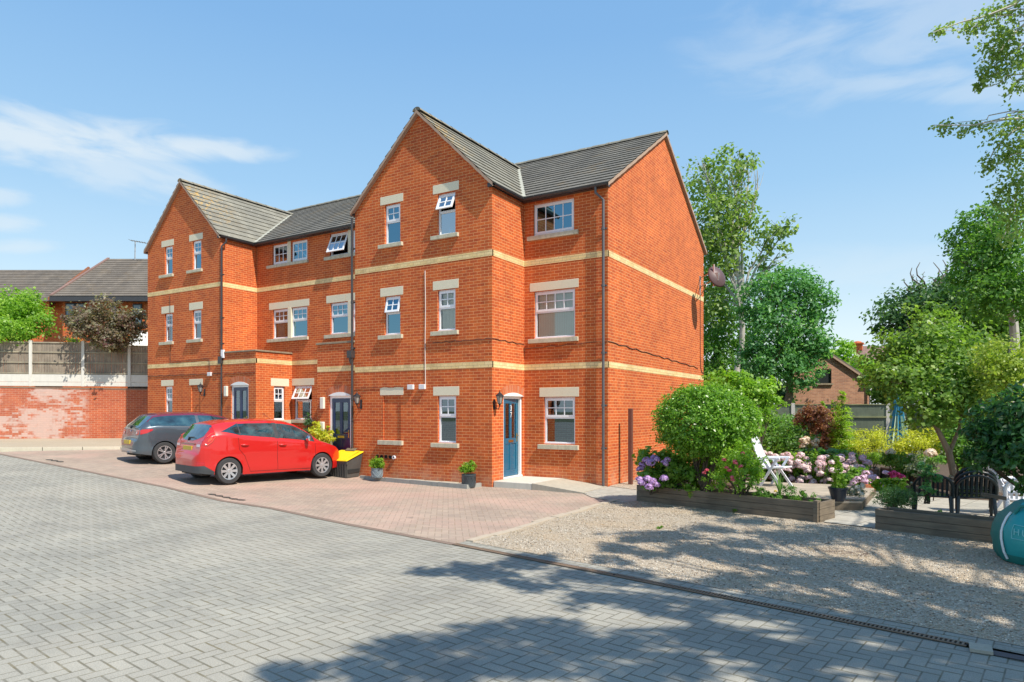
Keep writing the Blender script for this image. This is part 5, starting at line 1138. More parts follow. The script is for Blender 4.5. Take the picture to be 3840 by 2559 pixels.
# ---- behind the stained wall
def atd(u, v, F): return at(u, v, F)
wa = Vector((-31.54, 12.46, 0)); wb = Vector((-27.4, 16.0, 0)); wd = (wb - wa).normalized(); wn_ = Vector((wd.y, -wd.x, 0)); L0 = 8.0
ws = wa - wd * L0; Lw = ((-25.50 - ws.x) / wd.x)
rw_ = thing('brick_retaining_wall', (ws.x, ws.y, .65), 'red brick boundary wall with white salt stains left of the flats', 'wall'); q = MB()
def wp(s, d, z): p = ws + wd * s + wn_ * d; return Vector((p.x, p.y, z))
def wtop(s): return 2.80 - .011 * (s - 6)
k = 20
for i in range(k):
    s0, s1 = Lw * i / k, Lw * (i + 1) / k
    q.face([wp(s0, 0, .3), wp(s1, 0, .3), wp(s1, 0, wtop(s1)), wp(s0, 0, wtop(s0))], [(s0, .3), (s1, .3), (s1, wtop(s1)), (s0, wtop(s0))])
q.build('wall_face', REDW, rw_)
q = MB(); q.prism([wp(0, .012, wtop(0)), wp(Lw, .012, wtop(Lw)), wp(Lw, -.25, wtop(Lw)), wp(0, -.25, wtop(0))], (0, 0, .05)); q.build('coping', stone_mat('dark_coping', (.26, .17, .12), .6, .7), rw_)
fn_ = thing('board_fence', (wa.x, wa.y, 2.8), 'weathered timber fence with concrete posts on top of the stained wall', 'fence')
posts = [L0 + (p - L0) for p in ()]
def s_at(u):
    r = (u - 1920) / FPX; d = Vector((r * math.cos(YAW) - math.sin(YAW), r * math.sin(YAW) + math.cos(YAW))); # intersect with wall line
    # ws + wd*s = d*t
    A = np.array([[wd.x, -d.x], [wd.y, -d.y]]); return float(np.linalg.solve(A, np.array([-ws.x, -ws.y]))[0])
ps_ = [s_at(u) for u in (112, 309, 483)]; gap = ps_[1] - ps_[0]; ps_ = [ps_[0] - gap * k for k in (4, 3, 2, 1)] + ps_ + [ps_[2] + gap]
ztop = 4.66
for s_ in ps_:
    q = MB(); h = ztop + .03 if s_ < ps_[-2] - .1 else ztop - .12; q.prism([wp(s_ - .055, -.03, 2.85), wp(s_ + .055, -.03, 2.85), wp(s_ + .055, -.03, h), wp(s_ - .055, -.03, h)], wn_ * -.1); q.build('post', CONCW, fn_)
bd = MB(); rl = MB(); gb = MB()
for a, b in zip(ps_, ps_[1:]):
    dz = 0 if b < ps_[-2] + .1 else -.10
    for z0, z1 in ((2.86, 3.02), (3.03, 3.33)): gb.prism([wp(a + .05, -.05, z0), wp(b - .05, -.05, z0), wp(b - .05, -.05, z1), wp(a + .05, -.05, z1)], wn_ * -.04)
    x = a + .055
    while x < b - .07:
        w_ = random.uniform(.085, .11); j = random.uniform(-.02, .01); bd.prism([wp(x, -.085 - .012 * (random.random()), 3.33), wp(min(x + w_, b - .055), -.085, 3.33), wp(min(x + w_, b - .055), -.085, ztop - .05 + j + dz), wp(x, -.085, ztop - .05 + j + dz)], wn_ * -.012); x += w_ + .006
    for z in (3.35, 3.78, 4.20, ztop - .07 + dz): rl.prism([wp(a + .05, -.05, z), wp(b - .05, -.05, z), wp(b - .05, -.05, z + .05), wp(a + .05, -.05, z + .05)], wn_ * -.035)
gb.build('gravel_board', CONCW, fn_); tag(bd.build('boards', FENCEW, fn_)); rl.build('rail', wood_mat('grey_rail', (.22, .19, .13), (.42, .38, .29), (2, 2, 8)), fn_)
# shed roof beside the flats
sh = thing('shed', tuple(at(540, 1500, 30)), 'low shed with a white roof edge behind the fence beside the flats', 'shed'); q = MB(); a, b = at(470, 1292, 29.2), at(640, 1318, 30.6); c_ = at(700, 1270, 34); d_ = at(520, 1240, 34); q.face([a, b, c_, d_]); q.face([a, b, b + Vector((0, 0, -.1)), a + Vector((0, 0, -.1))]); q.build('roof', CONCW, sh); q = MB(); q.face([a + Vector((0, 0, -.1)), b + Vector((0, 0, -.1)), b + Vector((0, 0, -.24)), a + Vector((0, 0, -.24))]); q.build('fascia', plain('orange_wood', (.42, .20, .08), .7), sh)
q = MB(); q.face([a + Vector((0, .1, -.24)), b + Vector((0, .1, -.24)), b + Vector((0, .1, -2.5)), a + Vector((0, .1, -2.5))]); q.build('wall', FENCEW, sh)
# terrace ground behind the wall
q = MB(); q.face([wp(0, -.2, 2.72), wp(Lw, -.2, 2.70), wp(Lw, -14, 3.0), wp(0, -14, 3.0)]); q.face([wp(0, -14, 3.0), wp(Lw, -14, 3.0), wp(Lw + 6, -40, 3.2), wp(-30, -40, 3.2)]); struct(q, 'terrace_ground', LAWN)
# houses on the left
def hprism(mb, pts, F0): pass
def house_left():
    h = thing('brick_house', tuple(at(380, 1500, 38)), 'red brick house with a grey hipped roof between the fence trees and the flats', 'house')
    e1 = Vector((math.cos(YAW), math.sin(YAW), 0)); e2 = Vector((-math.sin(YAW), math.cos(YAW), 0)); F = 37.0
    z = lambda v, f: CAMH + (CY - v) / FPX * f
    def pt(u, f, zz): p = at(u, 1500, f); p.z = zz; return p
    ze = z(1112, F); zr = z(972, F + 4.2)
    q = MB(); A, B, C, D = pt(235, F + .4, 2.5), pt(760, F + .4, 2.5), pt(760, F + 8, 2.5), pt(235, F + 8, 2.5); 
    for a, b in ((A, B), (B, C), (C, D), (D, A)):
        L = (b - a).length; q.face([a, b, b + Vector((0, 0, ze - 2.5)), a + Vector((0, 0, ze - 2.5))], [(0, 2.5), (L, 2.5), (L, ze), (0, ze)])
    q.build('wall', RED, h)
    up = (pt(500, F + 4.2, zr) - pt(500, F - .1, ze)); e_ = pt(500, F - .1, ze); 
    q = MB(); E0, E1 = pt(185, F - .1, ze), pt(775, F - .1, ze); r0 = pt(402, F + 4.2, zr); r1 = pt(775, F + 4.2, zr); al = (E1 - E0).normalized(); S3 = (r0 - E0); upv = (r0 - E0 - al * (r0 - E0).dot(al)); S = upv.length; upv.normalize(); hip = (r0 - E0).dot(al); Lt = (E1 - E0).length; n_ = al.cross(upv).normalized(); n_ = n_ if n_.z > 0 else -n_
    courses(q, E0, al, upv, S, lambda s: [(hip * s / S, Lt)], g=.30, lip=.03, nrm=n_)
    bk = pt(185, F + 8.5, ze); q.face([E0, r0, bk]); q.face([bk, r0, r1, pt(775, F + 8.5, ze)]); q.build('roof', TILED, h)
    q = MB(); q.prism([E0 + Vector((0, 0, -.02)), E1 + Vector((0, 0, -.02)), E1 + Vector((0, 0, -.27)), E0 + Vector((0, 0, -.27))], e2 * .3); q.build('fascia', GUT, h)
    q = MB(); q.prism([E0, r0, r0 + Vector((0, 0, .09)), E0 + Vector((0, 0, .09))], e1 * .15); q.build('hip_tiles', TILER, h)
    for u0, u1, v0, v1 in ((245, 318, 1133, 1215), (497, 532, 1136, 1215), (410, 440, 1133, 1200)):
        q = MB(); a = pt(u0, F + .34, z(v1, F)); b = pt(u1, F + .34, z(v0, F)); w = b - a; w.z = 0; H_ = b.z - a.z; w1 = w.normalized(); n = 2 if u1 - u0 > 50 else 1
        q.prism([a, a + w, a + w + Vector((0, 0, H_)), a + Vector((0, 0, H_))], e2 * .05); W_ = q.build('window', plain('black_frame', (.02, .02, .025), .4), h)
        q = MB(); L = w.length
        for i in range(n):
            p = a + w1 * (L * i / n + .07) - e2 * .01 + Vector((0, 0, .08)); ww = w1 * (L / n - .14); q.face([p, p + ww, p + ww + Vector((0, 0, H_ - .16)), p + Vector((0, 0, H_ - .16))])
        q.build('pane', plain('far_pane', (.10, .16, .20), .05, spec=1.0), W_)
    return h
house_left()
def house_far_left():
    h = thing('brick_house', tuple(at(-100, 1500, 43)), 'house with a long brown grey roof at the far left behind the green tree', 'house'); e2 = Vector((-math.sin(YAW), math.cos(YAW), 0))
    def pt(u, f, v): return at(u, v, f)
    F = 41; q = MB(); E0, E1 = pt(-500, F, 1130), pt(188, F, 1124); r1 = pt(337, F + 4.5, 1008); r0 = pt(-500, F + 4.5, 1012); al = (E1 - E0); al.z = 0; Lt = al.length; al.normalize(); v_ = r1 - E1; up = v_ - al * v_.dot(al); S = up.length; up.normalize(); d = v_.dot(al); n_ = al.cross(up).normalized(); n_ = n_ if n_.z > 0 else -n_
    courses(q, E0, al, up, S, lambda s: [(0, Lt + d * s / S)], g=.30, nrm=n_); q.build('roof', TILED, h)
    q = MB(); q.prism([E1 + Vector((0, 0, -.05)), r1 + Vector((0, 0, -.05)), r1 + Vector((0, 0, .1)), E1 + Vector((0, 0, .1))], e2 * -.2); q.build('verge', plain('red_verge', (.32, .12, .06), .8), h)
    q = MB(); a, b = pt(-500, F + .3, 1130), pt(262, F + .3, 1128); a2, b2 = a.copy(), b.copy(); a2.z = b2.z = 2.5; L = (b - a).length; q.face([a2, b2, b, a], [(0, 0), (L, 0), (L, 5), (0, 5)]); q.build('wall', RED, h)
    return h
house_far_left()
ae = thing('tv_aerial', tuple(at(505, 972, 41)), 'thin television aerial on the grey hipped roof', 'aerial'); q = MB(); a = at(506, 978, 41); b = at(507, 908, 41); q.tube([a, b], .03, 5); c_ = at(490, 902, 41); d_ = at(548, 912, 40.6); q.tube([c_, d_], .02, 5)
for i in range(7): p = c_.lerp(d_, i / 6); q.tube([p + Vector((.12, -.2, 0)), p + Vector((-.12, .2, 0))], .014, 4)
q.build('antenna', STEEL, ae)
# ---- trees on the left
B = lambda u, v, F, r, w=1.0: (at(u, v, F), r, w)
tree('maple_tree', atg(40, 28.8, 3.0), at(40, 1290, 28.8), [B(-20, 1180, 28.6, (1.3, 1.0, 1.05)), B(70, 1150, 28.6, (1.15, 1.0, .85)), B(130, 1200, 28.3, (.85, .9, .8)), B(30, 1245, 27.6, (1.2, 1, .65))], 'round bright green tree overhanging the timber fence at the far left', mat=LG['bright'], r=.1, size=.13, n=9500, aspect=.7, shell=.35)
tree('purple_plum_tree', atg(400, 29, 3.0), at(400, 1290, 29), [B(330, 1225, 27.6, (.95, .9, .75)), B(400, 1195, 27.6, (.95, .9, .8)), B(470, 1230, 27.6, (.9, .9, .75)), B(410, 1280, 27.4, (1.0, .6, .42)), B(290, 1200, 27.8, (.55, .6, .5)), B(520, 1205, 27.8, (.45, .5, .5)), B(440, 1295, 27.4, (.5, .4, .26))], 'purple leaved tree overhanging the timber fence beside the flats', mat=LG['purple'], bark=BARKD, r=.09, size=.13, n=8000, aspect=.6, shell=.35)
q = thing('ivy_clump', tuple(at(265, 1278, 29)), 'small green clump growing over the top of the timber fence', 'plant'); leaf_mesh('foliage', [B(270, 1280, 28.9, (.4, .3, .12))], LG['bright'], .07, 700, q)
# ---- big trees behind and beside the flats, right of the orange wall
tree('tall_birch_tree', atg(2775, 33, .2), at(2775, 1150, 33), [B(2660, 700, 34, (1.5, 1.3, 1.5), .8), B(2740, 650, 33, (1.3, 1.3, 1.2), .55), B(2690, 840, 33, (1.5, 1.5, 1.5)), B(2770, 800, 33, (1.1, 1.2, 1.2), .7), B(2640, 950, 34, (1.2, 1.3, 1.5)), B(2740, 960, 33, (1.3, 1.3, 1.2), .7), B(2880, 880, 32.6, (1.3, 1.0, .75), .6), B(2945, 850, 32.3, (.75, .6, .4), .4), B(2880, 1010, 33, (.75, .8, .8), .4), B(2800, 600, 33, (.5, .5, .6), .35), B(2690, 1120, 34, (1.3, 1.2, 1.4), .6), B(2770, 620, 33, (1.0, 1, .5), .35), B(2755, 585, 33, (.35, .4, .4), .3), B(2640, 610, 33, (.4, .4, .4), .3), B(2840, 640, 33, (.4, .4, .5), .3), B(2920, 950, 32.6, (.8, .7, .5), .4)],
    'tall loose birch tree rising behind the orange side wall', mat=LG['birch'], bark=BARKL, r=.17, size=.22, n=7200, clus=.17, shell=.3, group=None, aspect=.62, k_per=14)
tree('ash_tree', atg(2955, 30, .2), at(2950, 1330, 30), [B(2850, 1120, 30, (1.2, 1.1, 1.1)), B(2960, 1080, 30, (1.25, 1.1, 1.0)), B(3040, 1150, 30, (1.0, 1, 1.2)), B(2900, 1230, 29.5, (1.3, 1.2, 1.1)), B(3020, 1290, 29.5, (1.1, 1, 1.1)), B(2900, 1360, 29.5, (1.1, 1, .9)), B(3000, 1400, 29.3, (.9, .9, .7)), B(2830, 1340, 29.5, (.8, .8, .9)), B(3075, 1330, 29.3, (.5, .5, .7), .5)],
    'dense round dark green tree between the birch and the brick outbuilding', mat=LG['ash'], r=.2, size=.2, n=15000, aspect=.45, shell=.4, k_per=18)
tree('sycamore_tree', atg(2700, 36, .2), at(2690, 1300, 36), [B(2660, 1120, 36, (1.6, 1.5, 1.8)), B(2740, 1250, 36, (1.6, 1.4, 1.6)), B(2640, 1330, 35, (1.4, 1.4, 1.6)), B(2720, 1420, 35, (1.6, 1.4, 1.3)), B(2810, 1450, 35, (1.4, 1.2, 1.0)), B(2660, 1480, 34, (1.4, 1.2, 1.1))], 'bushy mid green tree low behind the birch trunk', mat=LG['mid'], r=.2, size=.2, n=12000, shell=.4)
tree('oak_tree', atg(3150, 60, 0), at(3150, 1400, 60), [B(3150, 1340, 60, (1.6, 1.5, 1.5)), B(3120, 1370, 60, (1.6, 1.5, 1.3)), B(3200, 1390, 58, (2.2, 1.5, 1.1)), B(3260, 1400, 56, (2, 1.5, .9))], 'bright green tree far off between the ash and the house with the chimney', mat=LG['bright'], r=.3, size=.4, n=3500)
# ---- brick outbuilding and the far house with a chimney
ob = thing('brick_outbuilding', tuple(at(3100, 1500, 34)), 'old brown brick outbuilding with a sloping gable behind the garden fence', 'outbuilding'); F = 34
a = at(2960, 1540, 34); b = at(3262, 1540, 34); q = MB(); P = lambda u, v: at(u, v, 34)
def uvp(p): return ((p - a).dot(Vector((math.cos(YAW), math.sin(YAW), 0))), p.z)
def brick_face(q, pts): q.face(pts, [uvp(p) for p in pts])
for pts in ([(2960, 1640), (3058, 1640), (3058, 1300), (2960, 1360)], [(3058, 1640), (3118, 1640), (3118, 1440), (3058, 1440)], [(3118, 1640), (3262, 1640), (3262, 1432), (3118, 1336)], [(3058, 1385), (3118, 1385), (3118, 1336), (3058, 1300)]): brick_face(q, [P(*p) for p in pts])
rt_ = P(3262, 1640); e2 = Vector((-math.sin(YAW), math.cos(YAW), 0)); sdp = [P(3262, 1640), P(3262, 1640) + e2 * 6, P(3262, 1432) + e2 * 6, P(3262, 1432)]; q.face(sdp, [(0, sdp[0].z), (6, sdp[1].z), (6, sdp[2].z), (0, sdp[3].z)]); q.build('wall', BROWNB, ob)
q = MB(); e1 = Vector((math.cos(YAW), math.sin(YAW), 0)); c0, c1 = P(3040, 1282), P(3285, 1446); q.prism([c0 - e2 * .12, c1 - e2 * .12, c1 - e2 * .12 + Vector((0, 0, .1)), c0 - e2 * .12 + Vector((0, 0, .1))], e2 * 6.3); q.build('roof', TILED, ob)
q = MB(); q.prism([c0 - e2 * .14 + Vector((0, 0, -.1)), c1 - e2 * .14 + Vector((0, 0, -.1)), c1 - e2 * .14, c0 - e2 * .14], e2 * .1); q.build('verge', VERGE, ob)
q = MB(); q.prism([P(3054, 1444), P(3122, 1444), P(3122, 1438), P(3054, 1438)], e2 * -.1); q.build('sill', COPING, ob)
q = MB(); q.prism([P(3058, 1440) + e2 * .1, P(3118, 1440) + e2 * .1, P(3118, 1385) + e2 * .1, P(3058, 1385) + e2 * .1], e2 * .02); q.build('window', plain('old_window_dark', (.03, .035, .035), .2), ob)
q = MB(); q.tube([P(3258, 1436) - e2 * .15, P(3258, 1640) - e2 * .15], .06, 8); q.tube([P(3235, 1434) - e2 * .2, P(3275, 1434) - e2 * .2], .05, 8); q.build('downpipe', UPVC, ob, smooth=True)
fh = thing('chimney_house', tuple(at(3260, 1500, 85)), 'distant house with a brick chimney and a brown tiled roof', 'house'); z0 = 80
def F8(u, v, f=85): return at(u, v, f)
q = MB(); g = [F8(3193, 1358, 85), F8(3237, 1356, 83), F8(3211, 1302, 85)]; q.face(g, [(0, 0), (3, 0), (1.5, 3)]); lo_ = [F8(3193, 1358), F8(3237, 1356, 83), F8(3237, 1470, 83), F8(3193, 1470)]; q.face(lo_, [(0, 3), (3, 3), (3, 0), (0, 0)]); fr2 = [F8(3237, 1362, 83), F8(3345, 1362, 83), F8(3345, 1470, 83), F8(3237, 1470, 83)]; q.face(fr2, [(0, 3), (8, 3), (8, 0), (0, 0)]); q.build('wall', RED, fh)
q = MB(); rr_ = [F8(3235, 1357, 82.6), F8(3350, 1357, 82.6), F8(3345, 1299, 86), F8(3211, 1298, 86)]; q.face(rr_, [(0, 0), (8, 0), (8, 4), (0, 4)]); q.face([rr_[3], rr_[2], F8(3345, 1340, 92), F8(3193, 1356, 92)]); q.build('roof', TILER, fh)
q = MB(); c = F8(3216, 1315, 85.5); q.box((c.x - .55, c.y - .5, c.z), (c.x + .55, c.y + .5, F8(0, 1291, 85).z)); q.box((c.x - .7, c.y - .65, F8(0, 1291, 85).z), (c.x + .7, c.y + .65, F8(0, 1286, 85).z)); q.lathe([(.6, F8(0, 1286, 85).z), (.35, F8(0, 1280, 85).z), (0, F8(0, 1278, 85).z)], (c.x, c.y, 0), 8); q.build('chimney', RED, fh)
q = MB(); q.prism([F8(3222, 1385, 82.5), F8(3231, 1385, 82.5), F8(3231, 1362, 82.5), F8(3222, 1362, 82.5)], e2 * .2); q.build('window', UPVC, fh)
# ---- garden fence at the back
gf = thing('garden_fence', tuple(at(3150, 1680, 27.5)), 'green grey board fence closing the back of the garden', 'fence')
g0 = at(2800, 1512, 29.2); g1 = at(3700, 1522, 26.4); g0.z = g1.z = 0; gd = (g1 - g0).normalized(); gl = (g1 - g0).length; gn = Vector((gd.y, -gd.x, 0)); zf = 2.10
def gp_(s, d, z): p = g0 + gd * s + gn * d; return Vector((p.x, p.y, z))
def s_g(u):
    r = (u - 1920) / FPX; d = Vector((r * math.cos(YAW) - math.sin(YAW), r * math.sin(YAW) + math.cos(YAW))); A = np.array([[gd.x, -d.x], [gd.y, -d.y]]); return float(np.linalg.solve(A, np.array([-g0.x, -g0.y]))[0])
bs_ = [s_g(2974), s_g(3330)]; hp_ = (bs_[1] - bs_[0]) / 2; pl = [bs_[0] - hp_, bs_[0], bs_[0] + hp_, bs_[1], bs_[1] + hp_, bs_[1] + 2 * hp_]
for i, s_ in enumerate(pl):
    if i == 2: continue
    q = MB(); q.prism([gp_(s_ - .07, .04, 0), gp_(s_ + .07, .04, 0), gp_(s_ + .07, .04, zf + .08), gp_(s_ - .07, .04, zf + .08)], gn * -.1); q.build('post', CONCW, gf)
bd = MB(); rl = MB()
for a, b in zip(pl, pl[1:]):
    x = a + .06; j = 0
    while x < b - .08:
        w_ = .115; bd.prism([gp_(x, 0, .3), gp_(x + w_, .012, .3), gp_(x + w_, .012, zf), gp_(x, 0, zf)], gn * -.012); x += w_ - .012; j += 1
    for z in (.5, 1.02, 1.58): rl.prism([gp_(a + .05, .05, z), gp_(b - .05, .05, z), gp_(b - .05, .05, z + .06), gp_(a + .05, .05, z + .06)], gn * -.04)
    rl.prism([gp_(a + .05, .04, zf), gp_(b - .05, .04, zf), gp_(b - .05, .04, zf + .035), gp_(a + .05, .04, zf + .035)], gn * -.08)
bd.build('boards', FENCEG, gf); rl.build('rail', wood_mat('mossy_rail', (.22, .24, .12), (.36, .38, .20), (2, 2, 6)), gf)
# ---- right-hand wood
G = 'trees crowding the right side of the garden'
tree('garden_sycamore', atg(3582, 15.5, .3), at(3525, 1625, 15.5), [B(3400, 1330, 16.5, (1.0, .9, .65)), B(3500, 1300, 16.5, (1.1, 1, .7)), B(3460, 1400, 16, (1.2, 1.0, .6)), B(3560, 1400, 16, (1.1, 1, .7)), B(3370, 1405, 15.8, (.8, .8, .42)), B(3500, 1490, 15.4, (.85, .8, .45)), B(3480, 1565, 15.2, (.55, .6, .35)), B(3600, 1500, 15.8, (.8, .8, .6)), B(3480, 1200, 17, (.6, .6, .55), .6), B(3300, 1400, 16.2, (.5, .5, .3), .5)],
    'leafy green tree with a leaning pale trunk behind the black chairs', mat=LG['syc'], bark=BARK, r=.10, size=.11, n=15500, aspect=.75, shell=.3, up=.9, stems=[([atg(3582, 15.5, .3), at(3578, 1790, 15.5), at(3560, 1700, 15.5), at(3530, 1640, 15.5), at(3500, 1580, 15.5), at(3480, 1520, 15.5)], .085), ([at(3560, 1700, 15.5), at(3600, 1600, 15.8), at(3610, 1500, 15.9)], .05)])
tree('hazel_tree', atg(3700, 27, .3), at(3700, 1500, 27), [B(3640, 1220, 28, (2.0, 1.7, 1.4)), B(3760, 1200, 27, (1.9, 1.7, 1.4)), B(3700, 1330, 27, (2.0, 1.7, 1.3)), B(3820, 1330, 26, (1.8, 1.7, 1.6)), B(3660, 1440, 26, (1.7, 1.5, 1.3)), B(3780, 1470, 26, (1.8, 1.5, 1.3)), B(3560, 1280, 28, (1.2, 1.2, 1.1)), B(3680, 1560, 25, (1.4, 1.2, 1.2)), B(3620, 1640, 25, (1.2, 1.2, 1.0)), B(3720, 1100, 28, (1.4, 1.4, 1.1)), B(3820, 1200, 27, (1.4, 1.4, 1.4)), B(3560, 1450, 27, (1.3, 1.3, 1.3))],
    'dense mid green trees filling the right edge of the garden', mat=LG['olive'], r=.2, size=.19, n=21000, shell=.35)
tree('golden_tree', atg(3790, 14.5, .3), at(3790, 1500, 14.5), [B(3790, 1330, 14.5, (.75, .7, .35)), B(3740, 1380, 14.4, (.6, .6, .3)), B(3830, 1410, 14.4, (.6, .6, .45)), B(3780, 1480, 14.3, (.6, .6, .5))], 'yellowing tree top at the right edge above the dark laurel', mat=LG['gold'], r=.06, size=.08, n=6000)
tree('dead_topped_tree', atg(3450, 30, .2), at(3450, 1200, 30), [B(3440, 1150, 30, (1.6, 1.3, .9), .8), B(3360, 1190, 30, (1.1, 1.0, .8), .7), B(3310, 1240, 30, (.6, .6, .5), .5), B(3500, 1120, 30, (1.2, 1.1, .8), .8), B(3540, 1180, 29, (1.3, 1.1, 1)), B(3400, 1260, 30, (1.1, 1, .8)), B(3590, 1060, 30, (.9, .9, .8), .7)],
    'dark tree with bare dead twigs poking above its top', mat=LG['dark'], bark=BARKD, r=.2, size=.2, n=6500, shell=.3, clus=.2)
dt = [o for o in bpy.data.objects if o.name.startswith('dead_topped_tree')][0]
q = MB()
for (u0, v0, tips) in ((3450, 1130, ((3390, 1045), (3420, 1005), (3450, 985), (3465, 1060), (3400, 1080), (3425, 1030))), (3545, 1150, ((3500, 985), (3535, 975), (3575, 1000), (3560, 1060), (3490, 1040), (3520, 1010)))):
    for (u, v) in tips: limb(q, at(u0, v0, 30), at(u, v, 30), .06, .015, n=6, wob=.5, seg=5); limb(q, at((u0 + u) / 2, (v0 + v) / 2, 30), at(u + 18, v + 35, 30), .03, .012, n=4, wob=.4, seg=4)
q.build('dead_branches', plain('dead_wood', (.16, .13, .10), .9), dt, smooth=True)
tree('poplar_tree', atg(3800, 24, .2), at(3800, 1200, 24), [B(3640, 880, 24, (.9, .9, .8), .7), B(3700, 840, 24, (.9, .9, .9)), B(3600, 960, 24, (.7, .7, .6), .6), B(3780, 900, 23, (1.3, 1.2, 1.2)), B(3720, 980, 23, (1.2, 1.1, 1.1)), B(3830, 1040, 22, (1.3, 1.2, 1.2)), B(3660, 1060, 23, (1.0, 1, .9)), B(3760, 1120, 22, (1.1, 1.1, .9))],
    'tall dark green tree at the right edge below the hanging birch branches', mat=LG['mid'], bark=BARKL, r=.2, size=.15, n=10500, shell=.3)

tree('lime_tree', atg(3340, 31, .2), at(3340, 1480, 31), [B(3320, 1440, 31, (.9, .8, .8)), B(3380, 1400, 31, (1.0, .9, .9)), B(3290, 1470, 30, (.45, .5, .5)), B(3440, 1440, 30, (.9, .8, .9)), B(3330, 1500, 30, (.7, .7, .5)), B(3410, 1340, 31, (.9, .9, .7))],
    'leafy yellow green tree between the outbuilding and the blue parasol', mat=LG['syc'], r=.1, size=.16, n=6500, shell=.3)
tree('field_maple', atg(2850, 32, .2), at(2850, 1480, 32), [B(2830, 1490, 32, (1.2, 1, .9)), B(2900, 1480, 32, (1.0, .9, .8)), B(2940, 1500, 31, (.7, .7, .5)), B(2770, 1500, 32, (1.1, 1, .9))], 'low dark foliage beneath the ash tree behind the garden fence', mat=LG['dark'], bark=BARKD, r=.1, size=.16, n=5500, shell=.3)

for i, (x, y, h, lab) in enumerate(((9.5, 19, 5.5, 'leafy tree just beyond the right edge of the garden'), (12.5, 27, 7.0, 'tall leafy tree far to the right of the garden'), (9, 33, 6.5, 'leafy tree behind the right end of the garden fence'))):
    tree('garden_tree', (x, y, 0), (x, y, h * .45), [((x + dx, y + dy, h * f), (r_, r_, r_ * .8)) for dx, dy, f, r_ in ((0, 0, .8, 1.7), (-1.1, .5, .62, 1.5), (1.1, -.4, .6, 1.5), (.2, 1.0, .5, 1.4))], lab, mat=LG['mid'], r=.16, size=.24, n=5000, shell=.35)
# ================================================================ GARDEN IN FRONT OF THE TREES
def planter(name, label, a, b, depth, h, zb=0.0, ends=True, posts=()):
    a = Vector(a); b = Vector(b); d = b - a; L = d.length; d.normalize(); n_ = Vector((-d.y, d.x, 0)); t = thing(name, tuple(a), label, 'planter', 'raised timber beds')
    sides = [(a, d, L, n_), (b, n_, depth, -d), (b + n_ * depth, -d, L, -n_), (a + n_ * depth, -n_, depth, d)]
    rows = 3; rh = h / rows
    for (p, u, l_, inn) in sides:
        for r_ in range(rows):
            q = MB(); z0 = zb - (.03 if r_ == 0 else 0) + rh * r_; j = random.uniform(-.004, .004)
            q.prism([p + inn * j + Vector((0, 0, z0 + .003)), p + u * l_ + inn * j + Vector((0, 0, z0 + .003)), p + u * l_ + inn * j + Vector((0, 0, zb + rh * (r_ + 1) - .003)), p + inn * j + Vector((0, 0, zb + rh * (r_ + 1) - .003))], inn * .045); q.build('board', SLEEPER, t)
    q = MB(); q.face([p + Vector((0, 0, zb + h - .07)) for p in (a + n_ * .04, b + n_ * .04, b + n_ * (depth - .04), a + n_ * (depth - .04))]); q.build('earth', SOIL, t)
    for s_ in posts: q = MB(); p = a + d * s_; q.prism([p - n_ * .05 + d * k + Vector((0, 0, z)) for k, z in ((0, zb - .02), (.07, zb - .02), (.07, zb + h + .03), (0, zb + h + .03))], n_ * .14); q.build('post', SLEEPER, t)
    return t
planter('raised_planter', 'long weathered timber planter under the clipped laurel bush', (-5.17, 13.38, 0), (-1.56, 12.38, 0), .62, .34, posts=(3.66,))
planter('raised_planter', 'long dark timber planter in front of the stacked black chairs', (-.73, 12.2, 0), (1.55, 11.5, 0), .45, .32)
# low timber edgings further back
def edging(label, pts, h, zb):
    t = thing('timber_edging', tuple(pts[0]), label, 'edging', 'low dark timber edgings')
    for a, b in zip(pts, pts[1:]):
        a = Vector(a); b = Vector(b); a.z = b.z = zb; d = (b - a); n_ = Vector((-d.y, d.x, 0)).normalized(); q = MB(); q.prism([a, b, b + Vector((0, 0, h)), a + Vector((0, 0, h))], n_ * .06); q.build('board', SLEEPER, t)
edging('dark timber edging behind the pale pink hydrangeas', [at(3080, 1760, 19), at(3288, 1772, 17.2), at(3302, 1755, 18)], .28, .1)
edging('dark timber edging behind the red geraniums', [at(3302, 1757, 18), at(3420, 1770, 16.5), at(3560, 1785, 15.2), at(3680, 1800, 14.2)], .30, .08)
# wooden deck
dk = thing('timber_deck', (-2.4, 14, 0), 'low weathered deck of grey boards between planter and pink hydrangeas', 'deck'); z0 = .16
c = [at(2700, 1870, 12.9), at(3233, 1889, 12.65), at(3286, 1826, 15.3), at(2790, 1812, 16.4)]
for p in c: p.z = z0
for i in range(14):
    q = MB(); a = c[0].lerp(c[3], i / 14); b = c[1].lerp(c[2], i / 14); a2 = c[0].lerp(c[3], (i + .95) / 14); b2 = c[1].lerp(c[2], (i + .95) / 14); q.prism([a, b, b2, a2], (0, 0, .022)); q.build('deck_board', wood_mat('deck_board_wood', (.30, .25, .19), (.46, .40, .32), (3, 3, 3)) if i == 0 else MATS['deck_board_wood'], dk)
q = MB(); q.prism([c[0] + Vector((0, 0, -.15)), c[1] + Vector((0, 0, -.15)), c[1], c[0]], (0, .05, 0)); q.prism([c[1] + Vector((0, 0, -.15)), c[2] + Vector((0, 0, -.15)), c[2], c[1]], (-.05, 0, 0)); q.build('frame', SLEEPER, dk)
q = thing('brick_pair', tuple(at(3250, 1812, 15)), 'two loose red bricks at the far corner of the timber deck', 'brick'); m_ = MB(); p = at(3236, 1815, 15); m_.box((p.x, p.y, .15), (p.x + .3, p.y + .12, .25)); m_.build('brick_block', RED, q)
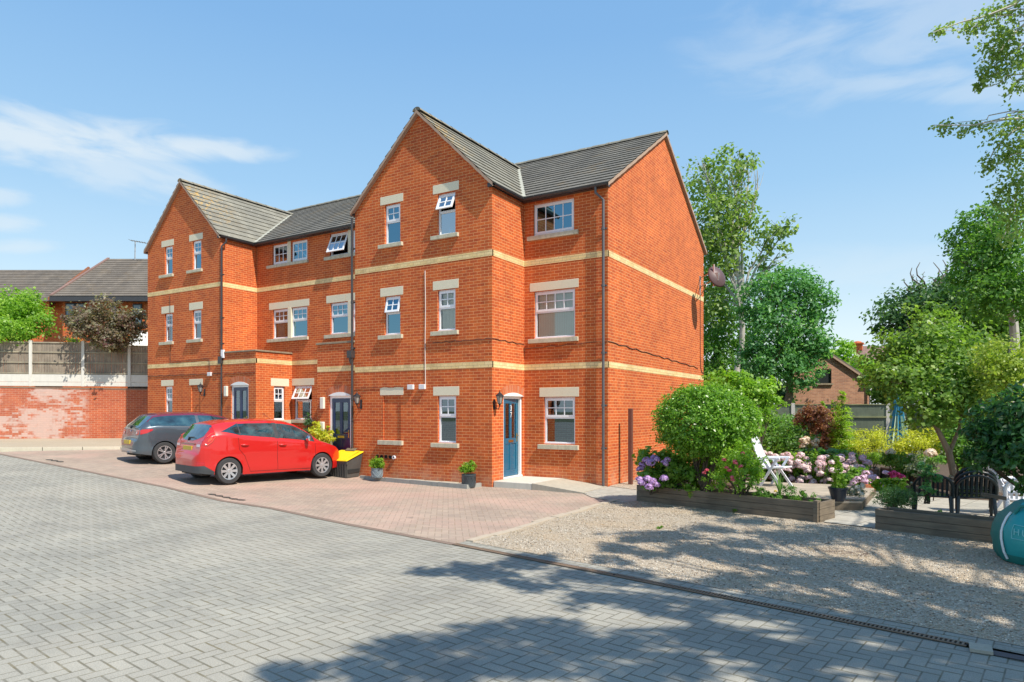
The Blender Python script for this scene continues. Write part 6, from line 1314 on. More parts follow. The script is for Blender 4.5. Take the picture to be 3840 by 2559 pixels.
# ---- plants of the near planter
lb = at(2640, 1580, 13.2)
shrub('laurel_bush', atg(2640, 13.25, .27), [(at(2622, 1580, 13.2), (.84, .78, .70), 2.2), (at(2740, 1590, 13.2), (.56, .55, .58), 1.2), (at(2690, 1530, 13.3), (.52, .5, .45))], 'large clipped round laurel bush on bare stems in the timber planter', 'bush', LG['laurel'], .066, 34000, aspect=.48, shell=.74, clus=.05, up=.7, k_per=6, stemmat=BARKD)
lt = [o for o in bpy.data.objects if o.name == 'laurel_bush'][0]; q = MB(); b0 = atg(2640, 13.25, .27)
for u, v in ((2600, 1690), (2640, 1700), (2690, 1690), (2655, 1660), (2618, 1670)): limb(q, b0 + Vector((random.uniform(-.05, .05), 0, 0)), at(u, v, 13.2), .032, .02, wob=.25)
q.build('trunk', BARKD, lt, smooth=True)
shrub('climbing_plant', atg(2845, 16.6, 0), [(at(2800, 1470, 16.5), (.75, .6, .40)), (at(2720, 1440, 16.5), (.55, .5, .3)), (at(2870, 1510, 16.5), (.42, .4, .22)), (at(2830, 1550, 16.5), (.4, .4, .3)), (at(2780, 1540, 16.6), (.5, .5, .5)), (at(2770, 1640, 16.6), (.5, .5, .7)), (at(2700, 1700, 16.6), (.6, .5, .6)), (at(2890, 1480, 16.5), (.18, .2, .1))], 'light green climber spreading over a pole behind the clipped laurel', 'climber', LG['bright'], .10, 8500, aspect=.75, shell=.3)
pt_ = thing('timber_pole', tuple(atg(2848, 16.2)), 'thin brown pole holding up the light green climber', 'pole'); q = MB(); q.tube([atg(2848, 16.2), at(2842, 1520, 16.2)], .042, 8); q.build('pole_shaft', BARK, pt_)
# flower head: a dome of small petals, shared by all copies
def flower_mesh(name, r, mat, n=90, petal=.4):
    V = []; F = []; UV = []
    for i in range(n):
        z = random.uniform(-.35, 1); a = random.uniform(0, 6.283); rr = math.sqrt(1 - z * z); d = Vector((rr * math.cos(a), rr * math.sin(a), z)); t = d.orthogonal().normalized(); t = (Matrix.Rotation(random.uniform(0, 6.28), 3, d) @ t); s_ = d.cross(t); p = d * r * random.uniform(.85, 1.05); h = r * petal * .5; k = len(V)
        V += [p - t * h - s_ * h, p + t * h - s_ * h, p + t * h + s_ * h, p - t * h + s_ * h]; F.append((k, k + 1, k + 2, k + 3)); UV += [(random.random(), 0)] * 0; c_ = random.random(); UV += [(c_, 0)] * 4
    me = bpy.data.meshes.new(name); me.from_pydata([tuple(v) for v in V], [], F); uv = me.uv_layers.new(name='UVMap'); uv.data.foreach_set('uv', [c for p in UV for c in p]); me.materials.append(mat); return me
def petal_mat(name, a, b, c): return leaf_mat(name, a, b, c, rough=.6, trans=.25)
FM = {'lilac': petal_mat('petal_lilac', (.36, .20, .50), (.55, .33, .66), (.66, .48, .74)), 'pink': petal_mat('petal_pink', (.72, .46, .54), (.84, .66, .72), (.9, .80, .80)), 'rose': petal_mat('petal_rose', (.55, .05, .10), (.72, .14, .20), (.78, .30, .32)), 'white': petal_mat('petal_white', (.66, .58, .55), (.80, .76, .70), (.85, .82, .78)), 'magenta': petal_mat('petal_magenta', (.55, .02, .14), (.70, .05, .22), (.78, .12, .3)), 'cream': petal_mat('petal_cream', (.70, .50, .38), (.80, .66, .52), (.85, .76, .66)), 'mauve': petal_mat('petal_mauve', (.60, .38, .58), (.76, .54, .72), (.84, .68, .8)), 'yellow': petal_mat('petal_yellow', (.75, .55, .02), (.8, .6, .05), (.8, .7, .1))}
FMESH = {k: flower_mesh('flower_' + k, 1.0, m) for k, m in FM.items()}
def flowers(par, kind, pts, r, name='flower_head'):
    off = root_of(par).location
    for p in pts:
        o = bpy.data.objects.new(name, FMESH[kind]); COL.objects.link(o); o.parent = par; o.location = Vector(p) - off; s_ = r * random.uniform(.8, 1.15); o.scale = (s_, s_, s_ * .8); o.rotation_euler = (random.uniform(-.4, .4), random.uniform(-.4, .4), random.uniform(0, 6))
t = shrub('hydrangea', atg(2440, 13.9, .2), [(at(2450, 1740, 13.8), (.34, .35, .38)), (at(2520, 1760, 13.7), (.4, .35, .42)), (at(2430, 1800, 13.5), (.25, .25, .22)), (at(2580, 1800, 13.4), (.35, .3, .3))], 'lilac flowered hydrangea at the wall end of the long planter', 'hydrangea', LG['hyd'], .11, 2600, aspect=.7)
flowers(t, 'lilac', [at(u, v, f) for u, v, f in ((2408, 1745, 13.5), (2425, 1728, 13.4), (2452, 1716, 13.4), (2400, 1760, 13.5), (2440, 1735, 13.3), (2463, 1722, 13.3), (2492, 1738, 13.2), (2502, 1726, 13.2), (2398, 1800, 13.1), (2408, 1814, 13.05), (2428, 1798, 13.0), (2446, 1806, 13.0), (2462, 1818, 12.95), (2434, 1828, 12.95), (2490, 1795, 12.9))], .085)
t = shrub('fuchsia', atg(2790, 12.5, .3), [(at(2750, 1740, 12.5), (.28, .25, .42)), (at(2800, 1720, 12.5), (.28, .25, .35)), (at(2790, 1790, 12.4), (.3, .25, .3)), (at(2840, 1760, 12.4), (.15, .2, .25)), (at(2700, 1800, 12.6), (.3, .25, .25))], 'loose shrub with rose red flowers between the laurel stems and the white lounger', 'fuchsia', LG['bright'], .055, 3400, aspect=.55)
flowers(t, 'rose', [at(u, v, f) for u, v, f in ((2725, 1755, 12.3), (2735, 1765, 12.25), (2755, 1730, 12.2), (2758, 1738, 12.2), (2778, 1750, 12.2), (2745, 1790, 12.2), (2748, 1800, 12.2), (2785, 1700, 12.3), (2640, 1775, 12.6), (2650, 1765, 12.6), (2715, 1725, 12.4))], .045)
shrub('undergrowth_plant', atg(2600, 13.7, .2), [(at(2600, 1760, 13.9), (.55, .3, .42)), (at(2700, 1730, 14), (.5, .3, .45))], 'leafy yellow green shrub filling the space behind the laurel stems', 'shrub', LG['lime'], .07, 3800, aspect=.7)
t = thing('planter_weeds', tuple(atg(2960, 12.2, .3)), 'green weeds and grassy shoots at the open end of the long planter', 'weeds', 'plants in the timber planters'); leaf_mesh('foliage', [(at(2860, 1850, 12.3), (.2, .12, .10)), (at(2950, 1850, 12.2), (.22, .12, .16)), (at(3020, 1865, 12.1), (.2, .12, .12)), (at(3050, 1880, 12.0), (.12, .1, .08)), (at(2900, 1870, 12.1), (.25, .1, .06))], LG['mid'], .055, 1900, t, aspect=.3, up=.1); flowers(t, 'yellow', [at(2908, 1843, 12)], .03)
def blades(name, base, n, L, label, mat=LG['hyd'], w=.03, spread=.45, cat='plant'):
    t = thing(name, tuple(base), label, cat); q = MB(); base = Vector(base)
    for i in range(n):
        a = random.uniform(0, 6.28); l_ = L * random.uniform(.6, 1.1); sp = random.uniform(.1, spread); dirv = Vector((math.cos(a), math.sin(a), 0)); s_ = Vector((-dirv.y, dirv.x, 0)); rows = []; c = random.random()
        for k in range(6): f = k / 5; p = base + dirv * (l_ * sp * f * f * 1.2) + Vector((0, 0, l_ * (f - .25 * sp * f * f))); ww = w * (1 - f) ** .7 * .5 + .001; rows.append([p - s_ * ww, p + s_ * ww])
        q.grid(rows, lambda x, y, z, c=c: (c, 0))
    q.build('blade_leaves', mat, t); return t
blades('iris_plant', atg(2925, 12.1, .3), 12, .62, 'upright sword shaped leaves in front of the white lounger', LG['mid'], .035, .5)
# pale pink hydrangea bank
gp = 'pale pink hydrangeas behind the deck'
labs = ['pale pink hydrangea behind the back of the white lounger', 'pale pink hydrangea just right of the white lounger seat', 'broad pale pink hydrangea at the middle of the flower bank', 'pale pink hydrangea behind the small box cone', 'mauve pink hydrangea ending the flower bank by the timber edging', 'low mauve hydrangea beside the two loose bricks']
for i, (u, v, F, r, n, kind) in enumerate(((2880, 1745, 17.2, .55, 16, 'pink'), (2975, 1750, 16.9, .60, 20, 'pink'), (3060, 1765, 16.6, .55, 20, 'pink'), (3130, 1765, 16.3, .5, 18, 'pink'), (3180, 1755, 16.4, .42, 14, 'mauve'), (3215, 1795, 15.6, .30, 8, 'mauve'))):
    c0 = at(u, v + 10, F); t = shrub('hydrangea', atg(u, F, .1), [(c0, (r, .4, .42 if i < 5 else .25))], labs[i], 'hydrangea', LG['hyd'], .10, 1500, group=gp, aspect=.7, shell=.3)
    P_ = []
    for k in range(int(n * 2.1)):
        a = random.uniform(-1, 1); b = random.uniform(-.75, 1.0); P_.append(c0 + Vector((math.cos(YAW), math.sin(YAW), 0)) * r * a * .95 + Vector((0, 0, (.42 if i < 5 else .22) * b * math.sqrt(max(0, 1 - a * a * .5)))) - Vector((-math.sin(YAW), math.cos(YAW), 0)) * (.40 * math.sqrt(max(0.05, 1 - a * a * .5 - b * b * .4))))
    flowers(t, kind, P_, .088)
t = shrub('standard_rose', atg(3070, 17.5, .1), [(at(3030, 1655, 17.5), (.22, .2, .15)), (at(3060, 1640, 17.5), (.12, .1, .1))], 'cream rose on a tall stem above the pink hydrangeas', 'rose', LG['mid'], .07, 260, stem=.012, group='standard roses'); flowers(t, 'cream', [at(u, v, 17.4) for u, v in ((3012, 1655), (3018, 1668), (3025, 1648), (3048, 1662), (3060, 1655), (3055, 1672), (3010, 1675))], .10)
for u, v, F, k, r, lab in ((3340, 1690, 17, 'white', .09, 'white rose in front of the blue parasol foot'), (3415, 1710, 16.5, 'white', .09, 'white rose between the parasol and the pale variegated bush'), (3490, 1697, 13.6, 'cream', .12, 'large pale pink rose on a tall stem above the single black chair')):
    t = shrub('standard_rose', atg(u, F, .1), [(at(u, v + 35, F), (.2, .18, .2))], lab, 'rose', LG['mid'], .06, 350, stem=.012, group='standard roses'); flowers(t, k, [at(u, v, F - .1), at(u + 8, v + 6, F - .12), at(u - 8, v + 8, F - .1)], r * .75)
# shrubs of the middle garden
S = lambda u, v, F, a, b, w=1: (at(u, v, F), (a, a * .8, b), w)
shrub('garden_shrub', atg(2900, 22, .2), [S(2870, 1640, 22, 1.0, .75), S(2950, 1650, 21.5, .9, .6), S(2830, 1590, 22.5, .7, .6), S(2920, 1600, 22.5, .8, .5)], 'broad leafy green shrubs between the pole and the coppery maple', 'shrub', LG['mid'], .10, 7500, aspect=.6)
shrub('japanese_maple', atg(3080, 21, .2), [S(3070, 1570, 21, .55, .4), S(3100, 1620, 20.6, .42, .45), S(3030, 1570, 21.2, .4, .3), S(3060, 1540, 21, .35, .25), S(3085, 1660, 20.5, .3, .3)], 'coppery red japanese maple in front of the garden fence', 'maple', LG['acer'], .10, 4200, aspect=.6, hang=.8)
lc = ['small pale conifer column left of the tall pointed one', 'narrow conifer column squeezed beside the coppery maple', 'tall pointed yellow tipped conifer left of the open fence panels']
for i, (u, v0, v1, F, r) in enumerate(((3125, 1520, 1640, 22.5, .22), (3085, 1515, 1600, 23, .2), (3160, 1495, 1690, 20.2, .36))):
    P_ = []; n_ = 6
    for k in range(n_): f = k / (n_ - 1); P_.append((at(u, v1 + (v0 - v1) * f, F), (r * (1 - .72 * f ** 2), r * (1 - .72 * f ** 2), r * .9), 1))
    shrub('conifer', atg(u, F, .2), P_, lc[i], 'conifer', LG['cypress'], .07, 5200 if i == 2 else 2200, group='pointed conifers by the garden fence', aspect=.4, up=1.5, shell=.5)
shrub('privet_shrub', atg(3230, 20, .2), [S(3210, 1680, 20, .45, .35), S(3260, 1650, 20.5, .5, .35), S(3300, 1660, 20.5, .4, .4), S(3190, 1640, 20.5, .25, .35)], 'yellow flowering shrubs under the open fence panels', 'shrub', LG['yellow'], .06, 4300, aspect=.5, up=1)
shrub('golden_shrub', atg(3440, 19, .2), [S(3410, 1650, 19, .5, .40), S(3450, 1690, 18.6, .5, .35), S(3480, 1640, 19, .4, .35), S(3370, 1690, 18.8, .4, .3)], 'golden yellow shrub right of the folded blue parasol', 'shrub', LG['yellow'], .07, 4600, aspect=.5, up=1)
shrub('lime_shrub', atg(3270, 18.6, .15), [S(3280, 1722, 18.5, .3, .16), S(3225, 1735, 18.5, .25, .14)], 'low lime green cushion plant by the timber edging', 'shrub', LG['lime'], .05, 2600, aspect=.4)
shrub('leafy_perennial', atg(3130, 18.8, .1), [S(3090, 1705, 18.8, .5, .14), S(3150, 1715, 18.6, .4, .14)], 'flat dark green leaves behind the pink hydrangeas', 'plant', LG['ash'], .22, 520, aspect=.8, up=2)
shrub('grey_leaved_shrub', atg(3210, 18, .1), [S(3190, 1745, 18, .3, .14), S(3235, 1750, 17.8, .2, .12)], 'small grey green shrub at the corner of the timber edging', 'shrub', LG['grey'], .05, 1100)
shrub('green_perennial', atg(3420, 16.4, .1), [S(3400, 1745, 16.4, .35, .25), S(3350, 1720, 17, .3, .2)], 'mid green perennials around the white roses', 'plant', LG['mid'], .07, 2600)
shrub('variegated_shrub', atg(3470, 14.6, .1), [S(3465, 1740, 14.6, .22, .2), S(3500, 1735, 14.6, .16, .18), S(3440, 1760, 14.6, .2, .15)], 'pale variegated shrub left of the leaning trunk', 'shrub', LG['grey'], .06, 1500)
shrub('shade_shrub', atg(3600, 17.5, .1), [S(3640, 1700, 17.5, .55, .5), S(3600, 1640, 18, .5, .5)], 'leafy shrubs behind the leaning trunk', 'shrub', LG['mid'], .09, 4200)
# potted plants on the deck
def pot(name, label, base, r, h, mat, prof=None):
    t = thing(name, tuple(base), label, 'plant pot'); q = MB(); base = Vector(base); prof = prof or [(0, .0), (r * .62, .0), (r * .68, .02), (r * .95, h * .72), (r, h * .86), (r * 1.06, h * .87), (r * 1.08, h), (r * .96, h), (r * .93, h * .85), (0, h * .85)]; q.lathe(prof, base, 24); q.build('pot_body', mat, t, smooth=True); return t
POTK = plain('black_glazed_pot', (.025, .032, .045), .3, var=.2)
b0 = at(3143, 1880, 12.75); b0.z = .185
t = pot('potted_box_cone', 'black urn with a bright green clipped cone on the deck', b0, .165, .26, POTK); leaf_mesh('foliage', [(b0 + Vector((0, 0, .28 + .08 * k)), (.13 * (1 - k / 9), .13 * (1 - k / 9), .07)) for k in range(8)], LG['lime'], .028, 4200, t, aspect=.6, shell=.7, clus=.2)
b1 = at(3205, 1840, 12.9); t = thing('white_petunias', tuple(b1), 'mound of white petunias beside the black urn', 'flowers'); leaf_mesh('foliage', [(b1, (.17, .15, .10))], LG['grey'], .04, 900, t); flowers(t, 'white', [b1 + Vector((random.uniform(-.17, .17), random.uniform(-.17, .05), random.uniform(-.05, .12))) for k in range(16)], .045)
t = shrub('pink_geranium', atg(3350, 12.7, .1), [S(3320, 1825, 12.7, .22, .14), S(3370, 1815, 12.7, .18, .14), S(3360, 1850, 12.6, .2, .1)], 'red and pink geraniums with lime leaves behind the low green mound', 'geranium', LG['lime'], .07, 1500, aspect=.8); flowers(t, 'magenta', [at(u, v, 12.5) for u, v in ((3340, 1778), (3352, 1772), (3365, 1780), (3376, 1785), (3350, 1788), (3384, 1790))], .05); flowers(t, 'mauve', [at(u, v, 12.6) for u, v in ((3318, 1772), (3326, 1776), (3272, 1795), (3262, 1790), (3278, 1788))], .05)
shrub('dwarf_conifer', atg(3350, 11.9, .25), [S(3350, 1860, 11.9, .30, .16), S(3395, 1868, 11.8, .24, .15), S(3325, 1875, 11.9, .18, .13)], 'low dark green mound of dwarf conifer in the dark timber planter', 'conifer', LG['dark'], .035, 5200, aspect=.4)
shrub('rose_bush', atg(3475, 11.85, .28), [S(3480, 1790, 11.9, .2, .1), S(3460, 1830, 11.8, .14, .12), S(3485, 1850, 11.8, .12, .16), S(3470, 1760, 12, .12, .16)], 'thorny rose bush in front of the single black chair', 'rose', LG['ash'], .065, 620, stem=.012)
t = thing('planter_weeds', tuple(atg(3550, 11.7, .3)), 'small weeds in the dark timber planter by the green bag', 'weeds', 'plants in the timber planters'); leaf_mesh('foliage', [(at(3380, 1915, 11.8), (.12, .1, .06)), (at(3530, 1935, 11.6), (.15, .1, .1)), (at(3680, 1962, 11.4), (.2, .08, .05))], LG['bright'], .05, 900, t, aspect=.4)
# big dark laurel hanging in from the right
shrub('dark_laurel', atg(4080, 10.2, 0), [S(3760, 1640, 10, .55, .5), S(3830, 1600, 9.8, .6, .6), S(3720, 1690, 9.8, .38, .35), S(3860, 1700, 9.4, .5, .32), S(3900, 1680, 9.6, .6, .6), S(3690, 1715, 9.7, .2, .16)], 'dark glossy laurel hanging over the white chairs at the right edge', 'bush', LG['dlaurel'], .115, 7500, aspect=.42, shell=.5, clus=.13, stem=.03)
# ---- furniture
BLKP = plain('black_garden_plastic', (.014, .022, .024), .3, var=.2); TEALP = plain('dark_teal_plastic', (.012, .10, .12), .35, var=.2); WHP = plain('white_resin', (.74, .75, .80), .35, var=.04)
def arm_chair(label, loc, rz, mat, group=None, seat=None):
    """monobloc garden chair: arched slatted back, arms that run down into broad legs"""
    t = thing('garden_chair', tuple(loc), label, 'chair', group, rz); B_ = lambda q, nm, m=mat, **k: q.build(nm, m, t, world=False, **k)
    q = MB(); q.prism([Vector((-.22, -.22, .40)), Vector((.22, -.24, .42)), Vector((.22, .24, .42)), Vector((-.22, .22, .40))], (0, 0, .03)); B_(q, 'seat', seat or mat, bevel=.01)
    # x forward; back at x=-.25 leaning
    def bp(y, z): return Vector((-.24 - (z - .42) * .28 - .04 * (1 - (y / .27) ** 2), y, z))
    arc = [bp(.27 * math.cos(a), .62 + .27 * math.sin(a)) for a in [math.pi * k / 14 for k in range(15)]]
    q = MB(); path = [bp(.27, .40)] + arc + [bp(-.27, .40)]; q.tube(path, .028, 8); B_(q, 'back_frame', smooth=True)
    for k in range(7):
        y = -.19 + .38 * k / 6; zt = .62 + math.sqrt(max(.27 ** 2 - y * y, 0)); a = bp(y, .44); b = bp(y, zt); q = MB(); q.prism([a - Vector((0, .017, 0)), a + Vector((0, .017, 0)), b + Vector((0, .017, 0)), b - Vector((0, .017, 0))], (.012, 0, 0)); B_(q, 'back_slat')
    for s_ in (-1, 1):
        q = MB(); q.tube([bp(.27 * s_, .66), Vector((-.1, .30 * s_, .66)), Vector((.14, .30 * s_, .65)), Vector((.21, .29 * s_, .60)), Vector((.235, .28 * s_, .42)), Vector((.26, .27 * s_, 0))], [.018, .024, .026, .026, .026, .022], 8); B_(q, 'arm', smooth=True)
        q = MB(); q.tube([Vector((-.24, .24 * s_, .44)), Vector((-.30, .25 * s_, .2)), Vector((-.34, .26 * s_, 0))], [.03, .028, .022], 8); B_(q, 'leg', smooth=True)
    t.scale = (.84, 1.08, .84)
    return t
# turned so that their backs face the camera
c1 = atg(3495, 11.75, .012); c1 = at(3497, 1890, 12.2); c1.z = .012
arm_chair('single black garden chair behind the thorny rose bush', c1, R(92), BLKP, 'black garden chairs', BLKP)
for i, (lab) in enumerate(('lowest black chair of the stack by the dark laurel', 'middle black chair of the stack by the dark laurel', 'topmost black chair of the stack by the dark laurel')):
    c2 = at(3652, 1900, 12.0); c2.z = .012 + .065 * i; d = Vector((math.cos(R(96)), math.sin(R(96)), 0)); arm_chair(lab, c2 + d * (.055 * i), R(96), BLKP, 'black garden chairs')
# white slatted chair at the right edge
c3 = at(3850, 1905, 11.6); c3.z = .012; arm_chair('white slatted garden chair at the right edge above the green bag', c3, R(85), WHP)
def lounger(label, P0, rz):
    t = thing('reclining_chair', tuple(P0), label, 'lounger', 'white reclining garden chairs', rz); B_ = lambda q, nm, m=WHP, **k: q.build(nm, m, t, world=False, **k)
    a = Vector((-.10, 0, .40)); b = Vector((-.42, 0, 1.10)); d = (b - a).normalized(); nrm = Vector((d.z, 0, -d.x)); q = MB()
    pts = []; w = .20
    for k in range(9): f = k / 8; ww = w * (1 - .25 * max(0, f - .8) / .2); p = a.lerp(b, f) + nrm * (-.02 * math.sin(f * 3.1)); pts.append([p + Vector((0, -ww, 0)), p + Vector((0, 0, 0)) - nrm * .02, p + Vector((0, ww, 0))])
    q.grid(pts); B_(q, 'backrest', solid=.025, smooth=True)
    q = MB(); q.prism([Vector((-.12, -.22, .38)), Vector((.38, -.22, .42)), Vector((.38, .22, .42)), Vector((-.12, .22, .38))], (0, 0, .035)); B_(q, 'seat', bevel=.01)
    for s_ in (-1, 1):
        q = MB(); q.tube([Vector((-.22, .26 * s_, .62)), Vector((.30, .26 * s_, .64))], .026, 8); B_(q, 'arm', smooth=True)
        q = MB(); q.prism([Vector((-.12, .235 * s_, .60)), Vector((-.06, .235 * s_, .60)), Vector((.38, .235 * s_, .0)), Vector((.32, .235 * s_, .0))], (0, .03 * s_, 0)); B_(q, 'leg')
        q = MB(); q.prism([Vector((.22, .27 * s_, .62)), Vector((.28, .27 * s_, .62)), Vector((-.10, .27 * s_, .0)), Vector((-.16, .27 * s_, .0))], (0, .03 * s_, 0)); B_(q, 'leg')
    q = MB()
    for (x, z) in ((-.30, .86), (-.27, .93), (-.22, .62), (-.20, .66)):
        p = Vector((x, 0, z)); 
    return t
p0 = at(2893, 1825, 15.4); p0.z = .182; lounger('white reclining chair standing on the timber deck', p0, R(-14))
p1 = at(3785, 1880, 12.3); p1.z = .012; lounger('white folding recliner under the dark laurel', p1, R(20))
# folded blue parasol
pa = thing('folded_parasol', tuple(atg(3368, 22, .2)), 'folded blue and green striped parasol before the garden fence', 'parasol'); c = atg(3368, 22, .2); BLUEC = plain('blue_parasol_cloth', (.06, .30, .42), .8, var=.2); GREC = plain('pale_green_parasol_cloth', (.42, .55, .42), .8, var=.15)
q = MB(); H0 = 2.15; n = 32; rows = []
for z, r in ((.45, .37), (.9, .27), (1.05, .22), (1.1, .23), (1.5, .15), (1.85, .09), (1.9, .12), (2.0, .10), (H0, .02)): rows.append([c + Vector(((r * (1 + .22 * math.cos(k * math.pi))) * math.cos(2 * math.pi * k / n), (r * (1 + .22 * math.cos(k * math.pi))) * math.sin(2 * math.pi * k / n), z)) for k in range(n + 1)])
for i in range(len(rows) - 1):
    for k in range(n): q.cur = (k // 2) % 2; q.face([rows[i][k], rows[i][k + 1], rows[i + 1][k + 1], rows[i + 1][k]]); q.mi[-1] = (k // 2) % 2 if i < 4 else 0
q.build('canopy', [BLUEC, GREC], pa); q = MB(); q.tube([c, c + Vector((0, 0, 2.2))], .02, 8); q.build('pole_shaft', BARK, pa)
# green garden-waste bag
bg = thing('garden_waste_bag', (1.35, 10.75, .0), 'large teal fabric garden waste bag standing on the gravel at the right edge', 'bag'); BAG = plain('teal_bag_fabric', (.012, .30, .31), .5, var=.25, bump=.5, scale=1.6); BAGD = plain('dark_green_bag_fabric', (.008, .17, .15), .6, var=.2)
cb = Vector((1.32, 10.62, 0)); q = MB(); n = 56; rows = []
for z, r in ((0, .50), (.02, .56), (.12, .62), (.28, .64), (.42, .63), (.55, .56), (.64, .47), (.71, .40), (.745, .33), (.72, .28), (.55, .27)):
    row = []
    for k in range(n + 1):
        a = 2 * math.pi * k / n; w = 1 + .035 * noise.noise(Vector((math.cos(a) * 2.2, math.sin(a) * 2.2, z * 4))) + .020 * math.sin(a * 9 + z * 9) * (.4 + z) + .012 * math.sin(a * 17 - z * 14) + .03 * noise.noise(Vector((math.cos(a) * 6, math.sin(a) * 6, z * 9))); row.append(cb + Vector((r * w * math.cos(a), r * w * math.sin(a), z * (1 + .05 * math.sin(a * 2 + 1)))))
    rows.append(row)
for i in range(len(rows) - 1):
    for k in range(n): q.face([rows[i][k], rows[i][k + 1], rows[i + 1][k + 1], rows[i + 1][k]]); aa = math.degrees(2 * math.pi * (k + .5) / n) % 360; q.mi[-1] = 1 if (150 < aa < 212 or i < 2) else 0
q.build('bag_body', [BAG, BAGD], bg, smooth=True)
def bagp(adeg, z, off=.012):
    a = R(adeg); r = np.interp(z, [0, .02, .12, .28, .42, .55, .64, .71, .745], [.50, .56, .62, .64, .63, .56, .47, .40, .33]) * (1 + .035 * noise.noise(Vector((math.cos(a) * 2.2, math.sin(a) * 2.2, z * 4)))) + off; return cb + Vector((r * math.cos(a), r * math.sin(a), z * (1 + .05 * math.sin(a * 2 + 1))))
q = MB(); q.tube([bagp(213 - z * 6, z, .016) for z in (.06, .14, .22, .3, .38, .46, .54, .6)], .014, 6); q.build('piping', plain('white_piping', (.72, .76, .78), .6), bg, smooth=True)
q = MB(); q.tube([bagp(216, .60, .02), bagp(220, .69, .06), bagp(235, .72, .08), bagp(252, .70, .07), bagp(258, .6, .02)], .022, 8); q.build('handle', BAGD, bg, smooth=True)
LET = plain('bag_lettering', (.18, .52, .54), .6)
def bag_letter(ch, ang, z, size):
    p = bagp(ang, z, .02); out = (p - cb); out.z = 0; out.normalize(); x_ = Vector((-out.y, out.x, 0)); M = Matrix.Translation(p) @ Matrix((( x_.x, 0, out.x, 0), (x_.y, 0, out.y, 0), (0, 1, 0, 0), (0, 0, 0, 1))); glyph(ch, size, LET, bg, M, 'letter', .002)
bag_letter('H', 229, .41, .11); bag_letter('U', 237.5, .41, .11)
q = MB(); fr4 = [bagp(224 + k * 4, .49, .016) for k in range(8)]; q.tube(fr4, .004, 4); q.tube([bagp(224 + k * 4, .33, .016) for k in range(8)], .004, 4); q.tube([bagp(224, .33 + k * .0533, .016) for k in range(4)], .004, 4); q.build('letter_frame', LET, bg)
tb = thing('timber_rail', tuple(at(3720, 1870, 11.2)), 'short grey timber rail resting against the teal bag', 'plank'); q = MB(); a = at(3680, 1862, 11.4); b = at(3775, 1878, 11.0); q.prism([a, b, b + Vector((0, 0, .06)), a + Vector((0, 0, .06))], (0, .05, 0)); q.build('plank_board', SLEEPER, tb)
# ---- pots and bin by the right gable
p = atg(1414, 18.05, .10); t = pot('lattice_pot', 'grey lattice patterned pot with a lime green plant beside the yellow lidded bin', p, .155, .25, plain('blue_grey_pot', (.16, .21, .24), .5), [(0, 0), (.135, 0), (.15, .04), (.15, .22), (.158, .23), (.158, .25), (.14, .25), (.14, .2), (0, .2)])
q = MB()
for k in range(8):
    a0 = 2 * math.pi * k / 8
    for sg in (-1, 1): q.tube([p + Vector((.154 * math.cos(a0 + sg * f * 1.2), .154 * math.sin(a0 + sg * f * 1.2), .03 + f * .18)) for f in (0, .25, .5, .75, 1)], .0035, 4)
q.build('lattice', plain('pot_lattice', (.34, .40, .43), .5), t)
leaf_mesh('foliage', [(p + Vector((-.05, 0, .38)), (.19, .17, .13)), (p + Vector((.1, 0, .40)), (.14, .14, .12)), (p + Vector((.0, 0, .48)), (.1, .1, .08))], LG['lime'], .05, 1300, t, aspect=.75, clus=.22)
p = atg(1758, 16.5, .03); t = pot('dark_planter_pot', 'dark round pot with a lime green plant at the corner of the right gable', p, .175, .31, plain('slate_pot', (.05, .065, .075), .45), [(0, 0), (.155, 0), (.165, .04), (.17, .27), (.178, .28), (.178, .31), (.16, .31), (.16, .26), (0, .26)])
q = MB()
for k in range(10): a0 = 2 * math.pi * k / 10; q.tube([p + Vector((.172 * math.cos(a0), .172 * math.sin(a0), .06)), p + Vector((.175 * math.cos(a0 + .25), .175 * math.sin(a0 + .25), .15)), p + Vector((.177 * math.cos(a0), .177 * math.sin(a0), .25))], .004, 4)
q.build('lattice', MATS['slate_pot'], t)
leaf_mesh('foliage', [(p + Vector((-.06, 0, .44)), (.17, .15, .12)), (p + Vector((.07, 0, .50)), (.13, .13, .13)), (p + Vector((.08, 0, .58)), (.06, .06, .05))], LG['lime'], .045, 1300, t, aspect=.75, clus=.22)
bn = thing('grit_bin', (-13.75, 13.55, .05), 'dark ribbed storage bin with a sloping yellow lid beside the red car', 'bin'); x0, x1, y0, y1 = -14.22, -13.36, 13.30, 13.90; zb = .06
q = MB(); P = [Vector((x0 + .04, y0 + .03, zb)), Vector((x1 - .03, y0 + .03, zb)), Vector((x1 - .06, y1 - .08, zb)), Vector((x0 + .04, y1 - .08, zb))]; T = [Vector((x0, y0, .50)), Vector((x1, y0, .50)), Vector((x1, y1, .70)), Vector((x0, y1, .70))]
for i in range(4): j = (i + 1) % 4; q.face([P[i], P[j], T[j], T[i]])
q.face(P[::-1])
for i in range(9):
    f = (i + .5) / 9; a = P[0].lerp(P[1], f); b = T[0].lerp(T[1], f) - Vector((0, 0, .07)); q.prism([a + Vector((-.022, 0, 0)), a + Vector((.022, 0, 0)), b + Vector((.022, 0, 0)), b + Vector((-.022, 0, 0))], (0, -.025, 0))
q.prism([T[0] + Vector((-.01, -.02, -.08)), T[1] + Vector((.015, -.02, -.08)), T[1] + Vector((.015, -.02, -.0)), T[0] + Vector((-.01, -.02, 0))], (0, .04, 0)); q.build('bin_body', plain('dark_bin_plastic', (.075, .075, .07), .55, var=.3), bn)
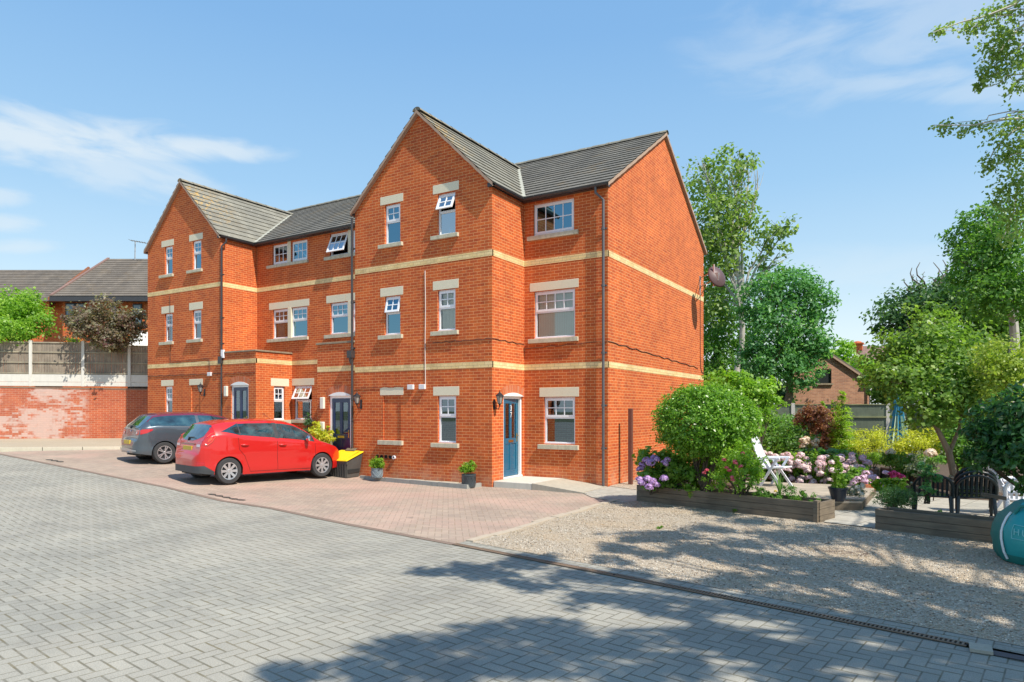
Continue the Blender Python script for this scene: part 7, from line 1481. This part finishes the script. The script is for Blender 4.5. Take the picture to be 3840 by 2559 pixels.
q = MB(); q.prism([P[1].lerp(T[1], .5) + Vector((.004, .02, 0)), P[1].lerp(T[1], .25) + Vector((.004, .03, 0)), P[2].lerp(T[2], .2) + Vector((.004, -.03, 0)), P[2].lerp(T[2], .35) + Vector((.004, -.03, 0))], (.012, 0, 0)); q.build('side_gap_shade', plain('painted_gap_shade', (.02, .022, .022), .8), bn)  # raised dark plate: the gap's shade is in its colour, nothing is cut
q = MB(); u_ = [Vector((x0 - .03, y0 - .04, .50)), Vector((x1 + .03, y0 - .04, .50)), Vector((x1 + .03, y1 + .01, .72)), Vector((x0 - .03, y1 + .01, .72))]; m_ = (u_[0] + u_[2]) / 2 + Vector((0, 0, .06)); q.prism(u_, (0, 0, .035)); q.face([u_[0] + Vector((.1, .06, .05)), u_[1] + Vector((-.1, .06, .05)), u_[2] + Vector((-.1, -.05, .045)), u_[3] + Vector((.1, -.05, .045))]); q.build('lid', plain('yellow_lid', (.82, .58, .012), .4, var=.08), bn, bevel=.015)
q = MB(); q.prism([Vector((x0 + .28, y1 - .10, .745)), Vector((x1 - .22, y1 - .10, .745)), Vector((x1 - .22, y1 - .0, .80)), Vector((x0 + .28, y1 - .0, .80))], (0, 0, .03)); q.build('lid_handle', plain('lid_grime', (.16, .12, .07), .7), bn, bevel=.012)
q = MB(); q.box((x0 + .3, y0 - .045, .505), (x0 + .42, y0 - .04, .52)); q.build('lid_catch', ROOMD, bn)
b0 = atg(1215, 19.6, .1)
shrub('spotted_laurel', b0, [(at(1195, 1630, 19.6), (.28, .25, .28)), (at(1220, 1650, 19.4), (.28, .25, .28)), (at(1190, 1600, 19.7), (.18, .2, .16)), (at(1230, 1615, 19.5), (.16, .2, .16))], 'bright yellow green leaved bush behind the bonnet of the red car', 'bush', LG['yellow'], .10, 1500, aspect=.4)
shrub('conical_conifer', atg(1157, 20.2, .2), [(at(1157, 1600, 20.2), (.16, .15, .3)), (at(1155, 1570, 20.2), (.10, .1, .22))], 'small dark conifer in front of the open ground floor window', 'conifer', LG['dark'], .05, 1200, aspect=.4, up=1.2)
# ---- the birch overhead, standing to the right of the camera: its branches hang into view and throw the shade
bt = thing('overhanging_birch', (7.6, 4.2, 0), 'large birch whose leafy branches hang into the top right corner', 'tree'); q = MB(); top = Vector((6.6, 5.2, 8.5)); limb(q, (7.6, 4.2, -.1), top, .22, .12, n=10, wob=.1, seg=12)
def G(u, v, h):
    d = px_dir(u, v); t_ = -CAMH / d.z; g = Vector((d.x * t_, d.y * t_, 0)); return g + SUN * (h / SUN.z)
D = 3840 / 2353
sh_blobs = [(985, 1315, 50), (1060, 1303, 60), (1120, 1318, 60), (1190, 1300, 60), (1240, 1285, 55), (1225, 1345, 65), (1320, 1322, 65), (1345, 1372, 70), (1440, 1330, 75), (1480, 1385, 70), (1560, 1350, 75), (1650, 1395, 75), (1700, 1340, 80), (1800, 1390, 95), (1900, 1435, 95), (1400, 1290, 50), (1560, 1410, 60),
    (1450, 1240, 45), (1540, 1230, 60), (1630, 1215, 60), (1730, 1200, 60), (1820, 1235, 90), (1950, 1225, 90), (2080, 1250, 100), (2220, 1280, 110), (1880, 1300, 100), (2040, 1330, 120), (2200, 1370, 120), (2330, 1400, 120), (1650, 1275, 60), (1760, 1290, 70), (2330, 1300, 100),
    (1420, 1262, 50), (1500, 1275, 50), (1590, 1262, 60), (1700, 1250, 60), (1650, 1180, 50), (1770, 1170, 60), (2100, 1190, 80), (1960, 1170, 70), (2250, 1210, 80), (1980, 1390, 90), (1820, 1330, 70), (2120, 1440, 90), (2280, 1460, 90), (1650, 1450, 60), (1560, 1460, 60), (690, 1552, 80), (800, 1530, 80), (900, 1505, 85), (1000, 1482, 90), (1110, 1462, 85), (1210, 1448, 75), (1290, 1440, 60), (900, 1560, 100), (1040, 1545, 100), (1180, 1520, 105), (1320, 1490, 90), (1440, 1480, 80), (1420, 1560, 100), (1560, 1530, 90), (1700, 1480, 90), (1800, 1550, 110), (1930, 1500, 110), (2050, 1440, 90), (2100, 1540, 120), (2220, 1480, 110), (2320, 1545, 120), (2200, 1590, 120)]
hang = [(3520, 120, 7.2, .10, .03), (3570, 105, 7.2, .16, .05), (3630, 95, 7.2, .2, .06), (3690, 80, 7.2, .22, .08), (3740, 50, 7.2, .15, .1), (3790, 30, 7.2, .18, .14), (3820, 60, 7.1, .15, .1), (3650, 110, 7.2, .08, .08), (3760, 130, 7.1, .2, .14), (3800, 180, 7, .2, .22), (3730, 170, 7.1, .16, .14), (3710, 230, 7, .14, .14), (3770, 230, 7, .2, .18), (3690, 285, 7, .1, .12), (3720, 280, 7, .14, .14), (3820, 260, 6.9, .14, .18), (3665, 335, 7, .05, .06), (3680, 315, 7, .07, .07), (3800, 310, 6.9, .1, .14), (3830, 340, 6.9, .1, .14),
    (3520, 478, 7.4, .14, .03), (3560, 482, 7.4, .14, .06), (3595, 490, 7.4, .1, .08), (3650, 490, 7.3, .12, .08), (3665, 475, 7.3, .1, .05), (3750, 480, 7.1, .16, .08), (3810, 460, 7, .2, .12), (3740, 540, 7.1, .12, .14), (3790, 540, 7, .2, .16), (3720, 600, 7, .1, .16), (3700, 630, 7, .06, .12), (3810, 610, 7, .14, .18), (3780, 590, 7, .12, .12), (3830, 540, 7, .12, .12),
    (3760, 700, 7, .12, .16), (3810, 700, 6.9, .16, .2), (3750, 760, 7, .08, .16), (3790, 790, 6.9, .14, .2), (3830, 760, 6.9, .14, .2), (3820, 860, 6.9, .14, .22), (3780, 880, 6.9, .08, .16)]
hang_pts = hang[::2]
blobs = []
for x, y, r_ in sh_blobs:
    u, v = x * D, y * D; d = px_dir(u, v); F_ = CAMH / ((v - CY) / FPX); rad = r_ * D / FPX * F_ * 1.12; h = 6.8 + (x % 7) * .18 + (1.2 if y > 1430 else 0)
    blobs.append((G(u, v, h), (rad, rad * .95, rad * .6), 1.0))
for u, v, F, a, b in hang_pts: limb(q, at(3875, v - 60, F), at(u, v, F), .007, .003, n=6, wob=.5, sag=.04, seg=4)
for b in blobs: limb(q, top + Vector((random.uniform(-.3, .3), random.uniform(-.3, .3), random.uniform(-1.5, .3))), b[0], .045, .012, n=6, sag=.05, seg=5)
# visible hanging sprays: (u, v, F, across, down)
hb = [(at(u, v, F), (a, a, b), 1.3) for u, v, F, a, b in hang]
src = at(4150, -60, 7.0)
for path in (((3500, 122), (3600, 85), (3700, 60), (3800, 20), (3900, -60)), ((3655, 350), (3700, 270), (3750, 190), (3810, 120), (3900, 40)), ((3500, 470), (3650, 470), (3740, 450), (3780, 448), (3900, 440)), ((3690, 640), (3730, 560), (3790, 500), (3900, 430)), ((3760, 900), (3800, 800), (3820, 680), (3900, 560)), ((3700, 270), (3790, 200), (3900, 120))):
    q.tube([at(u, v, 7.1) for u, v in path], .004, 5, r2=.016); limb(q, at(path[-1][0], path[-1][1], 7.1), top, .02, .06, n=6)
q.build('trunk', BARKL, bt, smooth=True)
leaf_mesh('crown', blobs, LG['birch'], .105, 50000, bt, aspect=.7, clus=.24, shell=.1, k_per=26)
leaf_mesh('hanging_foliage', hb, LG['birch'], .042, 4300, bt, aspect=.72, clus=.30, shell=.1, k_per=8, hang=.6)
# no house is built behind the camera for the window panes to mirror

# small weeds and fallen leaves on the gravel
for i, (u, v, lab) in enumerate(((2760, 1925, 'tiny green weed at the foot of the long planter'), (2480, 1985, 'sparse dry tuft where the gravel meets the slabs'))):
    d = px_dir(u, v); p = Vector((d.x, d.y, 0)) * (-CAMH / d.z); t = thing('gravel_weed', tuple(p), lab, 'weed', 'weeds in the gravel'); leaf_mesh('foliage', [(p + Vector((0, 0, .04)), (.07, .07, .045))], LG['hyd'] if i != 2 else LG['gold'], .035, 120, t, aspect=.4)
N_ = 420; x = RNG.uniform(-5.3, 3.5, N_); y = RNG.uniform(6.4, 12.4, N_); k = (y > np.interp(x, [-5.55, .25, 4], [8.1, 6.95, 6.2])) & (y < np.interp(x, [-5.5, -1.5, 4], [12.8, 12.2, 10.6])); 
lm = leaf_mat('fallen_leaf', (.20, .10, .03), (.34, .20, .06), (.40, .30, .10), trans=.1); q = MB()
for a, b in zip(x[k], y[k]):
    c = random.random(); s_ = random.uniform(.012, .028); an = random.uniform(0, 6.28); ca, sa = math.cos(an) * s_, math.sin(an) * s_; z = .03 + random.uniform(0, .012); q.face([(a - ca, b - sa, z), (a + sa * .5, b - ca * .5, z + .004), (a + ca, b + sa, z + .006), (a - sa * .5, b + ca * .5, z)], [(c, 0)] * 4)
tag(q.build('leaf_litter', lm), 'scattered dry brown leaves lying over the gravel yard', kind='stuff')
